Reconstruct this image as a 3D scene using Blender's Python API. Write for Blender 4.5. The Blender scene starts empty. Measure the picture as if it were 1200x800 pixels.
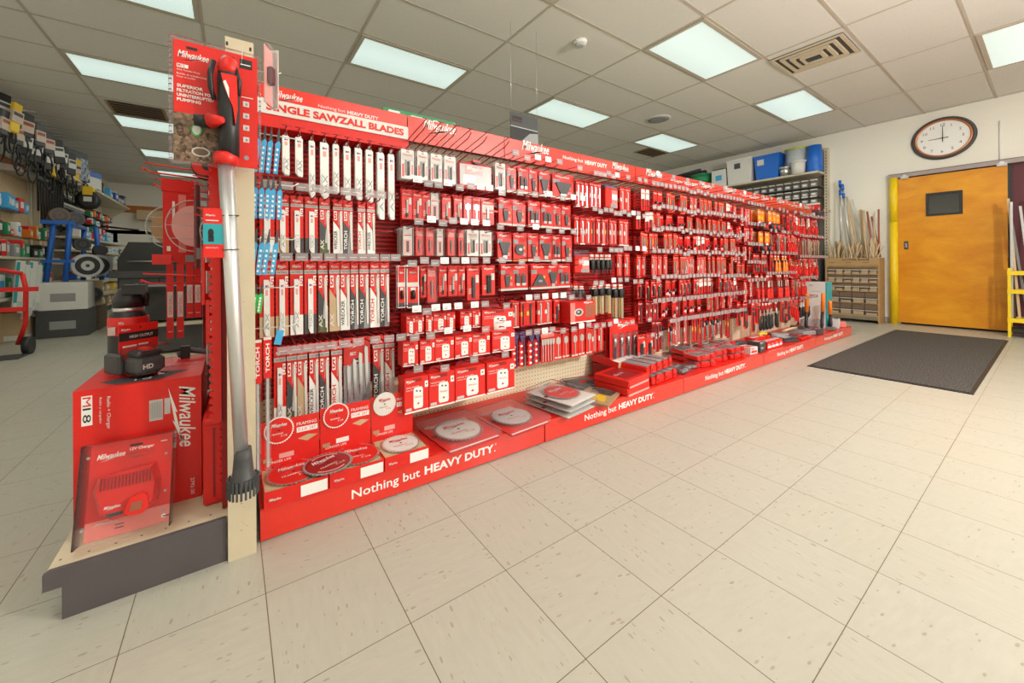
import bpy, math, random
from mathutils import Vector, Matrix, Euler
R = math.radians
random.seed(7)
sc = bpy.context.scene
col = sc.collection

# ------------------------------------------------------------------ camera, light, exposure
cam_d = bpy.data.cameras.new('camera'); cam = bpy.data.objects.new('camera', cam_d); col.objects.link(cam)
cam_d.sensor_width = 36.0; cam_d.lens = 36.0 * 442.65 / 1200
cam_d.shift_x = (600 - 558.28) / 1200; cam_d.shift_y = (310.6 - 400) / 1200
cam_d.clip_start = 0.05
yaw = 0.99614626; roll = -0.0060114
fwd = Vector((math.cos(yaw), math.sin(yaw), 0)); rgt = Vector((math.sin(yaw), -math.cos(yaw), 0)); up = Vector((0, 0, 1))
r2 = rgt * math.cos(roll) + up * math.sin(roll); u2 = -rgt * math.sin(roll) + up * math.cos(roll)
m = Matrix((r2, u2, -fwd)).transposed().to_4x4(); m.translation = Vector((0, 0, 0.9145))
cam.matrix_world = m
sc.camera = cam
sc.view_settings.view_transform = 'Standard'; sc.view_settings.look = 'None'
sc.view_settings.exposure = -0.14; sc.view_settings.gamma = 1.0; sc.view_settings.use_curve_mapping = False
w = bpy.data.worlds.new('world'); sc.world = w; w.use_nodes = True
w.node_tree.nodes['Background'].inputs[0].default_value = (0.8, 0.85, 0.9, 1)
w.node_tree.nodes['Background'].inputs[1].default_value = 0.15

CEIL = 3.06
LAMP_W = 7.8       # each fluorescent fixture
STROBE_W = 360.0    # photographer's flash, standing behind and right of the camera
def area(name, loc, size, size_y, power, color, rot=(0, 0, 0)):
    d = bpy.data.lights.new(name, 'AREA'); d.shape = 'RECTANGLE'; d.size = size; d.size_y = size_y
    d.energy = power; d.color = color
    o = bpy.data.objects.new(name, d); col.objects.link(o); o.location = loc; o.rotation_euler = rot
    return o
LX0 = [-1.43, 1.01, 3.45, 5.89]
LY0 = [1.66 + 1.829 * k for k in range(-3, 7)]
lamps = []
for lx in LX0:
    for ly in LY0:
        if ly < -3.2 or ly > 12.5: continue
        dim = 1.0 if ly < 5 else 0.7
        if lx < 0: dim *= 1.45
        area('fluorescent_lamp', (lx + .61, ly + .305, CEIL - .012), 1.12, .52, LAMP_W * dim, (.96, 1.0, .88))
        lamps.append((lx, ly))
fl = bpy.data.lights.new('camera_flash', 'POINT'); fl.energy = STROBE_W; fl.shadow_soft_size = .14; fl.color = (1.0, .96, .91)
st = bpy.data.objects.new('camera_flash', fl); col.objects.link(st); st.location = (3.3, -1.56, 2.10)

# ------------------------------------------------------------------ materials
MATS = {}
def mat(name, c, rough=.5, metal=0, spec=.5, noise=.06, nscale=40, emit=0, coat=0):
    m = bpy.data.materials.new(name); m.use_nodes = True; nt = m.node_tree; b = nt.nodes['Principled BSDF']
    b.inputs['Roughness'].default_value = rough; b.inputs['Metallic'].default_value = metal
    b.inputs['Specular IOR Level'].default_value = spec
    if coat: b.inputs['Coat Weight'].default_value = coat; b.inputs['Coat Roughness'].default_value = .15
    if noise:
        tc = nt.nodes.new('ShaderNodeTexCoord'); n = nt.nodes.new('ShaderNodeTexNoise'); n.inputs['Scale'].default_value = nscale
        n.inputs['Detail'].default_value = 3
        mx = nt.nodes.new('ShaderNodeMix'); mx.data_type = 'RGBA'
        mx.inputs[6].default_value = (*[v * (1 - noise) for v in c], 1); mx.inputs[7].default_value = (*[min(1, v * (1 + noise)) for v in c], 1)
        nt.links.new(tc.outputs['Object'], n.inputs['Vector']); nt.links.new(n.outputs['Fac'], mx.inputs[0]); nt.links.new(mx.outputs[2], b.inputs['Base Color'])
    else: b.inputs['Base Color'].default_value = (*c, 1)
    if emit: b.inputs['Emission Color'].default_value = (*c, 1); b.inputs['Emission Strength'].default_value = emit
    MATS[name] = m; return m
def clear(name, tint, sheen_haze, rough=.12, gloss=.25):
    m = bpy.data.materials.new(name); m.use_nodes = True; nt = m.node_tree; nt.nodes.clear()
    o = nt.nodes.new('ShaderNodeOutputMaterial'); t = nt.nodes.new('ShaderNodeBsdfTransparent'); t.inputs[0].default_value = (*tint, 1)
    g = nt.nodes.new('ShaderNodeBsdfGlossy'); g.inputs['Roughness'].default_value = rough
    d = nt.nodes.new('ShaderNodeBsdfDiffuse'); d.inputs[0].default_value = (.85, .85, .87, 1)
    lw = nt.nodes.new('ShaderNodeLayerWeight'); lw.inputs[0].default_value = gloss
    m1 = nt.nodes.new('ShaderNodeMixShader'); m2 = nt.nodes.new('ShaderNodeMixShader'); m1.inputs[0].default_value = sheen_haze  # share of flat white mixed in to imitate the sheen on clear plastic
    nt.links.new(t.outputs[0], m1.inputs[1]); nt.links.new(d.outputs[0], m1.inputs[2])
    nt.links.new(lw.outputs['Fresnel'], m2.inputs[0]); nt.links.new(m1.outputs[0], m2.inputs[1]); nt.links.new(g.outputs[0], m2.inputs[2])
    nt.links.new(m2.outputs[0], o.inputs[0]); MATS[name] = m; return m
RED = (.72, .018, .013)
mat('red', RED, .38, spec=.45); mat('red_gloss', (.76, .032, .018), .24, coat=.4, noise=.03); mat('red_wire', (.26, .007, .010), .4)
mat('red_dark', (.30, .006, .009), .5); mat('white', (.86, .86, .84), .45, noise=.02); mat('offwhite', (.70, .69, .66), .55)
mat('tag_white', (.88, .88, .88), .5, noise=.02); mat('tag_grey', (.33, .24, .25), .4); mat('black', (.018, .018, .02), .42); mat('dark', (.06, .06, .065), .5)
mat('grey', (.30, .30, .31), .45); mat('lightgrey', (.55, .55, .55), .45); mat('steel', (.62, .62, .63), .28, .9); mat('silver', (.74, .74, .76), .38, .85, noise=.02)
mat('chrome', (.75, .75, .76), .15, 1.0, noise=0); mat('kraft', (.42, .27, .14), .75, noise=.12); mat('kraft_light', (.55, .40, .24), .8, noise=.1)
mat('camo', (.10, .12, .05), .6, noise=.8, nscale=160); mat('orange', (.85, .22, .02), .45); mat('yellow', (.85, .55, .02), .45); mat('blue', (.01, .12, .50), .4)
mat('skyblue', (.05, .38, .72), .45); mat('green', (.02, .26, .10), .5); mat('leafgreen', (.03, .50, .10), .5); mat('teal', (.02, .33, .38), .5)
mat('purple', (.11, .07, .20), .4); mat('pink', (.80, .38, .36), .4); mat('brass', (.62, .48, .18), .35, .8); mat('maroon', (.11, .022, .03), .6)
mat('cream', (.62, .53, .38), .6, noise=.08, nscale=12); mat('brown', (.16, .10, .06), .7, noise=.2)
mat('guard_yellow', (.88, .62, .01), .4, noise=.04); mat('fascia', (.095, .082, .088), .55, noise=.12, nscale=9); mat('track', (.36, .31, .31), .45)
mat('shelf', (.60, .53, .40), .6); mat('shelf_dark', (.20, .17, .12), .6); mat('tub', (.50, .55, .58), .3); mat('lime', (.50, .56, .10), .4)
mat('bluetub', (.01, .14, .62), .35); mat('trim_wood', (.50, .15, .02), .45, noise=.2, nscale=20); mat('belt_tan', (.62, .50, .42), .6); mat('pine', (.62, .46, .28), .6, noise=.15, nscale=25)
mat('red_pale', (.80, .22, .20), .35); mat('red_bright', (.82, .045, .018), .4); mat('red_deep', (.50, .010, .012), .35); mat('rust', (.34, .09, .05), .5); mat('copper', (.55, .22, .10), .3, .6)
clear('clear', (.98, .98, .98), .015, .12, .06); clear('clear_pink', (.98, .96, .96), .07, .18, .10); clear('clear_dark', (.80, .80, .83), .06, .12, .1); clear('tag_film', (.85, .78, .78), .25, .15, .12); clear('glass', (.55, .6, .58), .03, .03, .5)

def nodes(name):
    m = bpy.data.materials.new(name); m.use_nodes = True; MATS[name] = m
    return m, m.node_tree, m.node_tree.nodes['Principled BSDF'], m.node_tree.links
class NT:
    def __init__(s, nt): s.nt = nt
    def n(s, t, **k):
        x = s.nt.nodes.new('ShaderNode' + t)
        for a, b in k.items(): setattr(x, a, b)
        return x
    def m(s, op, a, b=None, c=None):
        x = s.n('Math', operation=op)
        for i, v in enumerate((a, b, c)):
            if v is None: continue
            if isinstance(v, (int, float)): x.inputs[i].default_value = v
            else: s.nt.links.new(v, x.inputs[i])
        return x.outputs[0]
    def mix(s, f, a, b):
        x = s.n('Mix', data_type='RGBA')
        for i, v in ((0, f), (6, a), (7, b)):
            if isinstance(v, (int, float)): x.inputs[i].default_value = v
            elif isinstance(v, tuple): x.inputs[i].default_value = (*v, 1)
            else: s.nt.links.new(v, x.inputs[i])
        return x.outputs[2]
def grid_mask(N, coord, period, offset, width):
    f = N.m('FRACT', N.m('DIVIDE', N.m('SUBTRACT', coord, offset), period))
    d = N.m('MINIMUM', f, N.m('SUBTRACT', 1.0, f))
    return N.m('LESS_THAN', d, width / 2 / period)
# floor: twelve inch vinyl composition tile
m_, nt, b, L = nodes('floor_tile'); N = NT(nt)
geo = N.n('NewGeometry'); sp = N.n('SeparateXYZ'); L.new(geo.outputs['Position'], sp.inputs[0])
gx = grid_mask(N, sp.outputs[0], .3048, .075, .0024); gy = grid_mask(N, sp.outputs[1], .3048, -.009, .0019)
g = N.m('MAXIMUM', gx, gy)
ix = N.m('FLOOR', N.m('DIVIDE', N.m('SUBTRACT', sp.outputs[0], .075), .3048)); iy = N.m('FLOOR', N.m('DIVIDE', N.m('SUBTRACT', sp.outputs[1], -.009), .3048))
cid = N.n('CombineXYZ'); L.new(ix, cid.inputs[0]); L.new(iy, cid.inputs[1])
wn = N.n('TexWhiteNoise', noise_dimensions='3D'); L.new(cid.outputs[0], wn.inputs[0])
# marbling streaks, turned quarter by quarter from tile to tile
rot = N.n('VectorRotate', rotation_type='Z_AXIS'); L.new(geo.outputs['Position'], rot.inputs['Vector'])
L.new(N.m('ADD', N.m('MULTIPLY', N.m('GREATER_THAN', N.m('PINGPONG', N.m('ADD', ix, iy), 1.0), .5), 1.5708), .12), rot.inputs['Angle'])
sc1 = N.n('VectorMath', operation='MULTIPLY'); L.new(rot.outputs[0], sc1.inputs[0]); sc1.inputs[1].default_value = (14, 60, 1)
n1 = N.n('TexNoise'); L.new(sc1.outputs[0], n1.inputs['Vector']); n1.inputs['Scale'].default_value = 1.0; n1.inputs['Detail'].default_value = 4
sc2 = N.n('VectorMath', operation='MULTIPLY'); L.new(rot.outputs[0], sc2.inputs[0]); sc2.inputs[1].default_value = (45, 130, 1)
v1 = N.n('TexVoronoi'); L.new(sc2.outputs[0], v1.inputs['Vector']); v1.inputs['Scale'].default_value = 1.0
vs = N.n('SeparateColor'); L.new(v1.outputs['Color'], vs.inputs[0])
fleck = N.m('MULTIPLY', N.m('LESS_THAN', v1.outputs['Distance'], N.m('MULTIPLY', vs.outputs[1], .48)), N.m('GREATER_THAN', vs.outputs[0], .74))
c = N.mix(n1.outputs['Fac'], (.43, .405, .345), (.515, .49, .42))
c = N.mix(N.m('MULTIPLY', wn.outputs[0], .35), c, (.46, .425, .35))
c = N.mix(N.m('MULTIPLY', fleck, N.m('MULTIPLY', vs.outputs[2], .75)), c, (.32, .25, .17))
c = N.mix(g, c, (.14, .10, .06))
L.new(c, b.inputs['Base Color'])
n3 = N.n('TexNoise'); n3.inputs['Scale'].default_value = 3.0; L.new(geo.outputs['Position'], n3.inputs['Vector'])
L.new(N.m('ADD', N.m('MULTIPLY', n3.outputs['Fac'], .14), .27), b.inputs['Roughness']); b.inputs['Specular IOR Level'].default_value = .35
# ceiling tile
m_, nt, b, L = nodes('ceiling_tile'); N = NT(nt)
geo = N.n('NewGeometry'); nn = N.n('TexNoise'); nn.inputs['Scale'].default_value = 130; L.new(geo.outputs['Position'], nn.inputs['Vector'])
vv = N.n('TexVoronoi'); vv.inputs['Scale'].default_value = 110; L.new(geo.outputs['Position'], vv.inputs['Vector'])
pit = N.m('MULTIPLY', N.m('LESS_THAN', vv.outputs['Distance'], .22), N.m('GREATER_THAN', nn.outputs['Fac'], .5))
c = N.mix(nn.outputs['Fac'], (.70, .68, .635), (.79, .77, .72)); c = N.mix(N.m('MULTIPLY', pit, .45), c, (.34, .30, .26))
L.new(c, b.inputs['Base Color']); b.inputs['Roughness'].default_value = .9
bp = N.n('Bump'); bp.inputs['Strength'].default_value = .25; L.new(nn.outputs['Fac'], bp.inputs['Height']); L.new(bp.outputs[0], b.inputs['Normal'])
mat('ceiling_bar', (.52, .47, .39), .5)
# walls
m_, nt, b, L = nodes('wall_paint'); N = NT(nt)
geo = N.n('NewGeometry'); nn = N.n('TexNoise'); nn.inputs['Scale'].default_value = 1.6; nn.inputs['Detail'].default_value = 5; L.new(geo.outputs['Position'], nn.inputs['Vector'])
L.new(N.mix(nn.outputs['Fac'], (.80, .77, .69), (.86, .835, .76)), b.inputs['Base Color']); b.inputs['Roughness'].default_value = .7
# door veneer
m_, nt, b, L = nodes('door_wood'); N = NT(nt)
tc = N.n('TexCoord'); mp = N.n('Mapping'); mp.inputs['Scale'].default_value = (1, 1.6, 3.0); L.new(tc.outputs['Object'], mp.inputs[0])
nn = N.n('TexNoise'); nn.inputs['Scale'].default_value = 1.6; nn.inputs['Detail'].default_value = 9; nn.inputs['Distortion'].default_value = .7; L.new(mp.outputs[0], nn.inputs['Vector'])
mp2 = N.n('Mapping'); mp2.inputs['Scale'].default_value = (1, 8, 55); L.new(tc.outputs['Object'], mp2.inputs[0])
n2 = N.n('TexNoise'); n2.inputs['Scale'].default_value = 1.5; n2.inputs['Detail'].default_value = 4; L.new(mp2.outputs[0], n2.inputs['Vector'])
f = N.m('ADD', N.m('MULTIPLY', nn.outputs['Fac'], .75), N.m('MULTIPLY', n2.outputs['Fac'], .25))
rp = N.n('ValToRGB'); L.new(f, rp.inputs[0]); rp.color_ramp.elements[0].position = .33; rp.color_ramp.elements[0].color = (.62, .215, .008, 1)
rp.color_ramp.elements[1].position = .68; rp.color_ramp.elements[1].color = (.80, .36, .018, 1)
L.new(rp.outputs[0], b.inputs['Base Color']); b.inputs['Roughness'].default_value = .28
# oak for the dowel cabinet
m_, nt, b, L = nodes('oak'); N = NT(nt)
tc = N.n('TexCoord'); mp = N.n('Mapping'); mp.inputs['Scale'].default_value = (6, 6, 60); L.new(tc.outputs['Object'], mp.inputs[0])
nn = N.n('TexNoise'); nn.inputs['Scale'].default_value = 1.2; nn.inputs['Detail'].default_value = 5; L.new(mp.outputs[0], nn.inputs['Vector'])
L.new(N.mix(nn.outputs['Fac'], (.34, .19, .075), (.52, .33, .15)), b.inputs['Base Color']); b.inputs['Roughness'].default_value = .5
# mat: looped carpet
m_, nt, b, L = nodes('carpet'); N = NT(nt)
geo = N.n('NewGeometry'); mpv = N.n('VectorMath', operation='MULTIPLY'); mpv.inputs[1].default_value = (60, 130, 1); L.new(geo.outputs['Position'], mpv.inputs[0])
nn = N.n('TexNoise'); nn.inputs['Scale'].default_value = 1; nn.inputs['Detail'].default_value = 3; L.new(mpv.outputs[0], nn.inputs['Vector'])
rp = N.n('ValToRGB'); L.new(nn.outputs['Fac'], rp.inputs[0]); rp.color_ramp.elements[0].position = .38; rp.color_ramp.elements[0].color = (.022, .018, .015, 1)
rp.color_ramp.elements[1].position = .64; rp.color_ramp.elements[1].color = (.115, .10, .088, 1)
L.new(rp.outputs[0], b.inputs['Base Color']); b.inputs['Roughness'].default_value = .95
bp = N.n('Bump'); bp.inputs['Strength'].default_value = .5; bp.inputs['Distance'].default_value = .004; L.new(nn.outputs['Fac'], bp.inputs['Height']); L.new(bp.outputs[0], b.inputs['Normal'])
# pegboard with holes, in two colours
def pegboard(name, c1, hole, period=.0254, rad=.17):
    m_, nt, b, L = nodes(name); N = NT(nt)
    geo = N.n('NewGeometry'); sp = N.n('SeparateXYZ'); L.new(geo.outputs['Position'], sp.inputs[0])
    fx = N.m('SUBTRACT', N.m('FRACT', N.m('DIVIDE', sp.outputs[0], period)), .5); fz = N.m('SUBTRACT', N.m('FRACT', N.m('DIVIDE', sp.outputs[2], period)), .5)
    r = N.m('SQRT', N.m('ADD', N.m('MULTIPLY', fx, fx), N.m('MULTIPLY', fz, fz)))
    L.new(N.mix(N.m('LESS_THAN', r, rad), c1, hole), b.inputs['Base Color']); b.inputs['Roughness'].default_value = .6
pegboard('peg_cream', (.84, .76, .54), (.14, .10, .05), rad=.13); pegboard('peg_brown', (.20, .12, .07), (.03, .02, .012))
# diffuser of the ceiling lights: prismatic acrylic, lit
m_, nt, b, L = nodes('diffuser'); N = NT(nt)
geo = N.n('NewGeometry'); sp = N.n('SeparateXYZ'); L.new(geo.outputs['Position'], sp.inputs[0])
px_ = N.m('PINGPONG', N.m('MULTIPLY', sp.outputs[0], 55.0), 1.0); tube = N.m('PINGPONG', N.m('DIVIDE', N.m('SUBTRACT', sp.outputs[1], 1.66), .3048), 1.0)
b.inputs['Base Color'].default_value = (.5, .52, .5, 1); L.new(N.mix(N.m('MULTIPLY', px_, .25), (.74, .93, .86), (.46, .62, .57)), b.inputs['Emission Color'])
L.new(N.m('ADD', N.m('MULTIPLY', N.m('SMOOTH_MIN', tube, .8, .3), .22), .72), b.inputs['Emission Strength']); b.inputs['Roughness'].default_value = .3
# carton photo print
m_, nt, b, L = nodes('photo_print'); N = NT(nt)
tc = N.n('TexCoord'); vv = N.n('TexVoronoi'); vv.inputs['Scale'].default_value = 130; L.new(tc.outputs['Object'], vv.inputs['Vector'])
hs = N.n('SeparateColor'); L.new(vv.outputs['Color'], hs.inputs[0])
L.new(N.mix(hs.outputs[0], (.04, .022, .015), (.30, .19, .12)), b.inputs['Base Color']); b.inputs['Roughness'].default_value = .3
m_, nt, b, L = nodes('goods_print'); N = NT(nt)
tc = N.n('TexCoord'); vv = N.n('TexVoronoi'); vv.inputs['Scale'].default_value = 30; L.new(tc.outputs['Object'], vv.inputs['Vector'])
hs = N.n('SeparateColor'); L.new(vv.outputs['Color'], hs.inputs[0])
L.new(N.mix(hs.outputs[0], (.02, .05, .14), (.40, .46, .52)), b.inputs['Base Color']); b.inputs['Roughness'].default_value = .4

# ------------------------------------------------------------------ mesh helpers
_txt = {}; KIDS = {}
def text_geo(s, bold=0.0, shear=0.0, res=2):
    k = (s, bold, shear, res)
    if k in _txt: return _txt[k]
    c = bpy.data.curves.new('lettering', 'FONT'); c.body = s; c.size = 1; c.shear = shear; c.offset = bold; c.resolution_u = res; c.fill_mode = 'FRONT'
    o = bpy.data.objects.new('lettering', c); col.objects.link(o)
    dg = bpy.context.evaluated_depsgraph_get(); dg.update()
    me = bpy.data.meshes.new_from_object(o.evaluated_get(dg))
    vs = [(v.co.x, v.co.y) for v in me.vertices]; fs = [tuple(p.vertices) for p in me.polygons]
    bpy.data.objects.remove(o); bpy.data.curves.remove(c); bpy.data.meshes.remove(me)
    x0 = min(v[0] for v in vs); x1 = max(v[0] for v in vs); y0 = min(v[1] for v in vs); y1 = max(v[1] for v in vs)
    vs = [((x - x0) / (x1 - x0), (y - y0) / (y1 - y0)) for x, y in vs]
    _txt[k] = (vs, fs, (x1 - x0) / (y1 - y0)); return _txt[k]
class MB:
    def __init__(s): s.v = []; s.f = []; s.mi = []; s.ms = []; s.sm = []
    def m(s, name):
        if name not in s.ms: s.ms.append(name)
        return s.ms.index(name)
    def face(s, idx, mt, smooth=False): s.f.append(tuple(idx)); s.mi.append(s.m(mt)); s.sm.append(smooth)
    def add(s, vs, fs, mt, smooth=False):
        o = len(s.v); s.v += [tuple(v) for v in vs]
        for f in fs: s.face([i + o for i in f], mt, smooth)
    def box(s, x0, y0, z0, x1, y1, z1, mt):
        s.add([(x0, y0, z0), (x1, y0, z0), (x1, y1, z0), (x0, y1, z0), (x0, y0, z1), (x1, y0, z1), (x1, y1, z1), (x0, y1, z1)],
              [(0, 3, 2, 1), (4, 5, 6, 7), (0, 1, 5, 4), (1, 2, 6, 5), (2, 3, 7, 6), (3, 0, 4, 7)], mt); return s
    def bbox(s, x0, y0, z0, x1, y1, z1, mt, c=.004):
        # box with chamfered long edges (in plan XY)
        p = [(x0 + c, y0), (x1 - c, y0), (x1, y0 + c), (x1, y1 - c), (x1 - c, y1), (x0 + c, y1), (x0, y1 - c), (x0, y0 + c)]
        n = 8; q = [((x - (x0 + x1) / 2) * (1 - 2 * c / (x1 - x0)) + (x0 + x1) / 2, (y - (y0 + y1) / 2) * (1 - 2 * c / (y1 - y0)) + (y0 + y1) / 2) for x, y in p]
        rings = [[(x, y, z0) for x, y in q], [(x, y, z0 + c) for x, y in p], [(x, y, z1 - c) for x, y in p], [(x, y, z1) for x, y in q]]
        s.loft(rings, mt); return s
    def loft(s, rings, mt, cap=True, smooth=False, close=True):
        n = len(rings[0]); vs = [v for r in rings for v in r]; fs = []
        for k in range(len(rings) - 1):
            for i in range(n if close else n - 1):
                a = k * n + i; b_ = k * n + (i + 1) % n; fs.append((a, b_, b_ + n, a + n))
        s.add(vs, fs, mt, smooth)
        if cap:
            o = len(s.v) - len(vs)
            s.face([o + i for i in reversed(range(n))], mt); s.face([o + (len(rings) - 1) * n + i for i in range(n)], mt)
    def prism(s, poly, axis, a, b_, mt):
        # poly: 2D points in the plane normal to axis; extruded from a to b_
        def P(p, t): return {'x': (t, p[0], p[1]), 'y': (p[0], t, p[1]), 'z': (p[0], p[1], t)}[axis]
        s.loft([[P(p, a) for p in poly], [P(p, b_) for p in poly]], mt); return s
    def cyl(s, p, q, r0, r1, mt, n=12, cap=True):
        p = Vector(p); q = Vector(q); d = (q - p).normalized(); t = d.orthogonal().normalized(); u = d.cross(t)
        s.loft([[tuple(c_ + (t * math.cos(a) + u * math.sin(a)) * r) for a in [2 * math.pi * i / n for i in range(n)]] for c_, r in ((p, r0), (q, r1))], mt, cap, smooth=n > 8); return s
    def lathe(s, o, prof, mt, n=20, axis='z', cap=True):
        # prof: (radius, height) pairs
        rings = []
        for r, h in prof:
            ring = []
            for i in range(n):
                a = 2 * math.pi * i / n; x, y = r * math.cos(a), r * math.sin(a)
                ring.append({'z': (o[0] + x, o[1] + y, o[2] + h), 'y': (o[0] + x, o[1] + h, o[2] + y), 'x': (o[0] + h, o[1] + x, o[2] + y)}[axis])
            rings.append(ring)
        s.loft(rings, mt, cap, smooth=True); return s
    def tube(s, pts, r, mt, n=6):
        pts = [Vector(p) for p in pts]; rings = []
        for i, p in enumerate(pts):
            d = (pts[min(i + 1, len(pts) - 1)] - pts[max(i - 1, 0)]).normalized()
            if abs(d.z) < .95: t = d.cross(Vector((0, 0, 1))).normalized()
            else: t = d.cross(Vector((0, 1, 0))).normalized()
            u = d.cross(t); rings.append([tuple(p + (t * math.cos(a) + u * math.sin(a)) * r) for a in [2 * math.pi * k / n for k in range(n)]])
        s.loft(rings, mt, True, smooth=True); return s
    # printed patches: on a face looking towards -Y (default), given by origin o, right u, up v
    O = (0, 0, 0); U = (1, 0, 0); V = (0, 0, 1)
    def frame(s, o, u, v): s.O, s.U, s.V = o, u, v; return s
    def _p(s, x, y, e=0):
        O, U, V = Vector(s.O), Vector(s.U), Vector(s.V); n = U.cross(V).normalized()
        return tuple(O + U * x + V * y + n * e)
    def patch(s, x0, y0, x1, y1, mt, e=.0004):
        s.add([s._p(x0, y0, e), s._p(x1, y0, e), s._p(x1, y1, e), s._p(x0, y1, e)], [(0, 1, 2, 3)], mt); return s
    def poly(s, pts, mt, e=.0005):
        s.add([s._p(x, y, e) for x, y in pts], [tuple(range(len(pts)))], mt); return s
    def disc(s, cx, cy, r, mt, e=.0004, n=20, ry=None, r_in=0):
        ry = ry or r
        if r_in:
            k = r_in / r; vs = [s._p(cx + r * q * math.cos(2 * math.pi * i / n), cy + ry * q * math.sin(2 * math.pi * i / n), e) for q in (1, k) for i in range(n)]
            s.add(vs, [(i, (i + 1) % n, n + (i + 1) % n, n + i) for i in range(n)], mt)
        else: s.poly([(cx + r * math.cos(2 * math.pi * i / n), cy + ry * math.sin(2 * math.pi * i / n)) for i in range(n)], mt, e)
        return s
    def text(s, t, x, y, h, mt, e=.0007, bold=.0, shear=0, width=None, vert=0, res=2):
        if t == '~':   # a line of print too small to read in the place: a plain bar
            W = width or h * 4; q = h * .6
            return s.patch(x, y, x + q, y + W, mt, e) if vert == 1 else s.patch(x, y - W, x + q, y, mt, e) if vert == -1 else s.patch(x, y, x + W, y + q, mt, e)
        vs, fs, asp = text_geo(t, bold, shear, res); W = width or h * asp
        if vert == 1: P = [s._p(x - b_ * h, y + a * W, e) for a, b_ in vs]      # reads upwards
        elif vert == -1: P = [s._p(x + b_ * h, y - a * W, e) for a, b_ in vs]   # reads downwards
        else: P = [s._p(x + a * W, y + b_ * h, e) for a, b_ in vs]
        s.add(P, fs, mt); return s
    def logo(s, x, y, wd, mt, e=.0007, res=1, vert=0):
        h = wd * .27
        s.text('Milwaukee', x, y + (0 if vert else h * .35), h, mt, e, .012, .35, width=wd, res=res, vert=vert)
        b0 = [(0, 0), (.62, .13), (.58, .19), (1, .26), (.36, .15), (.40, .08)]
        if vert == -1: s.poly([(x - h * .3 + q * wd * .9, y - wd * .02 - p * wd) for p, q in b0][::1], mt, e)
        elif vert == 0: s.poly([(x + wd * .08 + p * wd * .8, y - h * .12 + q * wd * .8) for p, q in b0], mt, e)
        return s
    def build(s, name, parent=None, loc=None, rot=None):
        me = bpy.data.meshes.new(name); me.from_pydata(s.v, [], s.f)
        for k in s.ms: me.materials.append(MATS[k])
        me.polygons.foreach_set('material_index', s.mi); me.polygons.foreach_set('use_smooth', s.sm); me.update()
        o = bpy.data.objects.new(name, me); col.objects.link(o)
        if parent: o.parent = parent; KIDS.setdefault(parent.name, []).append(o)
        if loc: o.location = loc
        if rot: o.rotation_euler = rot
        return o
def tag(o, label=None, cat=None, group=None, kind=None):
    if label: o['label'] = label
    if cat: o['category'] = cat
    if group: o['group'] = group
    if kind: o['kind'] = kind
    return o
def struct(o): o['kind'] = 'structure'; return o
def empty(name, loc, rz=0):
    o = bpy.data.objects.new(name, None); o.empty_display_size = .05; col.objects.link(o); o.location = loc; o.rotation_euler = (0, 0, rz); return o
def copy_tree(o, parent=None):
    c = o.copy(); col.objects.link(c); c.parent = parent
    if parent: KIDS.setdefault(parent.name, []).append(c)
    for ch in KIDS.get(o.name, []): copy_tree(ch, c)
    return c
ORD = 'first second third fourth fifth sixth seventh eighth ninth tenth eleventh twelfth thirteenth fourteenth fifteenth sixteenth seventeenth eighteenth nineteenth twentieth twenty-first twenty-second twenty-third twenty-fourth twenty-fifth twenty-sixth twenty-seventh twenty-eighth'.split()
# ------------------------------------------------------------------ the setting
XL, XR, YF, YB = -2.6, 8.40, -3.6, 13.0
def room():
    f = MB(); f.box(XL - .2, YF - .2, -.1, XR + .2, YB + .2, 0, 'floor_tile'); struct(f.build('floor'))
    c = MB(); c.box(XL - .2, YF - .2, CEIL, XR + .2, YB + .2, CEIL + .1, 'ceiling_tile'); c = struct(c.build('ceiling'))
    g = MB()
    i = -3
    while 1.01 + 1.2192 * i < XR:
        x = 1.01 + 1.2192 * i; g.box(x - .012, YF, CEIL - .004, x + .012, YB, CEIL, 'ceiling_bar') if x > XL else None; i += 1
    i = -9
    while 1.66 + .6096 * i < YB:
        y = 1.66 + .6096 * i; g.box(XL, y - .011, CEIL - .0035, XR, y + .011, CEIL, 'ceiling_bar') if y > YF else None; i += 1
    g.build('ceiling_grid', c)
    struct(MB().box(XL - .12, YF, 0, XL, YB, CEIL, 'wall_paint').build('wall_left'))
    struct(MB().box(XL, YB, 0, XR, YB + .12, CEIL, 'wall_paint').build('wall_back'))
    struct(MB().box(XL, YF - .12, 0, XR, YF, CEIL, 'wall_paint').build('wall_front'))
    w_ = MB()  # right wall with the doorway to the back room, closed by the sliding door
    w_.box(XR, .42, 0, XR + .12, .42, 0, 'wall_paint') if 0 else None
    w_.box(XR, YF, 2.2, XR + .12, YB, CEIL, 'wall_paint'); w_.box(XR, 1.30, 0, XR + .12, YB, 2.2, 'wall_paint'); w_.box(XR, YF, 0, XR + .12, -.9, 2.2, 'wall_paint')
    struct(w_.build('wall_right'))
    m_ = MB(); m_.box(XR + .02, -.9, 0, XR + .1, .33, 2.2, 'maroon'); struct(m_.build('trim_1'))
    m_ = MB(); m_.box(XR + .1, .3, 0, XR + .12, 1.3, 2.2, 'dark'); struct(m_.build('trim_2'))
    t = MB(); t.box(XL, YB - .03, 2.32, 2.0, YB, 2.5, 'trim_wood'); struct(t.build('trim_3'))
    t = MB(); t.box(XL, YB - .03, 1.02, 2.0, YB, 1.13, 'trim_wood'); struct(t.build('trim_4'))
    t = MB(); t.box(XR - .012, 1.42, 0, XR, 2.0, .09, 'track'); struct(t.build('baseboard_right'))
room()
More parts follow.
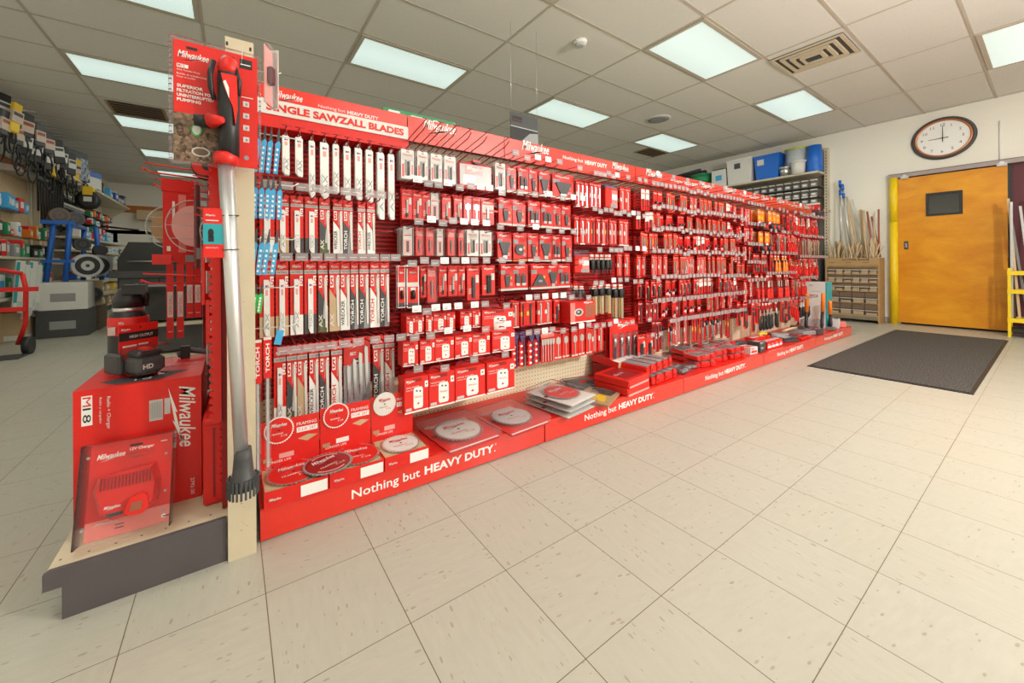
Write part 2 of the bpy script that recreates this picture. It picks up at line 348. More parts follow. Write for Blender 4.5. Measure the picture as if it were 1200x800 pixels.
# ceiling lights
VIS = [(-1.43, 3.49), (-1.43, 5.32), (-1.43, 7.15), (-1.43, 8.98), (-1.43, 10.8), (1.01, 3.49), (3.45, 1.66), (3.45, 3.49), (5.89, 1.66), (5.89, 3.49), (5.89, -.17)]
WH = {0: 'rightmost, near the clock wall', 1: ''}
lab = {(-1.43, 3.49): 'lit fluorescent ceiling panel cut by the top edge of the photo, far left', (-1.43, 5.32): 'lit fluorescent panel directly left of the hanging red pump package', (-1.43, 7.15): 'lit fluorescent panel just behind the dark slotted vent on the left',
       (-1.43, 8.98): 'small distant lit panel left of the pump package, beyond the vent', (-1.43, 10.8): 'farthest lit fluorescent panel, above the red wire arms of the end display', (1.01, 3.49): 'lit fluorescent ceiling panel above the sawzall blades sign',
       (3.45, 1.66): 'large bright lit panel between the smoke detector and the square diffuser', (3.45, 3.49): 'lit panel partly behind the grey hanging sign', (5.89, 1.66): 'lit panel over the blue and clear tubs shelf', (5.89, 3.49): 'lit panel beside the small slotted vent beyond the round speaker',
       (5.89, -.17): 'lit ribbed panel above the wooden door at the right edge'}
def ceiling_light(x, y, label=None):
    r = empty('ceiling_light', (x, y, CEIL - .004)); tag(r, label or 'lit fluorescent ceiling panel outside the photo, behind the camera', 'ceiling light', 'fluorescent ceiling lights')
    f = MB()
    for a in ((.014, .014, 1.205, .05), (.014, .56, 1.205, .596), (.014, .05, .05, .56), (1.17, .05, 1.205, .56)): f.box(a[0], a[1], -.006, a[2], a[3], .002, 'ceiling_bar')
    f.build('frame', r); MB().box(.05, .05, -.004, 1.17, .56, 0, 'diffuser').build('diffuser', r)
for a, b_ in lamps:
    k = min(lab, key=lambda q: abs(q[0] - a) + abs(q[1] - b_))
    if abs(k[0] - a) + abs(k[1] - b_) < .1: ceiling_light(a, b_, lab[k])
    elif b_ < 4: ceiling_light(a, b_)
# vents
r = empty('ceiling_diffuser', (5.06, 1.375, CEIL - .004)); tag(r, 'square louvred metal air diffuser with dark dust stains in the ceiling', 'air vent')
f = MB(); f.box(-.29, -.29, -.004, .29, .29, 0, 'dark'); f.build('backing', r)
for k in range(4):
    s_ = .285 - .065 * k; f = MB(); q = .045
    for (x0, y0, x1, y1) in ((-s_, -s_, s_, -s_ + .03), (-s_, s_ - .03, s_, s_), (-s_, -s_ + .03, -s_ + .03, s_ - .03), (s_ - .03, -s_ + .03, s_, s_ - .03)):
        f.box(x0, y0, -.012 - .006 * k, x1, y1, -.004, 'cream')
    f.build('louver', r)
f = MB(); f.box(-.05, -.05, -.03, .05, .05, -.004, 'dark'); f.build('damper', r)
def slot_vent(x, y, w_, d_, lb, n=5):
    r = empty('slotted_vent', (x, y, CEIL - .004)); tag(r, lb, 'air vent')
    MB().box(0, 0, -.002, w_, d_, 0, 'black').build('backing', r)
    f = MB(); f.box(0, 0, -.01, .03, d_, -.002, 'kraft'); f.box(w_ - .03, 0, -.01, w_, d_, -.002, 'kraft')
    for k in range(n): f.box(.03, (k + .5) * d_ / n - .018, -.014, w_ - .03, (k + .5) * d_ / n + .012, -.004, 'brown')
    f.build('slats', r)
slot_vent(-1.36, 6.62, .6, .5, 'dark brown slotted ceiling vent on the left between two lit panels')
slot_vent(6.45, 4.12, .62, .3, 'slotted ceiling vent behind the farthest right lit panel', 4)
# smoke detector, speaker, sprinkler stub
r = empty('smoke_detector', (2.82, 2.50, CEIL)); tag(r, 'white round smoke detector on the ceiling throwing a long shadow', 'smoke detector')
MB().lathe((0, 0, 0), [(.062, 0), (.066, -.008), (.062, -.028), (.05, -.034)], 'white', 28).build('base', r)
MB().lathe((0, 0, -.034), [(.05, 0), (.046, -.012), (.03, -.018)], 'lightgrey', 28).build('sensor_cap', r)
r = empty('ceiling_speaker', (5.31, 3.22, CEIL)); tag(r, 'round pale grille of a speaker set in the ceiling', 'speaker')
MB().lathe((0, 0, 0), [(.165, 0), (.165, -.008), (.15, -.012)], 'offwhite', 32).build('rim', r); MB().lathe((0, 0, -.012), [(.145, 0), (.10, -.006)], 'grey', 32).build('grille', r)
# hanging sign over the display
r = empty('hanging_sign', (2.22, 2.62, 2.02)); tag(r, 'dark grey sign board hung from the ceiling behind the display', 'sign'); r.rotation_euler = (0, 0, R(0))
f = MB(); f.box(-.16, -.004, 0, .16, .004, .25, 'dark'); f.frame((-.16, -.004, 0), (1, 0, 0), (0, 0, 1)); f.patch(0, .0, .32, .115, 'black'); f.patch(.02, .165, .13, .215, 'black'); f.text('~', .035, .175, .022, 'maroon', e=.001)
f.poly([(.12, 0), (.32, 0), (.32, .10), (.22, .085)], 'grey', .0008); f.patch(0, .118, .32, .124, 'lightgrey', .0009); f.build('board', r)
f = MB(); f.tube([(-.15, 0, .25), (-.15, 0, CEIL - 2.02)], .0015, 'steel', 4); f.tube([(.15, 0, .25), (.15, 0, CEIL - 2.02)], .0015, 'steel', 4); f.build('wire', r)

# ------------------------------------------------------------------ the gondola display: base, board, headers
YK, YP, ZD = 1.445, 1.87, .11         # front of kick plate, board plane, deck height
SEC = [.075, 1.343, 2.66, 3.98, 5.29, 6.60]; HSEC = [.095, .77, 1.40, 2.71, 4.03, 5.34, 6.66]
r = empty('gondola_display', (0, 0, 0)); tag(r, 'long red double-sided shop display rack with pegboard back and low base deck', 'display rack'); gond = r
f = MB(); f.box(.075, YK + .012, ZD - .02, 6.6, YP + .03, ZD - .002, 'red'); f.build('deck', r)
for i in range(5):
    f = MB(); f.box(SEC[i] + (.004 if i else 0), YK - .006, .005, SEC[i + 1] - .004, YK + .010, ZD, 'red_gloss'); f.frame((SEC[i], YK - .006, .005), (1, 0, 0), (0, 0, 1))
    x = .30 if i else .296
    f.text('Nothing but', x, .028, .045, 'white', bold=.012, width=.277); f.text('HEAVY DUTY', x + .298, .038, .036, 'white', bold=.035, width=.352); f.text('.', x + .653, .038, .007, 'white'); f.disc(x + .662, .072, .004, 'white', r_in=.0028, n=10)
    f.box(SEC[i + 1] - .004, YK + .002, .005, SEC[i + 1] + .004, YK + .008, ZD - .004, 'black'); f.build('kick_plate', r)
f = MB(); f.box(.075, YK + .02, 0, 6.6, YP, .09, 'black'); f.build('plinth', r)
f = MB(); f.box(.075, YP, ZD - .01, 6.66, YP + .02, .40, 'peg_cream'); f.box(.075, YP - .006, 1.495, 6.66, YP + .02, 1.69, 'peg_brown'); f.build('pegboard', r)
f = MB(); f.box(.075, YP - .004, .34, 6.66, YP + .02, 1.49, 'red_dark')
z = .36
while z < 1.48: f.box(.08, YP - .012, z, 6.65, YP - .004, z + .008, 'red'); z += .022
f.build('louvered_panel', r)
for x in (.095, .745, 1.385, 2.02, 2.71, 3.37, 4.03, 4.69, 5.34, 6.0, 6.64):
    f = MB(); f.box(x - .014, YP - .022, .34, x + .014, YP - .010, 1.50, 'red')
    z = .36
    while z < 1.51: f.box(x - .004, YP - .0226, z, x + .004, YP - .0218, z + .012, 'black'); z += .025
    f.build('slotted_upright', r)
# header signs
def header(i):
    x0, x1 = HSEC[i], HSEC[i + 1]; zt = 1.695; zb = 1.565
    f = MB(); f.box(x0 + .003, YP - .030, zb, x1 - .003, YP - .024, zt, 'red_gloss'); f.frame((x0, YP - .030, zb), (1, 0, 0), (0, 0, 1)); L = x1 - x0
    if L < 1: f.logo(.09 if i == 1 else .055, .060 if i else .070, .20 if i else .12, 'white', res=2)
    else:
        f.logo(.14, .055, .23, 'white', res=2)
        f.text('Nothing but', .50, .066, .030, 'white', bold=.01, width=.20); f.text('HEAVY DUTY', .72, .066, .030, 'white', bold=.03, width=.24)
        f.logo(1.02, .055, .20, 'white')
    if i == 0: f.text('Nothing but', .24, .072, .017, 'white', .001, width=.12); f.text('HEAVY DUTY', .37, .072, .017, 'white', .001, bold=.03, width=.15)
    f.build('header_panel', r)
for i in range(6): header(i)
# projecting canopy sign of the first bay
s = empty('canopy_sign', (0, 0, 0)); tag(s, 'projecting red canopy sign with white strip lettered single sawzall blades', 'sign')
f = MB(); y0, y1 = 1.735, YP - .034
f.prism([(y0, 1.480), (y0, 1.592), (y0 + .02, 1.592), (y1, 1.60), (y1, 1.480)], 'x', .086, .730, 'red'); f.build('canopy_body', s)
f = MB(); f.box(.089, y0 - .006, 1.530, .727, y0 - .001, 1.590, 'offwhite'); f.frame((.089, y0 - .006, 1.530), (1, 0, 0), (0, 0, 1)); f.text('SINGLE SAWZALL BLADES', .030, .014, .033, 'red', bold=.045, width=.585, res=3); f.build('sign_strip', s)
# back side of the rack: plain board, green cartons on top
f = MB(); f.box(.075, YP + .02, .1, 6.66, YP + .05, 1.69, 'cream'); f.build('rear_board', r)
f = MB(); f.box(.075, YP + .05, 0, 6.6, 2.42, .11, 'shelf_dark'); f.build('rear_deck', r)
f = MB(); f.box(.075, 2.0, 1.66, 6.6, 2.42, 1.69, 'shelf'); f.build('top_board', r)
g = MB(); g.box(.74, 2.12, 1.69, 1.22, 2.36, 1.835, 'green'); g.frame((.74, 2.12, 1.69), (1, 0, 0), (0, 0, 1)); g.patch(.03, .115, .10, .135, 'white'); g.patch(.17, .11, .30, .13, 'offwhite'); g.patch(.32, .115, .36, .13, 'white')
tag(g.build('green_carton'), 'long green carton lying on top of the display behind the header', 'carton')
g = MB(); g.box(6.0, 2.05, 1.69, 6.5, 2.2, 1.74, 'white'); g.box(5.75, 2.1, 1.69, 6.0, 2.25, 1.72, 'white')
tag(g.build('white_package'), 'flat white package lying on the display top, far end', 'package')
# ------------------------------------------------------------------ packs that hang on the wall (each drawn once, then copied)
# local frame: hole of the pack at the origin, pack hangs down -Z, printed side looks to -Y
T = 0.0022
def card(w_, h, c='red', th=T, top=.012, ch=.004):
    f = MB(); z1 = top; z0 = -h + top; x = w_ / 2
    poly = [(-x + ch, z1), (-.012, z1), (-.006, z1 - .004), (.006, z1 - .004), (.012, z1), (x - ch, z1), (x, z1 - ch), (x, z0 + ch), (x - ch, z0), (-x + ch, z0), (-x, z0 + ch), (-x, z1 - ch)] if w_ > .04 else [(-x, z1), (x, z1), (x, z0), (-x, z0)]
    f.prism([(a, b_) for a, b_ in poly][::-1], 'y', -th, 0, c); f.frame((-x, -th, z0), (1, 0, 0), (0, 0, 1)); return f
def hole(f, w_, h): f.patch(w_ / 2 - .008, h - .016, w_ / 2 + .008, h - .011, 'red_dark', .0005)
def finish(f, name): return f.build(name)
PR = {}
def proto(k):
    def deco(fn): PR[k] = fn; return fn
    return deco
def sleeve(wd, L, mt='white', th=.004, slant=.02, tang='dark', prints=True, word=None):
    f = MB(); x = wd / 2
    f.prism([(-x, 0), (-x, -L + slant), (-x + slant * .6, -L), (x, -L), (x, -.008), (x - .006, 0)], 'y', -th, 0, mt)
    f.frame((-x, -th, -L), (1, 0, 0), (0, 0, 1))
    if prints:
        f.patch(wd * .25, L - .028, wd * .5, L - .020, 'blue'); f.patch(wd * .5, L - .028, wd * .8, L - .020, 'red_pale'); f.patch(wd * .3, L - .058, wd * .7, L - .036, 'pink')
        f.poly([(wd * .1, .01), (wd * .25, .01), (wd * .25, L * .45), (wd * .1, L * .4)], 'lightgrey')
    if word: f.text(word, wd * .85, L * .12, wd * .55, 'grey', vert=1, width=L * .3)
    return f
@proto('blade')
def _():
    r = sleeve(.030, .23, word='AX').build('blade_package'); f = MB(); f.prism([(-.006, 0), (-.004, .016), (.004, .018), (.008, 0)], 'y', -.003, -.001, 'grey'); f.build('tang', r); return r, .030, .23, .006
def sawcard(bottom, word, wordc, band=True, name='saw_blade_pack', sl=True, wide=.062):
    h = .285; w_ = wide; f = card(w_, h); hole(f, w_, h); f.logo(w_ * .15, h - .035, w_ * .7, 'white')
    if band: f.patch(0, h - .055, w_, h - .040, 'lightgrey'); f.text('THE TORCH', w_ * .1, h - .051, .006, 'dark', .0009)
    f.patch(w_ * .74, h - .10, w_ * .98, h - .062, 'white'); f.text('5', w_ * .78, h - .095, .025, 'red', .0009)
    if sl: f.poly([(0, 0), (w_, 0), (w_, .075), (0, .075)], bottom)
    else:
        f.poly([(0, 0), (w_ * .45, 0), (w_ * .62, .13), (0, .17)], {'kraft': 'dark', 'offwhite': 'offwhite', 'camo': 'dark', 'grey': 'dark'}.get(bottom, bottom)); f.poly([(w_ * .45, 0), (w_, 0), (w_, .10), (w_ * .62, .13)], bottom if bottom != 'camo' else 'offwhite', .0006)
        if bottom == 'camo': f.poly([(0, 0), (w_ * .9, 0), (w_ * .9, .05), (0, .06)], 'camo', .0008)
        f.text(word, w_ * .42, .02, w_ * .36, wordc, .0012, bold=.02, vert=1, width=.10 if len(word) > 2 else .05)
        f.patch(w_ * .08, .175, w_ * .40, .222, 'white'); f.text('5', w_ * .10, .18, .035, 'red', .001, bold=.03, width=w_ * .26); f.patch(w_ * .5, .15, w_ * .62, .22, 'red_pale', .0007)
    r = f.build(name)
    if sl:
        s_ = sleeve(.026, .21, word=word); b_ = s_.build('blade', r, (0, -.0045, -.062))
    else:
        s_ = MB(); s_.prism([(0, 0), (.012, -.015), (.014, -.20), (.004, -.20), (-.002, -.02)], 'y', -.002, 0, 'offwhite'); s_.frame((0, -.002, 0), (1, 0, 0), (0, 0, 1)); s_.build('blade', r, (.008, -.004, -.055))
    return r, w_, h, .007
PR['saw_kraft'] = lambda: sawcard('kraft_light', 'AX', 'dark')
PR['saw_white'] = lambda: sawcard('white', 'AX', 'dark')
PR['saw_black'] = lambda: sawcard('dark', 'TORCH', 'dark')
PR['saw_camo'] = lambda: sawcard('camo', 'AX', 'offwhite', sl=False, wide=.050)
PR['saw_kraft2'] = lambda: sawcard('kraft_light', 'AX', 'offwhite', sl=False, wide=.048)
PR['saw_white2'] = lambda: sawcard('white', 'WRECKER', 'dark', sl=False, wide=.045)
PR['saw_grey2'] = lambda: sawcard('grey', 'TORCH', 'white', sl=False, wide=.045)
PR['saw_red2'] = lambda: sawcard('white', 'TORCH', 'red', sl=False, wide=.046)
@proto('saw_set')
def _():
    w_, h = .135, .33; f = card(w_, h, 'grey', .003); f.frame((-w_ / 2, -.003, .012 - h), (1, 0, 0), (0, 0, 1)); f.patch(0, h - .13, w_, h, 'red', .0005); f.logo(.02, h - .05, .07, 'white'); f.text('SET', .03, h - .085, .016, 'white', .001, bold=.03)
    f.disc(w_ * .5, h - .115, .028, 'black', .001, ry=.014); f.text('6+4', w_ * .36, h - .121, .012, 'white', .0016, bold=.03); r = f.build('saw_blade_set')
    for k in range(4):
        s_ = MB(); s_.prism([(0, 0), (.014, -.01), (.016, -.18), (.004, -.21), (-.003, -.02)], 'y', -.002, 0, 'silver'); s_.build('blade', r, (-.05 + k * .03, -.006, -.115 + k * .028 - .0))
    f = MB(); f.bbox(-w_ * .48, -.014, -h + .02, w_ * .48, -.004, -.01, 'clear', .004); f.build('blister', r); return r, w_, h, .016
def bitpack(name, body='steel', w_=.040, h=.155, c='red', inner=.5, blis='clear', white=0, bw=.10):
    f = card(w_, h, c); hole(f, w_, h); f.logo(w_ * .12, h - .032, w_ * .75, 'white'); f.patch(w_ * .70, h * .50, w_ * .95, h * .72, 'offwhite')
    if white: f.patch(w_ * .08, h * .45, w_ * .92, h * .74, 'offwhite', .0006); f.text('~', w_ * .3, h * .5, h * .10, 'red', .001)
    for k in range(4): f.patch(w_ * .12, h * .32 - k * .008, w_ * .5, h * .32 - k * .008 + .003, 'offwhite')
    r = f.build(name)
    f = MB(); f.cyl((0, -.006, -h * .28), (0, -.006, -h * .86), w_ * bw, w_ * bw, body, 8); f.cyl((0, -.006, -h * .72), (0, -.006, -h * .86), w_ * .13, w_ * .10, 'dark', 8); f.build('drill_bit', r)
    f = MB(); f.bbox(-w_ * .3, -.013, -h * .88, w_ * .3, -.003, -h * .24, blis, .003); f.build('blister', r); return r, w_, h, .014
PR['bit'] = lambda: bitpack('drill_bit_pack')
PR['bit_white'] = lambda: bitpack('driver_bit_pack', c='red', white=1)
PR['bit_dark'] = lambda: bitpack('drill_bit_pack', 'dark', w_=.045, h=.19, bw=.14)
PR['bit_black'] = lambda: bitpack('self_feed_bit_pack', 'black', w_=.055, h=.19, bw=.18)
@proto('clam')
def _():
    w_, h = .070, .17; f = card(w_, h, 'white'); hole(f, w_, h); f.patch(.006, h * .62, w_ - .006, h - .02, 'offwhite'); f.text('Milwaukee', .01, h * .78, .012, 'red', .001, width=.05)
    f.patch(w_ * .36, .02, w_ * .64, h * .6, 'dark'); f.patch(.006, .012, w_ * .22, h * .5, 'red'); f.patch(w_ * .8, .03, w_ * .92, h * .5, 'red_pale'); r = f.build('clamshell_pack')
    for sx in (-1, 1):
        f = MB(); f.cyl((sx * .009, -.008, -.05), (sx * .009, -.008, -.135), .004, .003, 'steel', 8); f.build('bit', r)
    f = MB(); f.bbox(-w_ / 2 - .004, -.018, -h + .008, w_ / 2 + .004, .002, .016, 'clear_pink', .005); f.build('clamshell', r); return r, w_ + .008, h + .01, .02
@proto('clam_red')
def _():
    w_, h = .046, .17; f = card(w_, h, 'red'); hole(f, w_, h); f.patch(.004, h * .70, w_ - .004, h - .03, 'red_pale'); f.patch(w_ * .3, h * .2, w_ * .7, h * .55, 'red_dark'); f.logo(.006, h * .8, .034, 'white'); r = f.build('clamshell_pack')
    f = MB(); f.cyl((0, -.008, -.06), (0, -.008, -.14), .004, .003, 'steel', 8); f.build('bit', r)
    f = MB(); f.bbox(-w_ / 2 - .003, -.018, -h + .008, w_ / 2 + .003, .002, .016, 'clear_pink', .004); f.build('clamshell', r); return r, w_ + .006, h + .01, .02
@proto('clam_white')
def _():
    w_, h = .046, .17; f = card(w_, h, 'offwhite'); hole(f, w_, h); f.patch(.005, .01, w_ - .005, h * .55, 'pink'); f.patch(w_ * .35, .02, w_ * .65, h * .5, 'dark', .0008); f.text('~', .005, h * .68, .01, 'red', .001, width=w_ - .01); r = f.build('clamshell_pack')
    f = MB(); f.bbox(-w_ / 2 - .003, -.018, -h + .008, w_ / 2 + .003, .002, .016, 'clear_pink', .004); f.build('clamshell', r); return r, w_ + .006, h + .01, .02
@proto('driver_case')
def _():
    w_, h = .20, .16; f = MB(); f.bbox(-w_ / 2, -.028, -h, w_ / 2, 0, 0, 'clear_pink', .012); r = f.build('driver_bit_case')
    f = MB(); f.bbox(-w_ / 2 + .006, -.02, -h + .006, w_ / 2 - .006, -.004, -.004, 'red', .012); f.frame((-w_ / 2, -.0202, -h), (1, 0, 0), (0, 0, 1)); f.patch(.012, .03, .19, .145, 'lightgrey', .0006); f.patch(.04, .09, .14, .14, 'red_pale', .0007); f.patch(.03, .03, .10, .085, 'white', .0008); f.patch(.11, .03, .18, .085, 'grey')
    for k in range(5): f.patch(.115 + k * .012, .035, .121 + k * .012, .08, 'lightgrey', .001)
    f.logo(.05, .105, .09, 'white', .001); f.build('tray', r)
    f = MB(); f.box(-.02, -.03, 0, .02, -.006, .012, 'red'); f.box(-.012, -.032, -.008, .012, -.004, .004, 'dark'); f.build('hanger', r); return r, w_, h, .03
@proto('bordered')
def _():
    w_, h = .055, .20; f = card(w_, h, 'white'); x = .004; f.patch(x, h * .60, w_ - x, h - x, 'red'); f.patch(x, h * .50, w_ - x, h * .60, 'offwhite'); f.patch(x, h * .12, w_ - x, h * .50, 'red'); f.patch(x, x, w_ - x, h * .12, 'dark'); f.logo(.012, h * .80, .032, 'white', .001)
    f.patch(w_ * .32, h * .40, w_ * .72, h * .48, 'offwhite', .0008); f.patch(w_ * .34, h * .2, w_ * .66, h * .37, 'black', .001); hole(f, w_, h); r = f.build('socket_adapter_pack')
    f = MB(); f.lathe((0, -.009, -h * .72), [(.008, 0), (.009, .02), (.006, .04)], 'black', 12); f.build('socket', r); return r, w_, h, .02
def omt(shape):
    w_, h = .068, .165; f = card(w_, h); hole(f, w_, h); f.logo(.008, h - .03, .045, 'white'); f.patch(.002, h - .065, .024, h - .040, 'grey'); f.patch(w_ * .72, .03, w_ * .9, .05, 'red_pale'); f.patch(w_ * .72, .07, w_ * .85, .085, 'yellow'); f.patch(0, 0, w_, .012, 'offwhite' if shape != 'semi' else 'orange')
    r = f.build('oscillating_blade_pack'); g = MB(); x = 0
    if shape == 'wedge': g.prism([(-.026, -.05), (-.010, -.12), (.010, -.12), (.026, -.05), (.02, -.045), (-.02, -.045)], 'y', -.010, -.003, 'dark'); g.box(-.01, -.008, -.14, .01, -.003, -.12, 'steel')
    if shape == 'semi': g.prism([(.02 * 0 + .026 * math.cos(a), -.085 + .032 * math.sin(a)) for a in [R(60 + 240 * k / 14) for k in range(15)]][::-1], 'y', -.010, -.003, 'dark'); g.cyl((-.002, -.012, -.085), (-.002, -.003, -.085), .008, .008, 'steel', 12)
    if shape == 'narrow': g.prism([(-.010, -.05), (-.014, -.075), (-.006, -.13), (.006, -.13), (.014, -.075), (.010, -.05)], 'y', -.010, -.003, 'dark'); g.box(-.012, -.009, -.065, .012, -.0105, -.058, 'red')
    if shape == 'tri': g.prism([(-.030, -.13), (.030, -.13), (.006, -.055), (-.006, -.055)][::-1], 'y', -.012, -.003, 'dark'); g.cyl((.0, -.014, -.10), (.0, -.003, -.10), .008, .008, 'grey', 12)
    if shape == 'two':
        for sx in (-.014, .012): g.prism([(sx - .009, -.05), (sx - .009, -.11), (sx + .009, -.11), (sx + .009, -.05)][::-1], 'y', -.010, -.003, 'dark'); g.box(sx - .008, -.009, -.125, sx + .008, -.003, -.11, 'steel')
        for k in range(3): g.box(-.022 + k * .016, -.0115, -.062, -.014 + k * .016, -.010, -.054, 'red')
    g.build('blade', r)
    f = MB(); f.bbox(-w_ * .44, -.016, -h + .02, w_ * .44, -.002, -.035, 'clear', .004); f.build('blister', r); return r, w_, h, .018
for q in ('wedge', 'semi', 'narrow', 'tri', 'two'): PR['omt_' + q] = (lambda q=q: omt(q))
def simple(name, w_, h, draw, th=T, c='red', front=.0):
    f = card(w_, h, c, th); draw(f, w_, h); r = f.build(name); return r, w_, h, th + front
def thin(stripe, mid='offwhite'):
    def d(f, w_, h):
        f.logo(w_ * .08, h - .028, w_ * .84, 'white'); f.patch(w_ * .38, h * .08, w_ * .62, h * .82, stripe); f.patch(w_ * .1, h * .40, w_ * .35, h * .55, mid); f.patch(0, 0, w_, h * .04, 'offwhite' if stripe == 'white' else 'red_dark')
        f.v and f.cyl((0, -.006, -h * .16), (0, -.006, -h * .88), w_ * .10, w_ * .07, 'steel' if stripe != 'dark' else 'dark', 6)
    return d
PR['thin_white'] = lambda: simple('masonry_bit_pack', .032, .20, thin('white'), front=.006)
PR['thin_grey'] = lambda: simple('twist_drill_pack', .032, .20, thin('lightgrey'), front=.006)
PR['thin_dark'] = lambda: simple('auger_bit_pack', .034, .22, thin('dark', 'yellow'), front=.006)
def d_orange(f, w_, h):
    f.logo(w_ * .08, h - .025, w_ * .8, 'white'); f.patch(w_ * .10, h * .08, w_ * .40, h * .75, 'red_deep'); f.patch(w_ * .62, h * .45, w_ * .9, h * .7, 'orange'); f.patch(w_ * .62, h * .15, w_ * .9, h * .3, 'offwhite')
    f.cyl((-w_ * .22, -.006, -h * .2), (-w_ * .22, -.006, -h * .85), w_ * .09, w_ * .07, 'steel', 6); f.cyl((w_ * .05, -.006, -h * .2), (w_ * .05, -.006, -h * .78), w_ * .07, w_ * .06, 'dark', 6)
PR['orange_card'] = lambda: simple('twist_drill_pack', .036, .17, d_orange, c='red_bright', front=.006)
PR['deep_card'] = lambda: simple('step_drill_pack', .036, .17, thin('dark', 'offwhite'), c='red_deep', front=.006)
PR['pale_card'] = lambda: simple('countersink_pack', .040, .15, lambda f, w_, h: (f.patch(w_ * .05, h * .5, w_ * .95, h * .95, 'offwhite'), f.text('~', w_ * .1, h * .75, h * .06, 'red', .0008, width=w_ * .8), f.cyl((0, -.006, -h * .4), (0, -.006, -h * .85), w_ * .12, w_ * .05, 'dark', 6)), front=.006)
def d_small(f, w_, h):
    f.logo(w_ * .1, h - .028, w_ * .8, 'white'); f.patch(w_ * .1, h * .08, w_ * .9, h * .62, 'red_deep'); f.disc(w_ * .3, h * .2, w_ * .14, 'white', .0008, 10); f.patch(w_ * .55, h * .12, w_ * .85, h * .28, 'offwhite', .0008)
    f.lathe((0, -.02, -h * .52), [(w_ * .16, 0), (w_ * .18, .018)], 'dark', 10, 'y'); f.cyl((0, -.022, -h * .52), (0, -.019, -h * .52), w_ * .08, w_ * .08, 'steel', 8)
PR['small_card'] = lambda: simple('accessory_pack', .05, .13, d_small, front=.01)
def d_spade(f, w_, h):
    f.logo(w_ * .08, h - .028, w_ * .84, 'white'); f.patch(w_ * .05, .01, w_ * .95, .02, 'offwhite')
    f.prism([(-.010, -h * .28), (-.010, -h * .42), (-.002, -h * .47), (-.002, -h * .88), (.002, -h * .88), (.002, -h * .47), (.010, -h * .42), (.010, -h * .28), (0, -h * .22)], 'y', -.006, -.003, 'steel')
PR['spade'] = lambda: simple('spade_bit_pack', .034, .21, d_spade, front=.005)
@proto('bundle')
def _():  # spade set: red header card, five grey shanks
    w_, h = .085, .21; f = card(w_, .055, 'red_pale'); f.logo(.012, .018, .055, 'white'); f.box(-w_ / 2, -T, -h + .012, w_ / 2, -.001, -.04, 'red'); r = f.build('spade_bit_set')
    for k in range(5):
        x = -.034 + k * .017; g = MB(); g.prism([(x - .007, -.05), (x - .007, -.08), (x - .002, -.09), (x - .002, -h + .02), (x + .002, -h + .02), (x + .002, -.09), (x + .007, -.08), (x + .007, -.05)], 'y', -.008, -.004, 'steel'); g.build('spade_bit', r)
    return r, w_, h, .012
@proto('purple')
def _():  # purple clip holding a long bit on a red printed strip
    f = MB(); f.prism([(-.016, -.012), (-.020, .012), (.0, .022), (.020, .012), (.016, -.012), (.006, -.05), (-.006, -.05)][::-1], 'y', -.016, 0, 'purple'); r = f.build('hole_saw_arbor')
    g = MB(); g.box(-.014, -.004, -.21, .014, -.001, -.04, 'red'); g.frame((-.014, -.004, -.21), (1, 0, 0), (0, 0, 1))
    for k in range(4): g.disc(.014, .02 + k * .038, .008, 'white', .0006, 10)
    g.build('card', r); g = MB(); g.cyl((.012, -.01, -.03), (.012, -.01, -.20), .003, .003, 'purple', 6); g.build('shank', r); return r, .042, .22, .018
def carton(w_, h, d_=.07):
    f = MB(); f.box(-w_ / 2, -d_, -h, w_ / 2, 0, 0, 'red'); f.frame((-w_ / 2, -d_, -h), (1, 0, 0), (0, 0, 1))
    f.patch(0, 0, w_, h * .045, 'white'); f.logo(w_ * .06, h * .84, w_ * .36, 'white'); f.text('HOLE DOZER', w_ * .06, h * .70, h * .045, 'white', .0008); f.text('HOLE SAW', w_ * .06, h * .63, h * .035, 'white', .0008)
    x = w_ * .56; rr = w_ * .20; f.poly([(x - rr, h * .62), (x - rr * .8, h * .70), (x + rr * .8, h * .70), (x + rr, h * .62), (x + rr, h * .16), (x + rr * .8, h * .10), (x - rr * .8, h * .10), (x - rr, h * .16)], 'white', .0006)
    f.disc(x - rr * .3, h * .60, rr * .2, 'dark', .001, 8); f.disc(x + rr * .4, h * .58, rr * .2, 'dark', .001, 8); f.text('Milwaukee', x - rr * .7, h * .40, rr * .4, 'red', .001, width=rr * 1.4); f.disc(x, h * .24, rr * .22, 'red', .001, 8)
    f.patch(w_ * .84, h * .66, w_ * .98, h * .84, 'white', .0006); f.disc(w_ * .91, h * .75, w_ * .035, 'dark', .001, 8); f.patch(w_ * .05, h * .07, w_ * .28, h * .15, 'lightgrey', .0006); f.patch(w_ * .3, h * .86, w_ * .7, h * .95, 'red_dark', .0006)
    r = f.build('hole_saw_carton'); g = MB(); g.prism([(-w_ * .30, 0), (-w_ * .18, .018), (w_ * .18, .018), (w_ * .30, 0)][::-1], 'y', -.006, -.004, 'red_dark'); g.build('hang_tab', r)
    return r, w_, h, d_
PR['carton'] = lambda: carton(.12, .17)
PR['carton_sq'] = lambda: carton(.09, .12, .06)
def nut(L, name='nut_driver_bit'):
    f = MB(); f.box(-.014, -.004, -.045, .014, -.001, .012, 'red'); f.frame((-.014, -.004, -.045), (1, 0, 0), (0, 0, 1)); f.patch(.003, .022, .025, .040, 'white'); f.patch(0, 0, .028, .012, 'offwhite'); r = f.build(name)
    g = MB(); g.lathe((0, -.012, -.12), [(.009, 0), (.013, .008), (.014, .06), (.011, .075)], 'black', 12); g.cyl((0, -.012, -.12), (0, -.012, -.12 - L), .004, .004, 'brass' if L > .1 else 'dark', 8)
    if L > .1: g.cyl((.008, -.012, -.12), (.008, -.012, -.12 - L), .003, .003, 'steel', 6)
    g.build('socket', r); return r, .032, .14 + L, .026
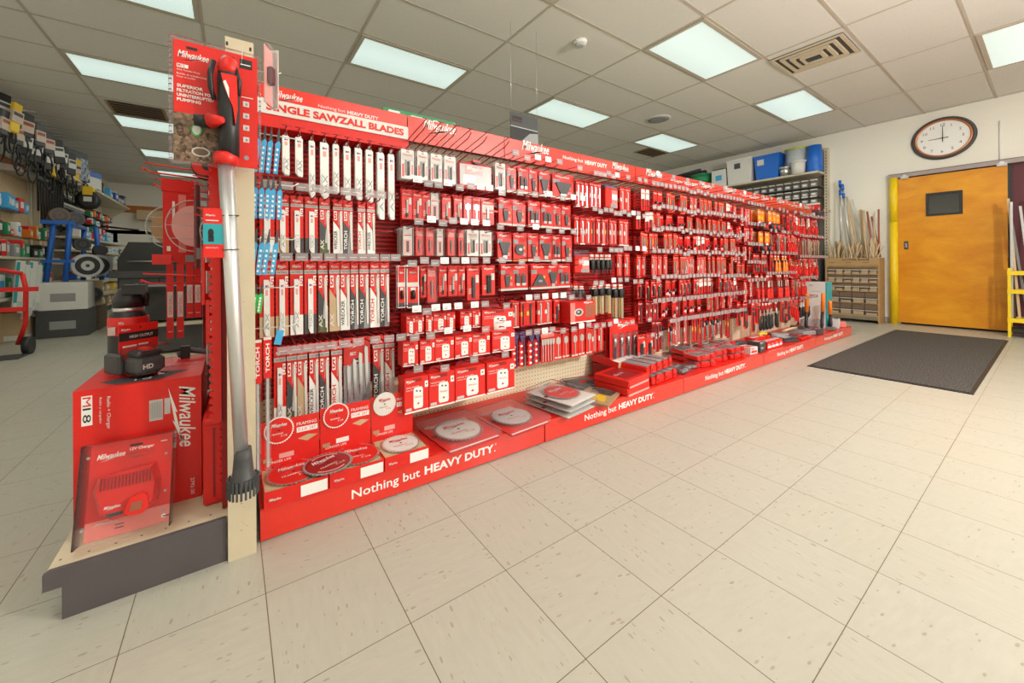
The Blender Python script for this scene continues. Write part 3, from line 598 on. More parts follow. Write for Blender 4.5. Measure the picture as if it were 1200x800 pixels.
PR['nut'] = lambda: nut(.03); PR['nut_long'] = lambda: nut(.19, 'long_shank_bit')
@proto('redbox')
def _():
    f = MB(); f.bbox(-.055, -.075, -.16, .055, 0, -.01, 'red', .004); f.frame((-.055, -.0752, -.16), (1, 0, 0), (0, 0, 1)); f.patch(.055, .0, .108, .13, 'red_pale'); f.patch(.058, .06, .105, .10, 'white', .0008); f.patch(.045, .002, .10, .03, 'grey', .0008); r = f.build('bulk_bit_box')
    g = MB(); g.bbox(-.058, -.078, -.03, .058, .002, .03, 'clear_dark', .004); g.build('lid', r); g = MB(); g.box(-.05, -.06, -.009, .05, -.01, .006, 'purple'); g.build('foam', r); return r, .116, .19, .078
@proto('dustkit')
def _():
    f = MB(); f.bbox(-.085, -.11, -.17, .085, 0, 0, 'red', .004); f.frame((-.085, -.1102, -.17), (1, 0, 0), (0, 0, 1)); f.patch(0, .012, .03, .16, 'red_pale'); f.disc(.055, .085, .030, 'lightgrey', .0006, 20); f.disc(.055, .085, .020, 'dark', .001, 16); f.disc(.052, .088, .008, 'steel', .0014, 10); f.patch(.1, .04, .16, .14, 'rust'); f.logo(.09, .145, .06, 'white'); f.patch(0, 0, .17, .012, 'white')
    r = f.build('core_bit_carton'); g = MB(); g.box(-.085, -.004, 0, .085, -.001, .07, 'clear_pink'); g.build('hang_card', r); return r, .17, .17, .11
@proto('driver_set')
def _():
    w_, h = .19, .21; f = card(w_, h); f.logo(.05, h - .04, .08, 'white'); r = f.build('nut_driver_set')
    for k in range(4):
        x = -.066 + k * .044; g = MB(); g.bbox(x - .016, -.022, -.19, x + .016, -.003, -.05, 'clear_dark', .005); g.build('blister', r)
        g = MB(); g.lathe((x, -.012, -.10), [(.008, 0), (.009, .03)], 'chrome', 10); g.cyl((x, -.012, -.17), (x, -.012, -.11), .005, .005, 'steel' if k % 2 else 'black', 8); g.build('driver', r)
    return r, w_, h, .026
def d_tape(f, w_, h):
    f.patch(0, h * .45, w_, h, 'orange'); f.logo(w_ * .1, h * .8, w_ * .7, 'white', .001); f.disc(w_ * .5, h * .6, w_ * .18, 'yellow', .0008); f.poly([(w_ * .05, h * .3), (w_ * .5, h * .45), (w_ * .95, h * .3)], 'white', .0009)
    f.lathe((0, -.045, -h * .78), [(.030, 0), (.034, .01), (.034, .03), (.030, .04)], 'black', 16, 'y'); f.cyl((0, -.047, -h * .78), (0, -.044, -h * .78), .018, .018, 'red', 14)
PR['tape'] = lambda: simple('tape_measure_pack', .085, .17, d_tape, front=.045)
def handle_tool(c1, c2, name, L=.20, jaw='chrome'):
    def mk():
        f = MB(); f.box(-.016, -.004, -.05, .016, -.001, .012, 'red'); f.frame((-.016, -.004, -.05), (1, 0, 0), (0, 0, 1)); f.patch(.003, .03, .029, .045, 'white'); f.patch(.004, .005, .028, .02, c2); r = f.build(name)
        g = MB(); g.cyl((0, -.014, -.05), (0, -.014, -.10), .004, .004, jaw, 8); g.lathe((0, -.014, -L), [(.009, 0), (.014, .012), (.013, .045), (.010, .07), (.013, .09), (.008, .10)], c1, 12); g.build('handle', r); return r, .034, L + .012, .028
    return mk
PR['screwdriver'] = handle_tool('red', 'dark', 'screwdriver', .21)
PR['black_driver'] = handle_tool('black', 'red_dark', 'screwdriver', .19)
PR['orange_handle'] = handle_tool('orange', 'yellow', 'insulated_screwdriver', .17)
@proto('pliers')
def _():
    f = MB(); f.box(-.026, -.004, -.21, .026, -.001, .012, 'red'); f.frame((-.026, -.004, -.21), (1, 0, 0), (0, 0, 1)); f.logo(.006, .19, .04, 'white'); f.patch(.004, .004, .048, .03, 'white'); r = f.build('pliers_pack')
    g = MB(); g.prism([(-.010, -.085), (-.008, -.045), (-.001, -.03), (.001, -.03), (.008, -.045), (.010, -.085)][::-1], 'y', -.014, -.005, 'chrome'); g.cyl((0, -.016, -.075), (0, -.004, -.075), .008, .008, 'steel', 12); g.build('jaw', r)
    g = MB(); g.tube([(-.008, -.010, -.08), (-.020, -.012, -.11), (-.020, -.012, -.15), (-.014, -.012, -.20)], .006, 'red', 8); g.tube([(.008, -.010, -.08), (.020, -.012, -.11), (.020, -.012, -.15), (.014, -.012, -.20)], .006, 'red', 8)
    g.build('grip', r); return r, .054, .22, .018
@proto('wrench')
def _():
    f = MB(); f.box(-.020, -.004, -.06, .020, -.001, .012, 'red'); f.frame((-.020, -.004, -.06), (1, 0, 0), (0, 0, 1)); f.logo(.004, .045, .032, 'white'); f.patch(.004, .008, .036, .025, 'offwhite'); r = f.build('adjustable_wrench')
    g = MB(); g.prism([(-.018, -.06), (-.022, -.03), (-.008, -.012), (-.004, -.03), (.006, -.03), (.012, -.014), (.020, -.035), (.010, -.07), (.008, -.19), (.012, -.205), (0, -.215), (-.012, -.205), (-.008, -.19)], 'y', -.014, -.005, 'steel'); g.build('body', r); return r, .044, .22, .016
@proto('knife')
def _():
    w_, h = .05, .19; f = card(w_, h); f.logo(.006, h - .03, .038, 'white'); f.patch(.004, h - .06, w_ - .004, h - .042, 'dark'); r = f.build('utility_knife_pack')
    g = MB(); g.prism([(-.010, -.06), (.006, -.055), (.012, -.10), (.010, -.165), (-.006, -.17), (-.012, -.11)][::-1], 'y', -.014, -.003, 'dark'); g.box(-.008, -.016, -.13, .008, -.014, -.08, 'red'); g.build('knife', r); return r, w_, h, .018
@proto('hammerless')
def _():
    w_, h = .045, .24; f = card(w_, h); f.logo(.005, h - .03, .034, 'white'); f.patch(.004, h * .5, w_ - .004, h * .62, 'white'); r = f.build('chisel_pack')
    g = MB(); g.cyl((0, -.01, -.06), (0, -.01, -.19), .008, .006, 'grey', 10); g.prism([(-.006, -.19), (-.014, -.22), (.014, -.22), (.006, -.19)], 'y', -.012, -.006, 'steel'); g.cyl((0, -.01, -.06), (0, -.01, -.10), .011, .010, 'black', 10); g.build('chisel', r); return r, w_, h, .022
# hooks
def hook(tagc='tag_white', L=.30, tg=True):
    f = MB(); f.box(-.014, -.006, -.012, .014, 0, .012, 'red_wire'); f.tube([(0, -.006, 0), (0, -L + .03, .002), (0, -L, .016)], .0028, 'red_wire', 5); f.tube([(0, -.006, .034), (0, -L, .034)], .0024, 'red_wire', 5); f.tube([(0, -.004, 0), (0, -.004, .034)], .002, 'red_wire', 4)
    r = f.build('peg_hook')
    if tg: g = MB(); g.box(-.022, -L - .003, .006, .022, -L, .036, tagc); g.frame((-.022, -L - .003, .006), (1, 0, 0), (0, 0, 1)); g.patch(.006, .006, .026, .009, 'grey'); g.patch(.006, .013, .034, .016, 'lightgrey'); g.build('price_tag', r)
    else: g = MB(); g.tube([(-.018, -L, .034), (.018, -L, .034)], .002, 'red_wire', 4); g.build('cross_bar', r)
    return r
CACHE = {}
def get(k):
    if k not in CACHE: r, a, b_, d_ = PR[k](); CACHE[k] = [r, a, b_, d_, 0]
    return CACHE[k]
def put(k, loc, w_=None, h=None, label=None, cat=None, group=None, rz=0, tilt=0):
    c = get(k); r = c[0] if c[4] == 0 else copy_tree(c[0]); c[4] += 1
    r.location = loc; r.rotation_euler = (tilt, 0, rz); r.scale = ((w_ / c[1]) if w_ else 1, 1, (h / c[2]) if h else 1)
    for q in ('label', 'category', 'group'):
        if q in r: del r[q]
    return tag(r, label, cat, group)
HK = {}; HN = [0]; REST = MB()
def put_hook(loc, style, label, L=.30):
    HN[0] += 1
    if HN[0] > 296:   # the smallest and farthest hooks
        f = REST; x, y, z = loc; f.tube([(x, y - .006, z), (x, y - L + .03, z + .002), (x, y - L, z + .016)], .0022, 'red_wire', 4); f.tube([(x, y - .006, z + .034), (x, y - L, z + .034)], .0019, 'red_wire', 4)
        f.box(x - .022, y - L - .003, z + .006, x + .022, y - L, z + .036, {'w': 'tag_white', 'g': 'tag_grey', 't': 'tag_film', 'n': 'tag_grey'}[style]); return
    if style not in HK: HK[style] = [hook(*{'w': ('tag_white',), 'g': ('tag_grey',), 't': ('tag_film',), 'n': ('tag_white', .30, False)}[style]), 0]
    c = HK[style]; r = c[0] if c[1] == 0 else copy_tree(c[0]); c[1] += 1
    r.location = loc; r.scale = (1, L / .30, 1); r.rotation_euler = (R(-9) if style == 'n' and L > .2 else R(-3) if style in 'wg' else 0, 0, 0); return tag(r, label, 'hook', 'wire hooks on the red display')
ROWS = [
    (1, '', 1.72, 1.459, 'g', 2, 0.012, [('blade', 0.189, 0.026, 0.16), ('blade', 0.238, 0.029, 0.161), ('blade', 0.288, 0.024, 0.242), ('blade', 0.338, 0.035, 0.24), ('blade', 0.386, 0.025, 0.21), ('blade', 0.434, 0.029, 0.239), ('blade', 0.484, 0.031, 0.234), ('blade', 0.534, 0.032, 0.237), ('blade', 0.587, 0.033, 0.312), ('blade', 0.638, 0.03, 0.309)]),
    (1, '', 1.72, 1.207, 'g', 2, 0.012, [('saw_white', 0.12, 0.051, 0.237), ('saw_kraft', 0.175, 0.046, 0.237), ('saw_black', 0.229, 0.048, 0.237), ('saw_black', 0.285, 0.05, 0.237), ('saw_camo', 0.338, 0.042, 0.237), ('saw_white2', 0.393, 0.04, 0.237), ('saw_grey2', 0.436, 0.041, 0.237), ('saw_red2', 0.497, 0.034, 0.237), ('saw_white2', 0.54, 0.036, 0.237)]),
    (1, '', 1.72, 0.942, 'g', 2, 0.012, [('saw_kraft', 0.117, 0.051, 0.312), ('saw_kraft', 0.172, 0.046, 0.312), ('saw_white', 0.226, 0.048, 0.312), ('saw_black', 0.279, 0.047, 0.312), ('saw_camo', 0.329, 0.038, 0.312), ('saw_kraft2', 0.377, 0.043, 0.312), ('saw_white2', 0.422, 0.04, 0.312), ('saw_grey2', 0.463, 0.034, 0.312), ('saw_grey2', 0.506, 0.041, 0.312), ('saw_red2', 0.556, 0.044, 0.312), ('saw_grey2', 0.603, 0.043, 0.312)]),
    (1, '', 1.72, 0.591, 'g', 2, 0.012, [('saw_white', 0.162, 0.043, 0.337), ('saw_camo', 0.206, 0.037, 0.337), ('saw_kraft2', 0.246, 0.039, 0.337), ('saw_white2', 0.291, 0.037, 0.337), ('saw_grey2', 0.333, 0.038, 0.337), ('saw_red2', 0.384, 0.045, 0.337), ('saw_set', 0.475, 0.118, 0.308), ('saw_grey2', 0.571, 0.05, 0.309), ('saw_red2', 0.626, 0.046, 0.315)]),
    (2, '', 1.7, 1.478, 'n', 3, 0.028, [('clam', 0.72, 0.075, 0.151), ('clam', 0.795, 0.064, 0.151), ('clam', 0.872, 0.072, 0.151), ('clam', 0.951, 0.076, 0.151), ('driver_case', 1.109, 0.225, 0.151)]),
    (2, '', 1.7, 1.282, 'w', 2, 0.02, [('bit', 0.71, 0.052, 0.143), ('bit', 0.764, 0.049, 0.143), ('bit', 0.816, 0.041, 0.143), ('clam_white', 0.866, 0.05, 0.143), ('bit', 0.931, 0.05, 0.143), ('bit', 0.996, 0.048, 0.143), ('spade', 1.054, 0.048, 0.143), ('spade', 1.108, 0.05, 0.143), ('bit_white', 1.187, 0.085, 0.143)]),
    (2, '', 1.7, 1.103, 'w', 4, 0.024, [('clam_white', 0.714, 0.052, 0.147), ('clam_red', 0.778, 0.042, 0.147), ('clam_red', 0.837, 0.047, 0.147), ('clam_white', 0.893, 0.039, 0.147), ('clam_red', 0.955, 0.047, 0.147), ('clam_red', 1.017, 0.036, 0.147), ('clam', 1.087, 0.081, 0.147), ('clam', 1.175, 0.085, 0.147)]),
    (2, '', 1.7, 0.915, 'g', 2, 0.024, [('bordered', 0.682, 0.037, 0.203), ('bordered', 0.742, 0.064, 0.207), ('bit_dark', 0.796, 0.03, 0.159), ('clam_red', 0.846, 0.056, 0.197), ('bit', 0.905, 0.046, 0.159), ('bit', 0.961, 0.056, 0.159), ('bit', 1.014, 0.041, 0.159), ('bit_dark', 1.086, 0.076, 0.189), ('bit_black', 1.187, 0.085, 0.166)]),
    (2, '', 1.66, 0.688, 'w', 1, 0.03, [('carton_sq', 0.702, 0.043, 0.091), ('carton_sq', 0.752, 0.047, 0.091), ('carton_sq', 0.798, 0.037, 0.091), ('carton_sq', 0.857, 0.071, 0.091), ('carton_sq', 0.92, 0.046, 0.091), ('carton_sq', 1.014, 0.067, 0.091), ('carton_sq', 1.077, 0.048, 0.091), ('carton_sq', 1.212, 0.201, 0.128)]),
    (2, '', 1.62, 0.573, 'w', 1, 0.03, [('carton', 0.69, 0.074, 0.112), ('carton', 0.77, 0.077, 0.112), ('carton', 0.864, 0.102, 0.112), ('carton', 0.969, 0.102, 0.112), ('carton', 1.078, 0.106, 0.112), ('carton', 1.22, 0.145, 0.112)]),
    (2, '', 1.58, 0.426, 'g', 1, 0.03, [('carton', 0.692, 0.118, 0.158), ('carton', 0.825, 0.133, 0.158), ('carton', 0.986, 0.175, 0.158), ('carton', 1.175, 0.181, 0.158)]),
    (3, '', 1.7, 1.491, 'w', 2, 0.02, [('clam', 1.28, 0.078, 0.158), ('omt_narrow', 1.361, 0.065, 0.158), ('omt_two', 1.439, 0.078, 0.158), ('omt_narrow', 1.518, 0.068, 0.158), ('omt_wedge', 1.607, 0.085, 0.158), ('omt_wedge', 1.777, 0.183, 0.158)]),
    (3, '', 1.7, 1.295, 'w', 2, 0.02, [('omt_narrow', 1.308, 0.097, 0.154), ('omt_narrow', 1.416, 0.096, 0.154), ('omt_two', 1.525, 0.094, 0.154), ('omt_two', 1.629, 0.1, 0.154), ('omt_narrow', 1.72, 0.067, 0.154), ('omt_narrow', 1.802, 0.085, 0.154)]),
    (3, '', 1.7, 1.103, 'g', 2, 0.02, [('omt_wedge', 1.308, 0.097, 0.167), ('omt_semi', 1.42, 0.103, 0.167), ('omt_narrow', 1.518, 0.081, 0.167), ('omt_wedge', 1.62, 0.102, 0.167), ('omt_two', 1.717, 0.071, 0.167), ('omt_narrow', 1.802, 0.085, 0.167)]),
    (3, '', 1.7, 0.921, 'g', 2, 0.02, [('omt_narrow', 1.317, 0.091, 0.153), ('omt_two', 1.425, 0.107, 0.153), ('omt_tri', 1.559, 0.137, 0.153), ('omt_wedge', 1.679, 0.088, 0.153), ('omt_two', 1.784, 0.107, 0.153)]),
    (3, '', 1.7, 0.71, 'w', 2, 0.02, [('thin_white', 1.368, 0.05, 0.157), ('thin_dark', 1.425, 0.039, 0.157), ('thin_dark', 1.488, 0.073, 0.157), ('thin_white', 1.566, 0.055, 0.157), ('thin_white', 1.632, 0.064, 0.157), ('bit_dark', 1.699, 0.048, 0.157)]),
    (3, '', 1.62, 0.695, 'g', 1, 0.02, [('dustkit', 1.849, 0.226, 0.135)]),
    (3, '', 1.7, 0.519, 'g', 2, 0.02, [('purple', 1.365, 0.056, 0.201), ('purple', 1.425, 0.051, 0.201), ('purple', 1.484, 0.053, 0.201), ('purple', 1.542, 0.047, 0.201), ('bundle', 1.626, 0.107, 0.201), ('spade', 1.716, 0.059, 0.201), ('spade', 1.784, 0.061, 0.201), ('spade', 1.85, 0.059, 0.201), ('spade', 1.918, 0.061, 0.201), ('spade', 1.986, 0.059, 0.201), ('thin_grey', 2.05, 0.052, 0.201), ('thin_grey', 2.111, 0.052, 0.201), ('driver_set', 2.386, 0.335, 0.331)]),
    (3, '', 1.72, 1.478, 'g', 2, 0.02, [('thin_white', 1.925, 0.036, 0.181), ('thin_grey', 1.966, 0.038, 0.181), ('thin_white', 2.008, 0.038, 0.181), ('thin_grey', 2.05, 0.039, 0.181), ('thin_white', 2.094, 0.04, 0.181), ('thin_grey', 2.136, 0.036, 0.181), ('redbox', 2.251, 0.14, 0.181), ('thin_white', 2.38, 0.059, 0.181), ('thin_grey', 2.449, 0.06, 0.181)]),
    (3, '', 1.72, 1.241, 'g', 2, 0.02, [('thin_grey', 1.913, 0.044, 0.192), ('thin_white', 1.966, 0.046, 0.192), ('thin_grey', 2.021, 0.047, 0.192), ('thin_dark', 2.072, 0.04, 0.192), ('thin_grey', 2.12, 0.04, 0.192), ('thin_white', 2.163, 0.036, 0.192), ('thin_dark', 2.208, 0.036, 0.192), ('thin_grey', 2.257, 0.042, 0.192), ('thin_grey', 2.308, 0.043, 0.192), ('thin_white', 2.364, 0.049, 0.192), ('thin_white', 2.429, 0.06, 0.192)]),
    (3, '', 1.72, 0.998, 'g', 2, 0.02, [('redbox', 1.957, 0.148, 0.152), ('nut', 2.07, 0.044, 0.152), ('nut', 2.12, 0.042, 0.152), ('nut', 2.168, 0.043, 0.152), ('nut', 2.22, 0.041, 0.152), ('nut', 2.266, 0.042, 0.152), ('thin_grey', 2.35, 0.058, 0.172), ('thin_grey', 2.429, 0.06, 0.174)]),
    (3, '', 1.72, 0.784, 'g', 2, 0.02, [('nut', 1.915, 0.048, 0.106), ('nut', 1.972, 0.05, 0.109), ('nut_long', 2.093, 0.057, 0.219), ('nut_long', 2.16, 0.059, 0.219), ('nut_long', 2.229, 0.06, 0.219), ('nut_long', 2.321, 0.058, 0.275), ('nut_long', 2.389, 0.06, 0.281)]),
    (3, '', 1.66, 0.4, 'g', 1, 0.02, [('bit_black', 2.522, 0.089, 0.2), ('bit_black', 2.62, 0.087, 0.214)]),
]
LOOK = {'blade': ('saw blade', 'single white-sleeved saw blade'), 'saw_white': ('saw blade pack', 'red saw blade card, white bottom'), 'saw_kraft': ('saw blade pack', 'red saw blade card, tan bottom'),
 'saw_black': ('saw blade pack', 'red saw blade card, black bottom'), 'saw_camo': ('saw blade pack', 'slim red blade pack, camouflage bottom'), 'saw_kraft2': ('saw blade pack', 'slim red blade pack, brown bottom'),
 'saw_white2': ('saw blade pack', 'slim red blade pack, pale bottom'), 'saw_grey2': ('saw blade pack', 'slim red blade pack, grey bottom'), 'saw_red2': ('saw blade pack', 'slim red blade pack, red lettering'),
 'saw_set': ('saw blade set', 'wide clear four-blade saw pack'), 'clam': ('bit pack', 'pinkish clamshell bit pack'), 'clam_red': ('bit pack', 'clear clamshell, red card'), 'clam_white': ('bit pack', 'clear clamshell, white card'),
 'driver_case': ('bit case', 'wide clear driver bit case'), 'bit': ('drill bit', 'red carded drill bit'), 'bit_white': ('drill bit', 'red bit pack, white panel'), 'bit_dark': ('drill bit', 'red pack with dark bit'), 'bit_black': ('drill bit', 'red pack, thick black bit'),
 'bordered': ('socket adapter', 'white-bordered red adapter pack'), 'omt_wedge': ('tool blade', 'red pack, dark wedge-shaped blades'), 'omt_semi': ('tool blade', 'red pack, dark half-moon blade'), 'omt_narrow': ('tool blade', 'red pack, narrow dark blade'),
 'omt_tri': ('sanding pad', 'red pack, dark triangular pad'), 'omt_two': ('tool blade', 'red pack, pair of dark blades'), 'thin_white': ('drill bit', 'thin red bit pack, white stripe'), 'thin_grey': ('drill bit', 'thin red bit pack, grey stripe'),
 'thin_dark': ('drill bit', 'thin red bit pack, dark stripe'), 'deep_card': ('drill bit', 'deep red step drill card'), 'pale_card': ('countersink', 'white-topped red countersink card'), 'orange_card': ('drill bit', 'narrow orange-red bit card'), 'small_card': ('accessory', 'small red accessory card'), 'spade': ('spade bit', 'red carded grey spade bit'), 'bundle': ('spade bit set', 'red set of five spade bits'),
 'purple': ('arbor', 'purple-clipped long arbor'), 'carton': ('hole saw box', 'red hole saw carton'), 'carton_sq': ('hole saw box', 'small red hole saw carton'), 'nut': ('nut driver', 'short black nut driver, red-white top'), 'nut_long': ('long bit', 'long-shanked black-headed bit'),
 'redbox': ('bit box', 'red bulk box, clear violet lid'), 'dustkit': ('box', 'red core bit carton'), 'driver_set': ('driver set', 'red card of four nut drivers'), 'tape': ('tape measure', 'orange card with black tape measure'),
 'screwdriver': ('screwdriver', 'red-handled screwdriver'), 'black_driver': ('screwdriver', 'black-handled screwdriver'), 'orange_handle': ('screwdriver', 'orange-handled screwdriver'), 'pliers': ('pliers', 'red-gripped pliers on card'),
 'wrench': ('wrench', 'steel adjustable wrench'), 'knife': ('knife', 'dark utility knife on red card'), 'hammerless': ('chisel', 'grey chisel on red card')}
def auto_row(bay, x0, x1, z, h, kinds, pitch, run=4, yp=1.70, depth=1, hk='g'):
    out = []; x = x0; k = None; n = 0
    while x < x1:
        if n <= 0: k = random.choice(kinds); n = random.randint(2, run)
        w_ = pitch * random.uniform(.85, 1.15)
        if random.random() < .93: out.append((k, round(x + w_ / 2, 3), round(w_ * .92, 3), round(h * random.uniform(.85, 1.15), 3))); x += w_; n -= 1
    ROWS.append((bay, '', yp + random.uniform(-.02, .02), z, hk, depth, .03, out))
for z, h, ks in ((1.475, .15, ['orange_card', 'small_card', 'pale_card', 'thin_white']), (1.315, .15, ['small_card', 'orange_card', 'pale_card', 'bit_dark']), (1.155, .155, ['orange_card', 'small_card', 'thin_white', 'pale_card']),
                 (.985, .18, ['orange_card', 'orange_card', 'thin_grey', 'deep_card']), (.795, .15, ['bit_dark', 'small_card', 'orange_card', 'bit_black', 'pale_card']), (.64, .15, ['small_card', 'bit', 'orange_card', 'deep_card'])):
    auto_row(4, 2.52, 3.98, z, h, ks, .056, 6, yp=1.68)
auto_row(4, 2.74, 3.98, .485, .25, ['thin_dark', 'spade', 'thin_white', 'hammerless', 'deep_card'], .050, 7)
auto_row(5, 4.04, 4.42, 1.475, .18, ['thin_white', 'pale_card', 'bit_white'], .066, 4); auto_row(5, 4.04, 4.42, 1.285, .18, ['small_card', 'orange_card', 'bit'], .066, 4)
ROWS.append((5, '', 1.60, 1.46, 'g', 2, .06, [('tape', 4.48 + .102 * k, .094, .20) for k in range(6)] + [('knife', 5.11, .08, .2), ('wrench', 5.20, .07, .22), ('pliers', 5.28, .07, .22)]))
ROWS.append((5, '', 1.60, 1.235, 'g', 2, .06, [('tape', 4.47, .10, .20), ('tape', 4.58, .10, .20), ('tape', 4.69, .10, .20), ('wrench', 4.78, .06, .21), ('wrench', 4.85, .06, .21), ('pliers', 4.93, .07, .21), ('wrench', 5.01, .06, .22), ('pliers', 5.09, .07, .22), ('pliers', 5.17, .07, .21), ('wrench', 5.25, .06, .22)]))
auto_row(5, 4.04, 4.34, 1.09, .16, ['orange_card', 'thin_white'], .060, 4); ROWS.append((5, '', 1.64, 1.015, 'g', 1, .04, [('knife', 4.38 + .095 * k, .085, .19) for k in range(5)] + [('orange_handle', 4.86 + .075 * k, .056, .20) for k in range(6)]))
auto_row(5, 4.04, 4.44, .92, .16, ['small_card', 'orange_card', 'deep_card'], .060, 3); ROWS.append((5, '', 1.66, .81, 'g', 1, .04, [('screwdriver', 4.48 + .068 * k, .054, .29) for k in range(12)]))
auto_row(5, 4.04, 4.42, .75, .19, ['thin_white', 'bit_dark', 'deep_card'], .064, 3); auto_row(5, 4.04, 4.48, .55, .27, ['black_driver', 'knife', 'knife'], .078, 4, yp=1.64)
ROWS.append((5, '', 1.64, .53, 'g', 1, .04, [('black_driver', 4.53 + .062 * k, .056, .30) for k in range(8)] + [('knife', 5.04, .09, .26), ('tape', 5.14, .11, .26), ('knife', 5.24, .09, .26)]))
for z, h, ks in ((1.465, .245, ['pliers', 'wrench', 'pliers', 'pale_card']), (1.225, .25, ['pliers', 'wrench', 'knife', 'wrench']), (.985, .25, ['wrench', 'screwdriver', 'pliers']), (.745, .245, ['pliers', 'hammerless', 'pliers', 'wrench']), (.515, .25, ['knife', 'pliers', 'black_driver'])):
    auto_row(6, 5.34, 6.28 if z > .8 else 5.88, z, h, ks, .066, 3, yp=1.66)
BAY = {1: 'nearest bay', 2: 'second bay', 3: 'third bay', 4: 'fourth bay', 5: 'fifth bay', 6: 'farthest bay'}
cnt = {}
for bay, _, yp, z, hk, depth, step, items in ROWS:
    cnt[bay] = cnt.get(bay, 0) + 1; rn = ORD[cnt[bay] - 1]
    yp0 = yp
    for i, (k, x, w_, h) in enumerate(items):
        yp = yp0
        c = get(k); d_ = c[3]; cat, look = LOOK[k]
        big = k in ('tape', 'redbox', 'dustkit', 'carton', 'carton_sq', 'driver_case', 'clam', 'screwdriver', 'black_driver')
        zz = z - .012 * h / c[2]; yp = yp + (random.uniform(-.03, .03) if bay > 3 else random.uniform(-.008, .008) if bay > 1 else 0)
        n = depth
        hide = .0
        for q in range(n):
            yy = yp + d_ + q * max(step, d_ + .002)
            if yy > YP - .026: break
            lb = f'{look}, {ORD[i]} from left, {rn} row, {BAY[bay]}' + ('' if q == 0 else ', second deep' if q == 1 else ', third deep' if q == 2 else ', fourth deep')
            put(k, (x + (random.uniform(-.004, .004) if bay > 3 else 0) + random.uniform(-.002, .002) * (q > 0), yy, zz + (random.uniform(-.003, .003) if q else 0)), w_, h, lb, cat, f'{look}s, {BAY[bay]}', rz=R(random.uniform(-2.5, 2.5)))
        if k in ('carton', 'carton_sq', 'dustkit'): zh = zz + .004
        else: zh = zz
        style = hk if hk == 'n' else 't' if bay == 1 else random.choice('wwgtt') if hk == 'w' else random.choice('gggtgt' if bay > 3 else 'ggtwtt' if bay > 2 else 'ggtwt')
        if cnt[bay] == 1 and bay == 1: style = 'n'
        for s_ in ([-.3, .3] if k in ('driver_case', 'saw_set', 'driver_set') else [0]):
            put_hook((x + s_ * w_, YP - .012, zh), style, f'red wire hook, {ORD[i]} from left, {rn} row, {BAY[bay]}' + (', left of its pair' if s_ < 0 else ', right of its pair' if s_ > 0 else ''), L=.16 if (bay == 1 and style == 'n') else .36 if style == 'n' else .275 if yp > 1.6 else .31)
for q in range(20):
    x = 2.56 + q * .195; put_hook((x, YP - .012, 1.54), 'w' if q % 7 == 0 else 'g', '', L=.30)
tag(REST.build('peg_hook'), 'red wire hooks with small grey tags over the far bays of the display', 'hook', None, 'stuff')
# ------------------------------------------------------------------ goods lying on the base deck
def saw_disc(name, r_, c, rim='steel', logo='white', n=36, arc=False):
    f = MB(); pts = []
    for i in range(n):
        a = 2 * math.pi * i / n; pts += [(r_ * .93 * math.cos(a), r_ * .93 * math.sin(a)), (r_ * math.cos(a + .06), r_ * math.sin(a + .06)), (r_ * .94 * math.cos(a + .12), r_ * .94 * math.sin(a + .12))]
    f.prism(pts, 'z', 0, .0025, rim); f.frame((0, 0, .0025), (1, 0, 0), (0, 1, 0)); f.disc(0, 0, r_ * .88, c, .0004, 36); f.disc(0, 0, r_ * .06, 'black', .0012, 10)
    f.logo(-r_ * .5, r_ * .15, r_ * 1.0, logo, .001, res=2); f.text('FRAMING', -r_ * .45, -r_ * .30, r_ * .12, logo, .001); f.text('7-1/4', r_ * .1, -r_ * .5, r_ * .14, logo, .001)
    if arc:
        for s_ in (0, math.pi):
            a0 = [s_ + .5 + .1 * k for k in range(16)]; f.poly([(r_ * .8 * math.cos(a), r_ * .8 * math.sin(a)) for a in a0] + [(r_ * .72 * math.cos(a), r_ * .72 * math.sin(a)) for a in a0[::-1]], 'pink', .0008)
    return f.build(name)
def display(x0, x1, y0, y1, zt, c_, face, logo, lb, place):
    # cardboard counter display: tray with kraft inside, red back card rising behind, blade disc on the card
    r = empty('blade_display_box', (x0, y0, ZD)); tag(r, lb, 'display box', 'cardboard saw blade displays'); W = x1 - x0 - .004; D = y1 - y0; H = zt - ZD
    f = MB(); f.box(0, 0, 0, W, .003, .055, 'red'); f.box(0, D - .003, 0, W, D, .055, 'red'); f.box(0, .003, 0, .003, D - .003, .055, 'red'); f.box(W - .003, .003, 0, W, D - .003, .055, 'red'); f.box(.003, .003, 0, W - .003, D - .003, .050, 'kraft_light')
    f.frame((0, 0, 0), (1, 0, 0), (0, 0, 1)); f.logo(.015, .018, .035, 'white'); f.patch(W * .55, .006, W * .98, .045, 'white', .0006); f.build('tray', r)
    f = MB(); f.box(0, D, 0, W, D + .003, H, 'red'); f.frame((0, D, 0), (1, 0, 0), (0, 0, 1)); f.text('FRAMING', W * .60, H - .035, .012, 'white', width=W * .35); f.patch(W * .6, H - .062, W * .97, H - .042, 'white'); f.text('7-1/4  24T', W * .62, H - .058, .012, 'red', .0009, width=W * .32)
    f.poly([(W * .62, H - .085), (W * .8, H - .075), (W * .97, H - .083), (W * .78, H - .10)], 'kraft_light', .0006); f.text('LONGER LIFE', W * .1, H * .30, .009, 'white', width=W * .4); f.patch(W * .04, H * .34, W * .18, H * .40, 'kraft', .0006); f.patch(W * .3, H * .36, W * .55, H * .44, 'pink' if not place else 'white', .0006); f.build('back_card', r)
    d_ = saw_disc('printed_blade', .052, c_, 'white' if c_ == 'red' else 'offwhite', logo); d_.parent = r; KIDS.setdefault(r.name, []).append(d_); d_.location = (W * .30, D - .004, H - .035); d_.rotation_euler = (R(90), 0, 0); d_.scale = (1, 1, 1)
    return r
display(.085, .292, 1.43, 1.60, .335, 'red', 1, 'white', 'red cardboard display with red blade disc, leftmost on the base deck by the post', 0)
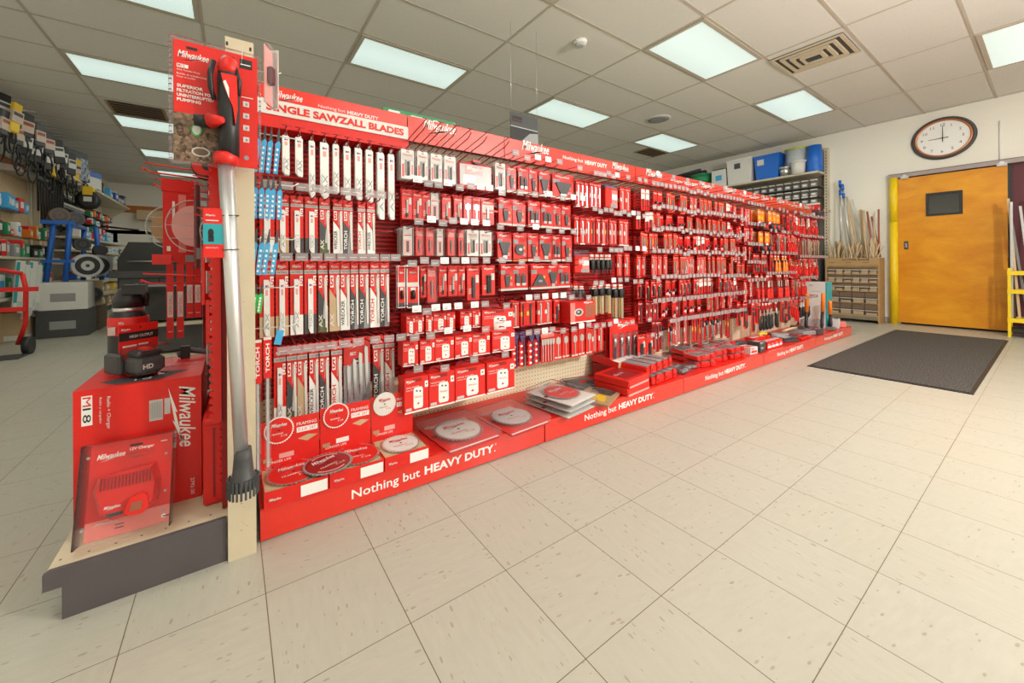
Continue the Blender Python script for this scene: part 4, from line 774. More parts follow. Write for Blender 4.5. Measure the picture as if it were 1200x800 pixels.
display(.292, .497, 1.43, 1.60, .345, 'red', 1, 'white', 'red cardboard display with red blade disc, second along the base deck', 1)
display(.497, .690, 1.43, 1.60, .350, 'offwhite', 1, 'red', 'red cardboard display with white blade disc on its back card', 0)
def lie(o, x, y, z, rz, lb, tx=0, ty=0):
    o.location = (x, y, z); o.rotation_euler = (tx, ty, R(rz)); tag(o, lb, 'saw blade', 'round saw blades on the base deck'); return o
lie(saw_disc('circular_saw_blade', .092, 'red'), .185, 1.525, ZD + .054, 5, 'round red circular saw blade lying in the leftmost cardboard display')
lie(saw_disc('circular_saw_blade', .090, 'red'), .415, 1.525, ZD + .054, -6, 'round red circular saw blade lying in the second display, partly covered')
lie(saw_disc('circular_saw_blade', .090, 'red_dark', 'grey', arc=True), .30, 1.50, ZD + .062, 20, 'darker red saw blade with curved stripes lying across the first two displays', R(-2))
lie(saw_disc('circular_saw_blade', .082, 'offwhite', 'silver', 'red'), .595, 1.515, ZD + .054, 0, 'white circular saw blade lying in the third cardboard display')
def clam_blade(x, y, w_, d_, hgt, rz, disc, lb, c='red', n=1, logo='red', z0=ZD):
    for q in range(n):
        r = empty('blade_clamshell', (x + q * .004, y - q * .003, z0 + q * (hgt + .001)), R(rz + q * 1.5)); tag(r, lb if n == 1 else lb + (', bottom one', ', middle one', ', top one')[q if n == 3 else 2 * q], 'blade package', 'large clear blade packages on the base deck')
        f = MB(); f.box(-w_ / 2 + .01, -d_ / 2 + .01, .002, w_ / 2 - .01, d_ / 2 - .01, .006, c); f.frame((-w_ / 2, -d_ / 2, .006), (1, 0, 0), (0, 1, 0)); f.patch(.012, .012, w_ - .012, .022, 'white'); f.patch(w_ * .05, d_ * .55, w_ * .3, d_ * .62, 'red_dark'); f.logo(.03, d_ - .05, .10, 'white'); f.patch(w_ * .65, d_ * .82, w_ - .02, d_ - .02, 'pink', .0006); f.build('card', r)
        b_ = saw_disc('blade', w_ * .41, disc, 'steel', logo); b_.parent = r; KIDS.setdefault(r.name, []).append(b_); b_.location = (0, 0, hgt * .45)
        f = MB(); f.bbox(-w_ / 2, -d_ / 2, 0, w_ / 2, d_ / 2, hgt, 'clear_pink', .008); f.build('clamshell', r)
clam_blade(.905, 1.565, .29, .31, .045, 3, 'offwhite', 'large clear package with big white saw blade, nearest on the open deck')
clam_blade(1.215, 1.55, .27, .31, .045, 4, 'lightgrey', 'large clear package with grey saw blade, beside the big white one')
clam_blade(1.57, 1.56, .27, .32, .030, 8, 'red', 'clear saw blade package with green stripe in a stack past the deck joint', 'offwhite', 3, 'white')
g = MB(); g.bbox(-.11, -.07, 0, .11, .07, .02, 'clear_pink', .006); g.box(-.10, -.06, .004, .10, .06, .010, 'goods_print'); g.frame((-.1, -.06, .010), (1, 0, 0), (0, 1, 0)); g.patch(.02, .02, .12, .10, 'red'); tag(g.build('accessory_package', None, (1.70, 1.76, ZD), (0, 0, R(20))), 'blue and red clear package tucked behind the blade stack', 'package')
g = MB(); g.bbox(-.11, -.09, 0, .11, .09, .03, 'clear_dark', .008); g.box(-.09, -.07, .004, .09, .07, .022, 'dark'); g.disc(0, 0, .04, 'red', .024); tag(g.build('accessory_package', None, (1.95, 1.74, ZD), (0, 0, R(-12))), 'dark clear-topped package lying behind the yellow one near the pegboard', 'package')
g = MB(); g.box(-.14, -.10, 0, .14, .10, .012, 'kraft'); g.frame((-.14, -.10, .012), (1, 0, 0), (0, 1, 0)); g.poly([(.04, .03), (.15, .05), (.16, .14), (.07, .17)], 'yellow'); g.poly([(.16, .03), (.26, .02), (.26, .17), (.18, .16)], 'dark'); g.poly([(.17, .06), (.24, .05), (.24, .09)], 'camo', .0008); g.bbox(-.145, -.105, -.001, .145, .105, .022, 'clear', .008)
tag(g.build('accessory_package', None, (1.86, 1.525, ZD + .001), (0, 0, R(22))), 'clear package with yellow printed triangle lying at the deck front', 'package')
def red_pack(x, y, w_, d_, hgt, rz, n, lb):
    for q in range(n):
        g = MB(); g.bbox(-w_ / 2, -d_ / 2, 0, w_ / 2, d_ / 2, hgt, 'red', .006); g.frame((-w_ / 2, -d_ / 2, hgt), (1, 0, 0), (0, 1, 0)); g.patch(.03, .03, w_ - .03, d_ - .04, 'red_dark'); g.logo(.04, d_ * .4, w_ * .4, 'pink', .001); g.frame((-w_ / 2, -d_ / 2, 0), (1, 0, 0), (0, 0, 1)); g.patch(.01, 0, w_ - .01, hgt * .25, 'pink')
        r = g.build('flat_red_case', None, (x, y, ZD + q * (hgt + .001)), (0, 0, R(rz + 2 * q))); tag(r, lb + (', lower one' if q == 0 and n > 1 else ', upper one' if n > 1 else ''), 'case', 'flat red cases on the deck')
red_pack(2.13, 1.555, .27, .24, .048, 6, 2, 'flat translucent-topped red case in the pair beside the latch organizers')
def organizer(x, y, z, w_, d_, hgt, rz, lb, n=3, top='clear_pink', body='red'):
    r = empty('parts_organizer', (x, y, z), R(rz)); tag(r, lb, 'organizer case', 'red organizer cases on the base deck')
    f = MB(); f.bbox(-w_ / 2, -d_ / 2, 0, w_ / 2, d_ / 2, hgt * .72, body, .008); f.build('tray', r)
    f = MB(); f.box(-w_ / 2 + .01, -d_ / 2 + .01, hgt * .70, w_ / 2 - .01, d_ / 2 - .01, hgt * .74, 'grey')
    for k in range(1, 4): f.box(-w_ / 2 + k * w_ / 4 - .002, -d_ / 2 + .012, hgt * .74, -w_ / 2 + k * w_ / 4 + .002, d_ / 2 - .012, hgt * .80, 'red_dark')
    f.build('compartments', r)
    f = MB(); f.bbox(-w_ / 2 + .003, -d_ / 2 + .003, hgt * .72, w_ / 2 - .003, d_ / 2 - .003, hgt, top, .006); f.frame((-w_ / 2, -d_ / 2, hgt), (1, 0, 0), (0, 1, 0)); f.logo(w_ * .3, d_ * .4, w_ * .35, 'white', .0008); f.build('lid', r)
    for k in range(n):
        xx = -w_ / 2 + (k + .5) * w_ / n; f = MB(); f.box(xx - .018, -d_ / 2 - .008, hgt * .15, xx + .018, -d_ / 2, hgt * .9, 'red'); f.box(xx - .011, -d_ / 2 - .009, hgt * .3, xx + .011, -d_ / 2 - .008, hgt * .55, 'red_dark'); f.build('latch', r)
organizer(2.49, 1.60, ZD, .34, .25, .075, 4, 'large red organizer case with clear lid, lower of the stacked pair'); organizer(2.44, 1.62, ZD + .077, .38, .27, .075, 8, 'large red organizer case with grey lid, on top of the stacked pair', 4)
g = MB(); g.box(-.13, -.10, 0, .13, .10, .045, 'red'); g.frame((-.13, -.10, .045), (1, 0, 0), (0, 1, 0)); g.patch(0, .0, .26, .05, 'white'); g.patch(.02, .06, .2, .18, 'red_pale', .0006); g.box(-.13, -.101, 0, -.02, -.10, .045, 'kraft_light'); tag(g.build('folded_carton', None, (2.32, 1.76, ZD + .10), (R(6), 0, R(10))), 'red and white carton lying behind the top organizer case', 'carton')
g = MB(); g.box(-.11, -.08, 0, .11, .08, .099, 'red_dark'); tag(g.build('accessory_carton', None, (2.30, 1.77, ZD), (0, 0, R(8))), 'dark red carton under the red and white carton, behind the organizers', 'carton')
# black knobs / clear cases
for k, (x, y) in enumerate(((2.66, 1.73), (2.73, 1.74), (2.80, 1.73))):
    g = MB(); g.lathe((0, 0, 0), [(.024, 0), (.03, .01), (.03, .05), (.02, .055)], 'black', 14); g.tube([(-.03, 0, .03), (-.045, -.02, .035), (-.03, -.045, .03), (0, -.04, .03)], .008, 'black', 6); tag(g.build('black_clamp', None, (x, y, ZD + .012), (0, 0, R(40 * k))), f'black round clamp lying behind the organizers, {ORD[k]} from the left', 'clamp', 'black clamps')
for k, (x, y, rz) in enumerate(((2.80, 1.53, 8), (2.95, 1.56, -6), (2.87, 1.62, 10))):
    r = empty('safety_glasses', (x, y, ZD), R(rz)); tag(r, ('clear safety glasses pack nearest the deck edge beside the organizers', 'clear safety glasses pack right of the nearest one', 'dark safety glasses pack at the back of the three')[k], 'safety glasses', 'safety glasses packs')
    f = MB(); f.bbox(-.07, -.045, 0, .07, .045, .03, 'clear_dark', .01); f.build('blister', r)
    f = MB(); f.bbox(-.058, -.03, .005, -.004, .0, .024, 'grey', .004); f.bbox(.004, -.03, .005, .058, .0, .024, 'grey', .004); f.box(-.004, -.028, .016, .004, -.022, .021, 'black'); f.build('lens', r)
    f = MB(); f.box(-.058, .0, .014, -.054, .04, .020, 'red'); f.box(.054, 0, .014, .058, .04, .020, 'red'); f.build('temple', r)
j = 0
for (x, y, n, rz) in ((3.12, 1.56, 2, -12), (3.36, 1.58, 2, -10), (3.22, 1.72, 2, -14), (3.52, 1.70, 2, -8), (3.62, 1.55, 2, -6), (3.80, 1.70, 2, -9)):
    for q in range(n):
        organizer(x, y, ZD + q * .052, .21, .13, .050, rz + 3 * q, f'small red organizer with clear lid, {("bottom", "top")[q]} of the {ORD[j]} little stack', 2, 'clear_pink'); 
    j += 1
def carton_box(x, y, z, w_, d_, h, rz, c, lb, name='small_carton', cat='carton', stripe=None, txt='white', group=None):
    g = MB(); g.box(-w_ / 2, -d_ / 2, 0, w_ / 2, d_ / 2, h, c); g.frame((-w_ / 2, -d_ / 2, 0), (1, 0, 0), (0, 0, 1))
    if stripe: g.patch(w_ * .1, h * .2, w_ * .9, h * .5, stripe)
    g.logo(w_ * .1, h * .58, w_ * .5, txt); g.frame((-w_ / 2, -d_ / 2, h), (1, 0, 0), (0, 1, 0)); g.patch(w_ * .15, d_ * .2, w_ * .8, d_ * .7, stripe or 'pink', .0006)
    return tag(g.build(name, None, (x, y, z), (0, 0, R(rz))), lb, cat, group)
carton_box(3.90, 1.53, ZD, .12, .10, .06, -4, 'offwhite', 'white-fronted small box at the deck edge beside little organizers', stripe='red', txt='red')
carton_box(4.05, 1.52, ZD, .12, .10, .045, 3, 'dark', 'dark small box, lower of two, near the red and white bit cartons'); carton_box(4.05, 1.52, ZD + .046, .12, .10, .045, -2, 'dark', 'dark small box, upper of two, near the red and white bit cartons')
for k in range(8):
    x = 4.22 + .085 * (k % 4) * 1.0; y = 1.52 + .10 * (k // 4); carton_box(x, y, ZD, .08, .09, .07 + .02 * (k // 4), random.uniform(-8, 8), 'red', f'red and white small carton, {("front", "back")[k // 4]} line, {ORD[k % 4]} from left, past dark boxes', stripe='white', group='red and white cartons on the deck')
g = MB(); g.tube([(-.07, 0, .012), (0, .01, .02), (.05, 0, .012)], .012, 'yellow', 8); g.tube([(.05, 0, .012), (.09, -.01, .012)], .010, 'black', 8); tag(g.build('yellow_knife', None, (4.42, 1.60, ZD + .092), (0, 0, R(-10))), 'yellow and black folding knife lying on the red and white cartons', 'knife')
g = MB(); g.tube([(-.11, 0, .03), (-.03, .01, .035), (.06, 0, .03), (.11, -.01, .02)], .026, 'dark', 10); tag(g.build('black_grip_glove', None, (4.12, 1.68, ZD), (0, 0, R(-5))), 'thick dark handle lying at the back of the deck behind small boxes', 'handle')
for k in range(6):
    g = MB(); g.bbox(-.14, -.03, 0, .14, .03, .022, ('dark', 'grey', 'clear_dark')[k % 3], .005); g.frame((-.14, -.03, .022), (1, 0, 0), (0, 1, 0)); g.patch(.02, .01, .16, .05, 'lightgrey'); tag(g.build('file_package', None, (4.78 + .05 * (k % 2), 1.53 + .05 * (k % 3), ZD + .0235 * (k // 2) + .0), (0, 0, R(-18 + 4 * k))), f'grey flat tool package, {ORD[k]} in the pile below the lying wooden handle', 'package', 'grey flat tool packages in a pile')
for k in range(7):
    g = MB(); g.bbox(-.035, -.03, 0, .035, .03, .025, 'red', .006); g.box(-.012, -.012, .025, .012, .012, .028, 'black'); tag(g.build('red_clip_case', None, (5.02 + .07 * (k % 4), 1.49 + .07 * (k // 4), ZD), (0, 0, R(12 * k))), f'small red clip case at the deck front, {ORD[k % 4]} in its {("front", "back")[k // 4]} line', 'clip case', 'small red clip cases')
def hammer(x, y, z, rot, L, lb, head='axe', hc='orange'):
    r = empty('hammer', (x, y, z)); r.rotation_euler = rot; tag(r, lb, 'hammer', 'orange handled striking tools on the deck')
    f = MB(); f.lathe((0, 0, .04), [(.012, 0), (.017, .03), (.015, L * .45)], 'black', 12); f.build('grip', r)
    f = MB(); f.lathe((0, 0, .04 + L * .45), [(.019, 0), (.019, L * .4), (.021, L * .5), (.014, L * .52)], hc, 12); f.build('handle', r)
    f = MB()
    if head == 'axe': f.prism([(-.04, 0), (-.05, .045), (.03, .04), (.07, .055), (.075, -.02), (.03, .0)], 'y', -.016, .016, 'dark')
    else: f.box(-.06, -.02, 0, .05, .02, .04, 'steel'); f.cyl((.05, 0, .02), (.075, 0, .02), .022, .022, 'steel', 12)
    f.build('head', r)
hammer(5.66, 1.625, ZD + .004, (R(3), R(-4), 0), .42, 'orange and black handled hatchet standing head down, left of three')
hammer(5.80, 1.52, ZD + .004, (R(2), R(3), R(10)), .42, 'orange and black handled hammer standing head down, middle of three', 'h')
hammer(6.00, 1.487, ZD + .004, (R(-3), R(4), R(-8)), .32, 'shorter orange handled hammer, rightmost of the three standing', 'h')
r = empty('hammer', (5.12, 1.60, ZD + .085)); tag(r, 'hammer with pale orange wooden handle lying flat on the packages', 'hammer'); g = MB(); g.tube([(-.20, 0, 0), (0, 0, .006), (.18, 0, 0)], .013, 'pine', 8); g.build('handle', r); g = MB(); g.bbox(.17, -.07, -.015, .205, .06, .02, 'dark', .006); g.build('head', r)
for k, (x, y, w_, d_, h, c) in enumerate(((5.42, 1.58, .30, .16, .05, 'grey'), (5.56, 1.50, .14, .08, .06, 'dark'), (5.95, 1.66, .20, .16, .12, 'clear_dark'), (6.26, 1.51, .18, .08, .12, 'lightgrey'), (6.46, 1.66, .14, .18, .10, 'offwhite'), (6.46, 1.52, .15, .10, .07, 'red_pale'))):
    g = MB(); g.bbox(-w_ / 2, -d_ / 2, 0, w_ / 2, d_ / 2, h, c, .008); g.frame((-w_ / 2, -d_ / 2, h), (1, 0, 0), (0, 1, 0)); g.patch(.02, .02, w_ * .7, d_ * .7, 'steel'); g.patch(w_ * .5, .015, w_ * .9, .04, 'red', .0007)
    tag(g.build('tool_package', None, (x, y, ZD), (0, 0, R(-10 + 7 * k))), f'{("grey", "dark", "clear", "pale grey", "flat white", "red")[k]} tool package at the far end of the deck among the hammers', 'package', 'tool packages at the far deck end')
g = MB(); g.box(0, 0, 0, .20, .27, .565, 'offwhite'); g.box(-.001, -.001, 0, .201, .010, .565, 'teal'); g.frame((0, .27, 0), (0, -1, 0), (0, 0, 1)); g.patch(.12, .44, .22, .455, 'lightgrey'); g.patch(.1, .52, .14, .53, 'grey'); tag(g.build('white_carton', None, (6.18, 1.57, ZD)), 'tall white carton with teal side standing on the far end of the deck', 'carton')
# ------------------------------------------------------------------ end of the display: wooden post, end deck, end wall and its goods
g = MB(); g.box(-.014, 1.40, 0, .062, 1.425, 1.628, 'cream'); g.box(-.012, 1.3996, 1.60, -.006, 1.40, 1.612, 'black'); g.box(.05, 1.3996, 1.60, .056, 1.40, 1.612, 'black'); g.frame((-.014, 1.40, 0), (1, 0, 0), (0, 0, 1))
for k in range(14): g.disc(random.uniform(.01, .065), random.uniform(.05, .9), random.uniform(.0008, .0018), 'brown', .0003, 8)
tag(g.build('wooden_post'), 'pale wooden board post standing at the near end of the red display', 'post')
r = empty('end_deck', (0, 0, 0)); tag(r, 'cream end deck with dark grey fascia at the near end of the display', 'shelf base')
f = MB(); f.prism([(-.410, .085), (-.410, .128), (-.400, .134), (-.018, .134), (-.018, 0), (-.375, 0), (-.375, .085)][::-1], 'y', 1.412, 1.424, 'fascia'); f.build('fascia', r)
f = MB(); f.box(-.405, 1.424, .112, -.005, 2.50, .131, 'cream'); f.frame((-.42, 1.43, .131), (1, 0, 0), (0, 1, 0))
for k in range(7): f.disc(.03 + .055 * k, .03, .003, 'black', .0003, 8)
f.build('deck_board', r); f = MB(); f.box(-.37, 1.424, 0, -.355, 2.5, .112, 'fascia'); f.build('side_plinth', r)
g = MB(); g.frame((0, 0, 0), (1, 0, 0), (0, 0, 1)); g.loft([[(-.418, 1.418, .086), (-.40, 1.42, .072), (-.385, 1.425, .06), (-.38, 1.43, .085)], [(-.42, 1.43, .088), (-.41, 1.44, .07), (-.39, 1.45, .062), (-.38, 1.45, .085)]], 'clear'); tag(g.build('tape_scrap'), 'scrap of clear tape hanging under the corner of the end deck', 'tape')
f = MB(); f.box(-.030, 1.47, .135, -.012, 2.42, 1.36, 'red_dark')
z = .20
while z < 1.34: f.box(-.036, 1.50, z, -.030, 2.40, z + .008, 'red'); z += .024
struct_ = f.build('end_panel', gond)
f = MB(); f.box(-.052, 1.455, .42, -.030, 1.475, 1.36, 'red'); z = .43
while z < 1.34: f.prism([(-.052, z), (-.062, z + .006), (-.062, z + .014), (-.052, z + .02)], 'y', 1.456, 1.474, 'red'); z += .024
f.build('notched_upright', gond)
f = MB(); f.box(-.012, 1.84, .10, .070, 1.90, 1.62, 'cream'); f.box(-.012, 1.455, .10, .0, 2.42, 1.40, 'cream'); f.build('end_board', gond)
# transfer pump: clamshell pack, head, silver tube, strainer
r = empty('transfer_pump', (-.035, 1.345, 1.22)); tag(r, 'red and black transfer pump package with long silver tube on the wooden post', 'transfer pump')
f = MB(); f.bbox(-.100, 0, -.005, .104, .004, .335, 'red', .001); f.frame((-.100, 0, -.005), (1, 0, 0), (0, 0, 1))
f.logo(.010, .285, .072, 'white', .001, res=3); f.patch(.008, .262, .034, .272, 'white', .001); f.text('M12', .010, .264, .007, 'red', .0014, bold=.03); f.text('Stick Transfer Pump', .008, .252, .006, 'white', .001); f.text('Bomba de transferencia', .008, .242, .005, 'white', .001); f.text('Pompe de transfert', .008, .233, .005, 'white', .001)
f.text('SUPERIOR', .008, .206, .009, 'white', .001, bold=.03, width=.060); f.text('FILTRATION FOR', .008, .193, .009, 'white', .001, bold=.03, width=.085); f.text('UNINTERRUPTED', .008, .180, .009, 'white', .001, bold=.03, width=.085); f.text('PUMPING', .008, .167, .009, 'white', .001, bold=.03, width=.055)
f.patch(0, 0, .106, .135, 'photo_print', .0008); f.disc(.062, .03, .022, 'lightgrey', .0012, 18, .014); f.disc(.062, .03, .018, 'brown', .0016, 18, .010); f.disc(.052, .092, .013, 'leafgreen', .0012, 12, .018); f.disc(.052, .092, .010, 'offwhite', .0014, 12, .014); f.disc(.050, .118, .006, 'kraft_light', .0014, 10)
for k in range(4): f.patch(.166, .185 - k * .036, .182, .201 - k * .036, 'offwhite', .001); f.patch(.172, .188 - k * .036, .178, .196 - k * .036, 'grey', .0014)
f.text('~', .162, .212, .004, 'white', .001, width=.03); f.disc(.174, .03, .007, 'grey', .001, 12); f.patch(.158, .30, .190, .328, 'black', .001); f.text('~', .160, .31, .005, 'white', .0014, width=.026); f.patch(.030, .318, .055, .326, 'black', .001); f.build('card', r)
f = MB(); x = .107; z0, z1 = -.010, .342
for k in range(24):   # crimped clear rim
    z = z0 + (z1 - z0) * k / 24; f.box(-x - .003, -.005, z, -x + .004, .006, z + .010, 'clear_pink')
    z = z0 + (z1 - z0) * k / 24; f.box(x, -.005, z, x + .006, .006, z + .010, 'clear_pink')
f.box(-x, -.004, z0 - .004, x, .006, z0 + .004, 'clear_pink'); f.box(-x, -.004, z1 - .006, x, .006, z1 + .002, 'clear_pink'); f.build('blister_rim', r)
f = MB(); f.lathe((.030, -.035, .015), [(.026, 0), (.026, .08), (.028, .16), (.028, .22), (.024, .27), (.018, .285)], 'black', 18); f.build('pump_body', r)
f = MB(); f.lathe((.030, -.037, .015), [(.025, .235), (.027, .25), (.024, .272), (.015, .286), (.004, .290)], 'red', 18); f.prism([(.012, .24), (.050, .24), (.052, .15), (.046, .10), (.040, .15), (.020, .20)], 'y', -.066, -.04, 'red')
f.frame((.005, -.0705, .17), (1, 0, 0), (0, 0, 1)); f.poly([(.012, .045), (.026, .0), (.026, .03), (.018, .05)], 'white', .0); f.build('handle_shell', r)
f = MB(); f.tube([(-.006, -.04, .28), (-.014, -.045, .24), (-.013, -.045, .20), (-.004, -.04, .17)], .007, 'black', 8); f.tube([(.046, -.05, .27), (.056, -.055, .23), (.054, -.055, .19)], .006, 'black', 8); f.build('grip_strap', r)
f = MB(); f.lathe((-.032, -.035, .105), [(.014, 0), (.018, .005)], 'black', 14, 'x'); f.cyl((-.052, -.035, .105), (-.012, -.035, .105), .016, .018, 'black', 14); f.cyl((-.012, -.05, .105), (.016, -.075, .105), .022, .008, 'red', 14); f.build('outlet', r)
f = MB(); f.lathe((.022, -.035, -.012), [(.024, 0), (.031, .006), (.031, .026), (.026, .034)], 'red', 18); f.build('collar', r)
f = MB(); f.cyl((.022, -.035, -.01), (.056, -.035, -.86), .0195, .0185, 'silver', 24); f.build('tube', r)
f = MB(); f.lathe((.060, -.035, -.955), [(.038, 0), (.038, .028), (.028, .038), (.024, .085), (.022, .115)], 'dark', 24); f.build('strainer', r)
f = MB()
for k in range(22):
    a = 2 * math.pi * k / 22; cx, cy = .060 + .039 * math.cos(a), -.035 + .039 * math.sin(a); f.box(cx - .003, cy - .003, -.975, cx + .003, cy + .003, -.922, 'dark')
f.build('strainer_teeth', r)
f = MB(); f.tube([(.062, -.02, .30), (.066, -.01, .345), (.07, .03, .36), (.066, .05, .335)], .0012, 'steel', 5); f.build('wire_hanger', r)
r = empty('hang_tag', (-.034, 1.30, 1.01)); tag(r, 'red and teal cardboard tag fixed to the silver tube with zip ties', 'tag')
f = MB(); f.bbox(-.033, 0, -.07, .030, .0015, .07, 'red', .0005); f.frame((-.033, 0, -.07), (1, 0, 0), (0, 0, 1)); f.patch(0, .038, .063, .096, 'teal', .0006); f.disc(.018, .070, .007, 'black', .0012, 12, .012); f.patch(.012, .045, .025, .062, 'black', .0012); f.logo(.006, .115, .022, 'white', .001); f.text('~', .006, .104, .004, 'white', .001, width=.03); f.text('HEAVY DUTY', .006, .026, .004, 'white', .001, width=.03); f.build('card', r)
f = MB(); f.tube([(.012, -.004, .05), (.040, -.012, .052), (.052, .0, .053), (.045, .03, .053)], .0013, 'black', 5); f.tube([(.012, -.004, -.048), (.040, -.012, -.046), (.052, .0, -.045), (.045, .03, -.045)], .0013, 'black', 5); f.build('zip_tie', r)
# cartons and packages on the end deck
r = empty('tool_carton', (-.400, 1.60, .131)); tag(r, 'large red carton with white script logo on the end deck', 'carton'); W, D, H = .310, .38, .413
f = MB(); f.box(0, 0, 0, W, D, H, 'red'); f.frame((0, 0, 0), (1, 0, 0), (0, 0, 1))
f.patch(.018, .305, .042, .395, 'white'); f.text('M', .021, .391, .018, 'red', .001, vert=-1, width=.028); f.text('18', .021, .358, .018, 'black', .001, vert=-1, width=.044)
f.text('Radio + Charger', .072, .385, .011, 'white', .001, vert=-1, width=.10); f.text('Radio y cargador', .056, .385, .007, 'white', .001, vert=-1, width=.08); f.text('2792-20', W - .030, .07, .010, 'white', .001, vert=-1, width=.055); f.text('Milwaukee', .016, .22, .008, 'white', .001, vert=-1, width=.05, shear=.3)
f.text('Milwaukee', .250, .385, .044, 'white', .001, bold=.012, shear=.35, vert=-1, width=.205, res=3); f.poly([(.222, .385), (.246, .30), (.240, .305), (.262, .185), (.233, .275), (.239, .268)], 'white', .001)
f.patch(.174, .285, .208, .352, 'lightgrey'); f.patch(.212, .300, .227, .352, 'lightgrey')
for k in range(9): f.patch(.177 + k * .0033, .292, .1785 + k * .0033, .345, 'grey', .0009)
f.frame((0, 0, H), (1, 0, 0), (0, 1, 0)); f.logo(.16, .20, .13, 'pink', res=2); f.poly([(.09, .02), (.20, .02), (.27, .12), (.16, .14), (.04, .08)], 'dark', .0006); f.text('18', .13, .04, .04, 'white', .001); f.patch(0, D / 2 - .001, W, D / 2 + .001, 'red_dark', .0005); f.build('carton_body', r)
r = empty('red_case', (-.083, 1.515, .131)); tag(r, 'narrow red plastic case standing between the large carton and the post', 'case')
f = MB(); f.bbox(0, 0, 0, .064, .36, .285, 'red', .008); f.build('shell', r); f = MB(); f.box(.004, -.004, .02, .060, .0, .265, 'red'); f.box(.028, -.006, .03, .034, -.004, .255, 'red_dark'); f.build('lid_ridge', r)
f = MB(); f.box(-.01, 0, 0, .012, .30, .36, 'red_dark'); tag(f.build('dark_red_carton', None, (-.028, 1.60, .131 + .0)), 'dark red carton wedged behind the narrow case by the post', 'carton') if 0 else None
# charger in its clamshell, leaning on the carton
r = empty('battery_charger', (-.262, 1.500, .132)); r.scale = (1, 1, .90); r.rotation_euler = (R(-16), 0, R(-3)); tag(r, 'red battery charger in clear clamshell leaning on the carton at the end deck', 'charger')
f = MB(); f.bbox(-.096, 0, 0, .100, .002, .285, 'red_pale', .0005); f.frame((-.096, 0, 0), (1, 0, 0), (0, 0, 1)); f.patch(0, .055, .196, .285, 'red', .0006); f.logo(.014, .232, .064, 'white', .001, res=3)
f.text('12V Charger', .088, .248, .011, 'white', .001, bold=.02, width=.058); f.text('Cargador de 12 V', .082, .236, .009, 'dark', .001, width=.068); f.text('Chargeur 12 V', .088, .224, .009, 'dark', .001, width=.056); f.text('~', .162, .262, .004, 'white', .001); f.patch(.088, .263, .118, .270, 'black', .001)
f.text('Milwaukee', .022, .040, .008, 'white', .001, shear=.3); f.text('Milwaukee', .066, .046, .008, 'white', .001, shear=.3); f.text('~', .066, .030, .005, 'dark', .001); f.text('~', .066, .02, .005, 'dark', .001); f.disc(.178, .022, .006, 'white', .001, 12); f.text('~', .1755, .019, .006, 'dark', .0014); f.build('card', r)
f = MB(); z0, z1 = .055, .200
P_ = [(-.058, z0 + .02), (-.030, z0), (.040, z0), (.068, z0 + .025), (.072, z0 + .09), (.060, z1), (-.066, z1 - .012), (-.076, z1 - .05)]
f.loft([[(x, 0, z) for x, z in P_], [(x, -.035, z) for x, z in P_], [(x * .88, -.048, (z - .13) * .86 + .13) for x, z in P_]], 'red'); f.build('charger_body', r)
f = MB()
for k in range(15): f.box(-.058 + k * .0078, -.0505, .148, -.0545 + k * .0078, -.0482, .185, 'red_dark')
f.build('vent_ribs', r); f = MB(); f.prism([(.002, .072), (.014, .060), (.044, .060), (.056, .074), (.050, .112), (.036, .122), (.012, .112)], 'y', -.066, -.048, 'red'); f.prism([(.014, .072), (.04, .072), (.042, .098), (.018, .098)], 'y', -.069, -.066, 'rust'); f.build('battery_port', r)
f = MB(); f.box(-.040, -.051, .068, -.006, -.048, .078, 'dark'); f.frame((-.046, -.0485, .088), (1, 0, 0), (0, 0, 1)); f.logo(0, 0, .036, 'white', .001); f.build('status_label', r)
f = MB(); f.box(-.103, -.058, -.001, -.100, .004, .292, 'clear'); f.box(.104, -.058, -.001, .107, .004, .292, 'clear'); f.box(-.103, -.058, .290, .107, .004, .293, 'clear'); f.box(-.103, -.060, 0, .107, -.058, .292, 'clear')
for (x, z) in ((-.085, .05), (.09, .05), (-.085, .255), (.09, .225), (.092, .11)): f.cyl((x, -.060, z), (x, -.061, z), .004, .004, 'grey', 8)
f.build('clamshell', r)
# jug, battery pack
ZB = .131 + H
r = empty('insulated_bottle', (-.335, 1.955, ZB)); tag(r, 'black insulated bottle with red label standing on the back of the large carton', 'bottle')
f = MB(); f.lathe((0, 0, 0), [(.058, 0), (.060, .01), (.060, .17), (.052, .195), (.048, .20)], 'black', 24); f.build('bottle_body', r)
f = MB(); f.lathe((0, 0, 0), [(.0605, .115), (.0608, .117), (.0608, .178), (.058, .182)], 'red', 24); f.frame((-.035, -.0625, .12), (1, .1, 0), (0, 0, 1)); f.patch(-.012, .0, .008, .03, 'offwhite', .0); f.logo(.016, .035, .035, 'white', .001); f.patch(.016, .018, .05, .022, 'pink'); f.patch(.016, .010, .045, .014, 'pink'); f.build('label', r)
f = MB(); f.lathe((0, 0, .20), [(.047, 0), (.047, .018)], 'steel', 24); f.build('ring', r)
f = MB(); f.lathe((0, 0, .218), [(.048, 0), (.047, .03), (.036, .055), (.030, .07)], 'black', 20); f.box(-.012, -.045, .05 + .218, .055, .015, .085 + .218, 'black'); f.tube([(.0, 0, .29), (.03, -.02, .30), (.055, -.01, .26), (.05, 0, .22)], .010, 'black', 8); f.build('cap', r)
r = empty('battery_package', (-.285, 1.735, ZB)); r.rotation_euler = (0, 0, R(38)); tag(r, 'black battery pack on a red card standing on top of the large carton', 'battery')
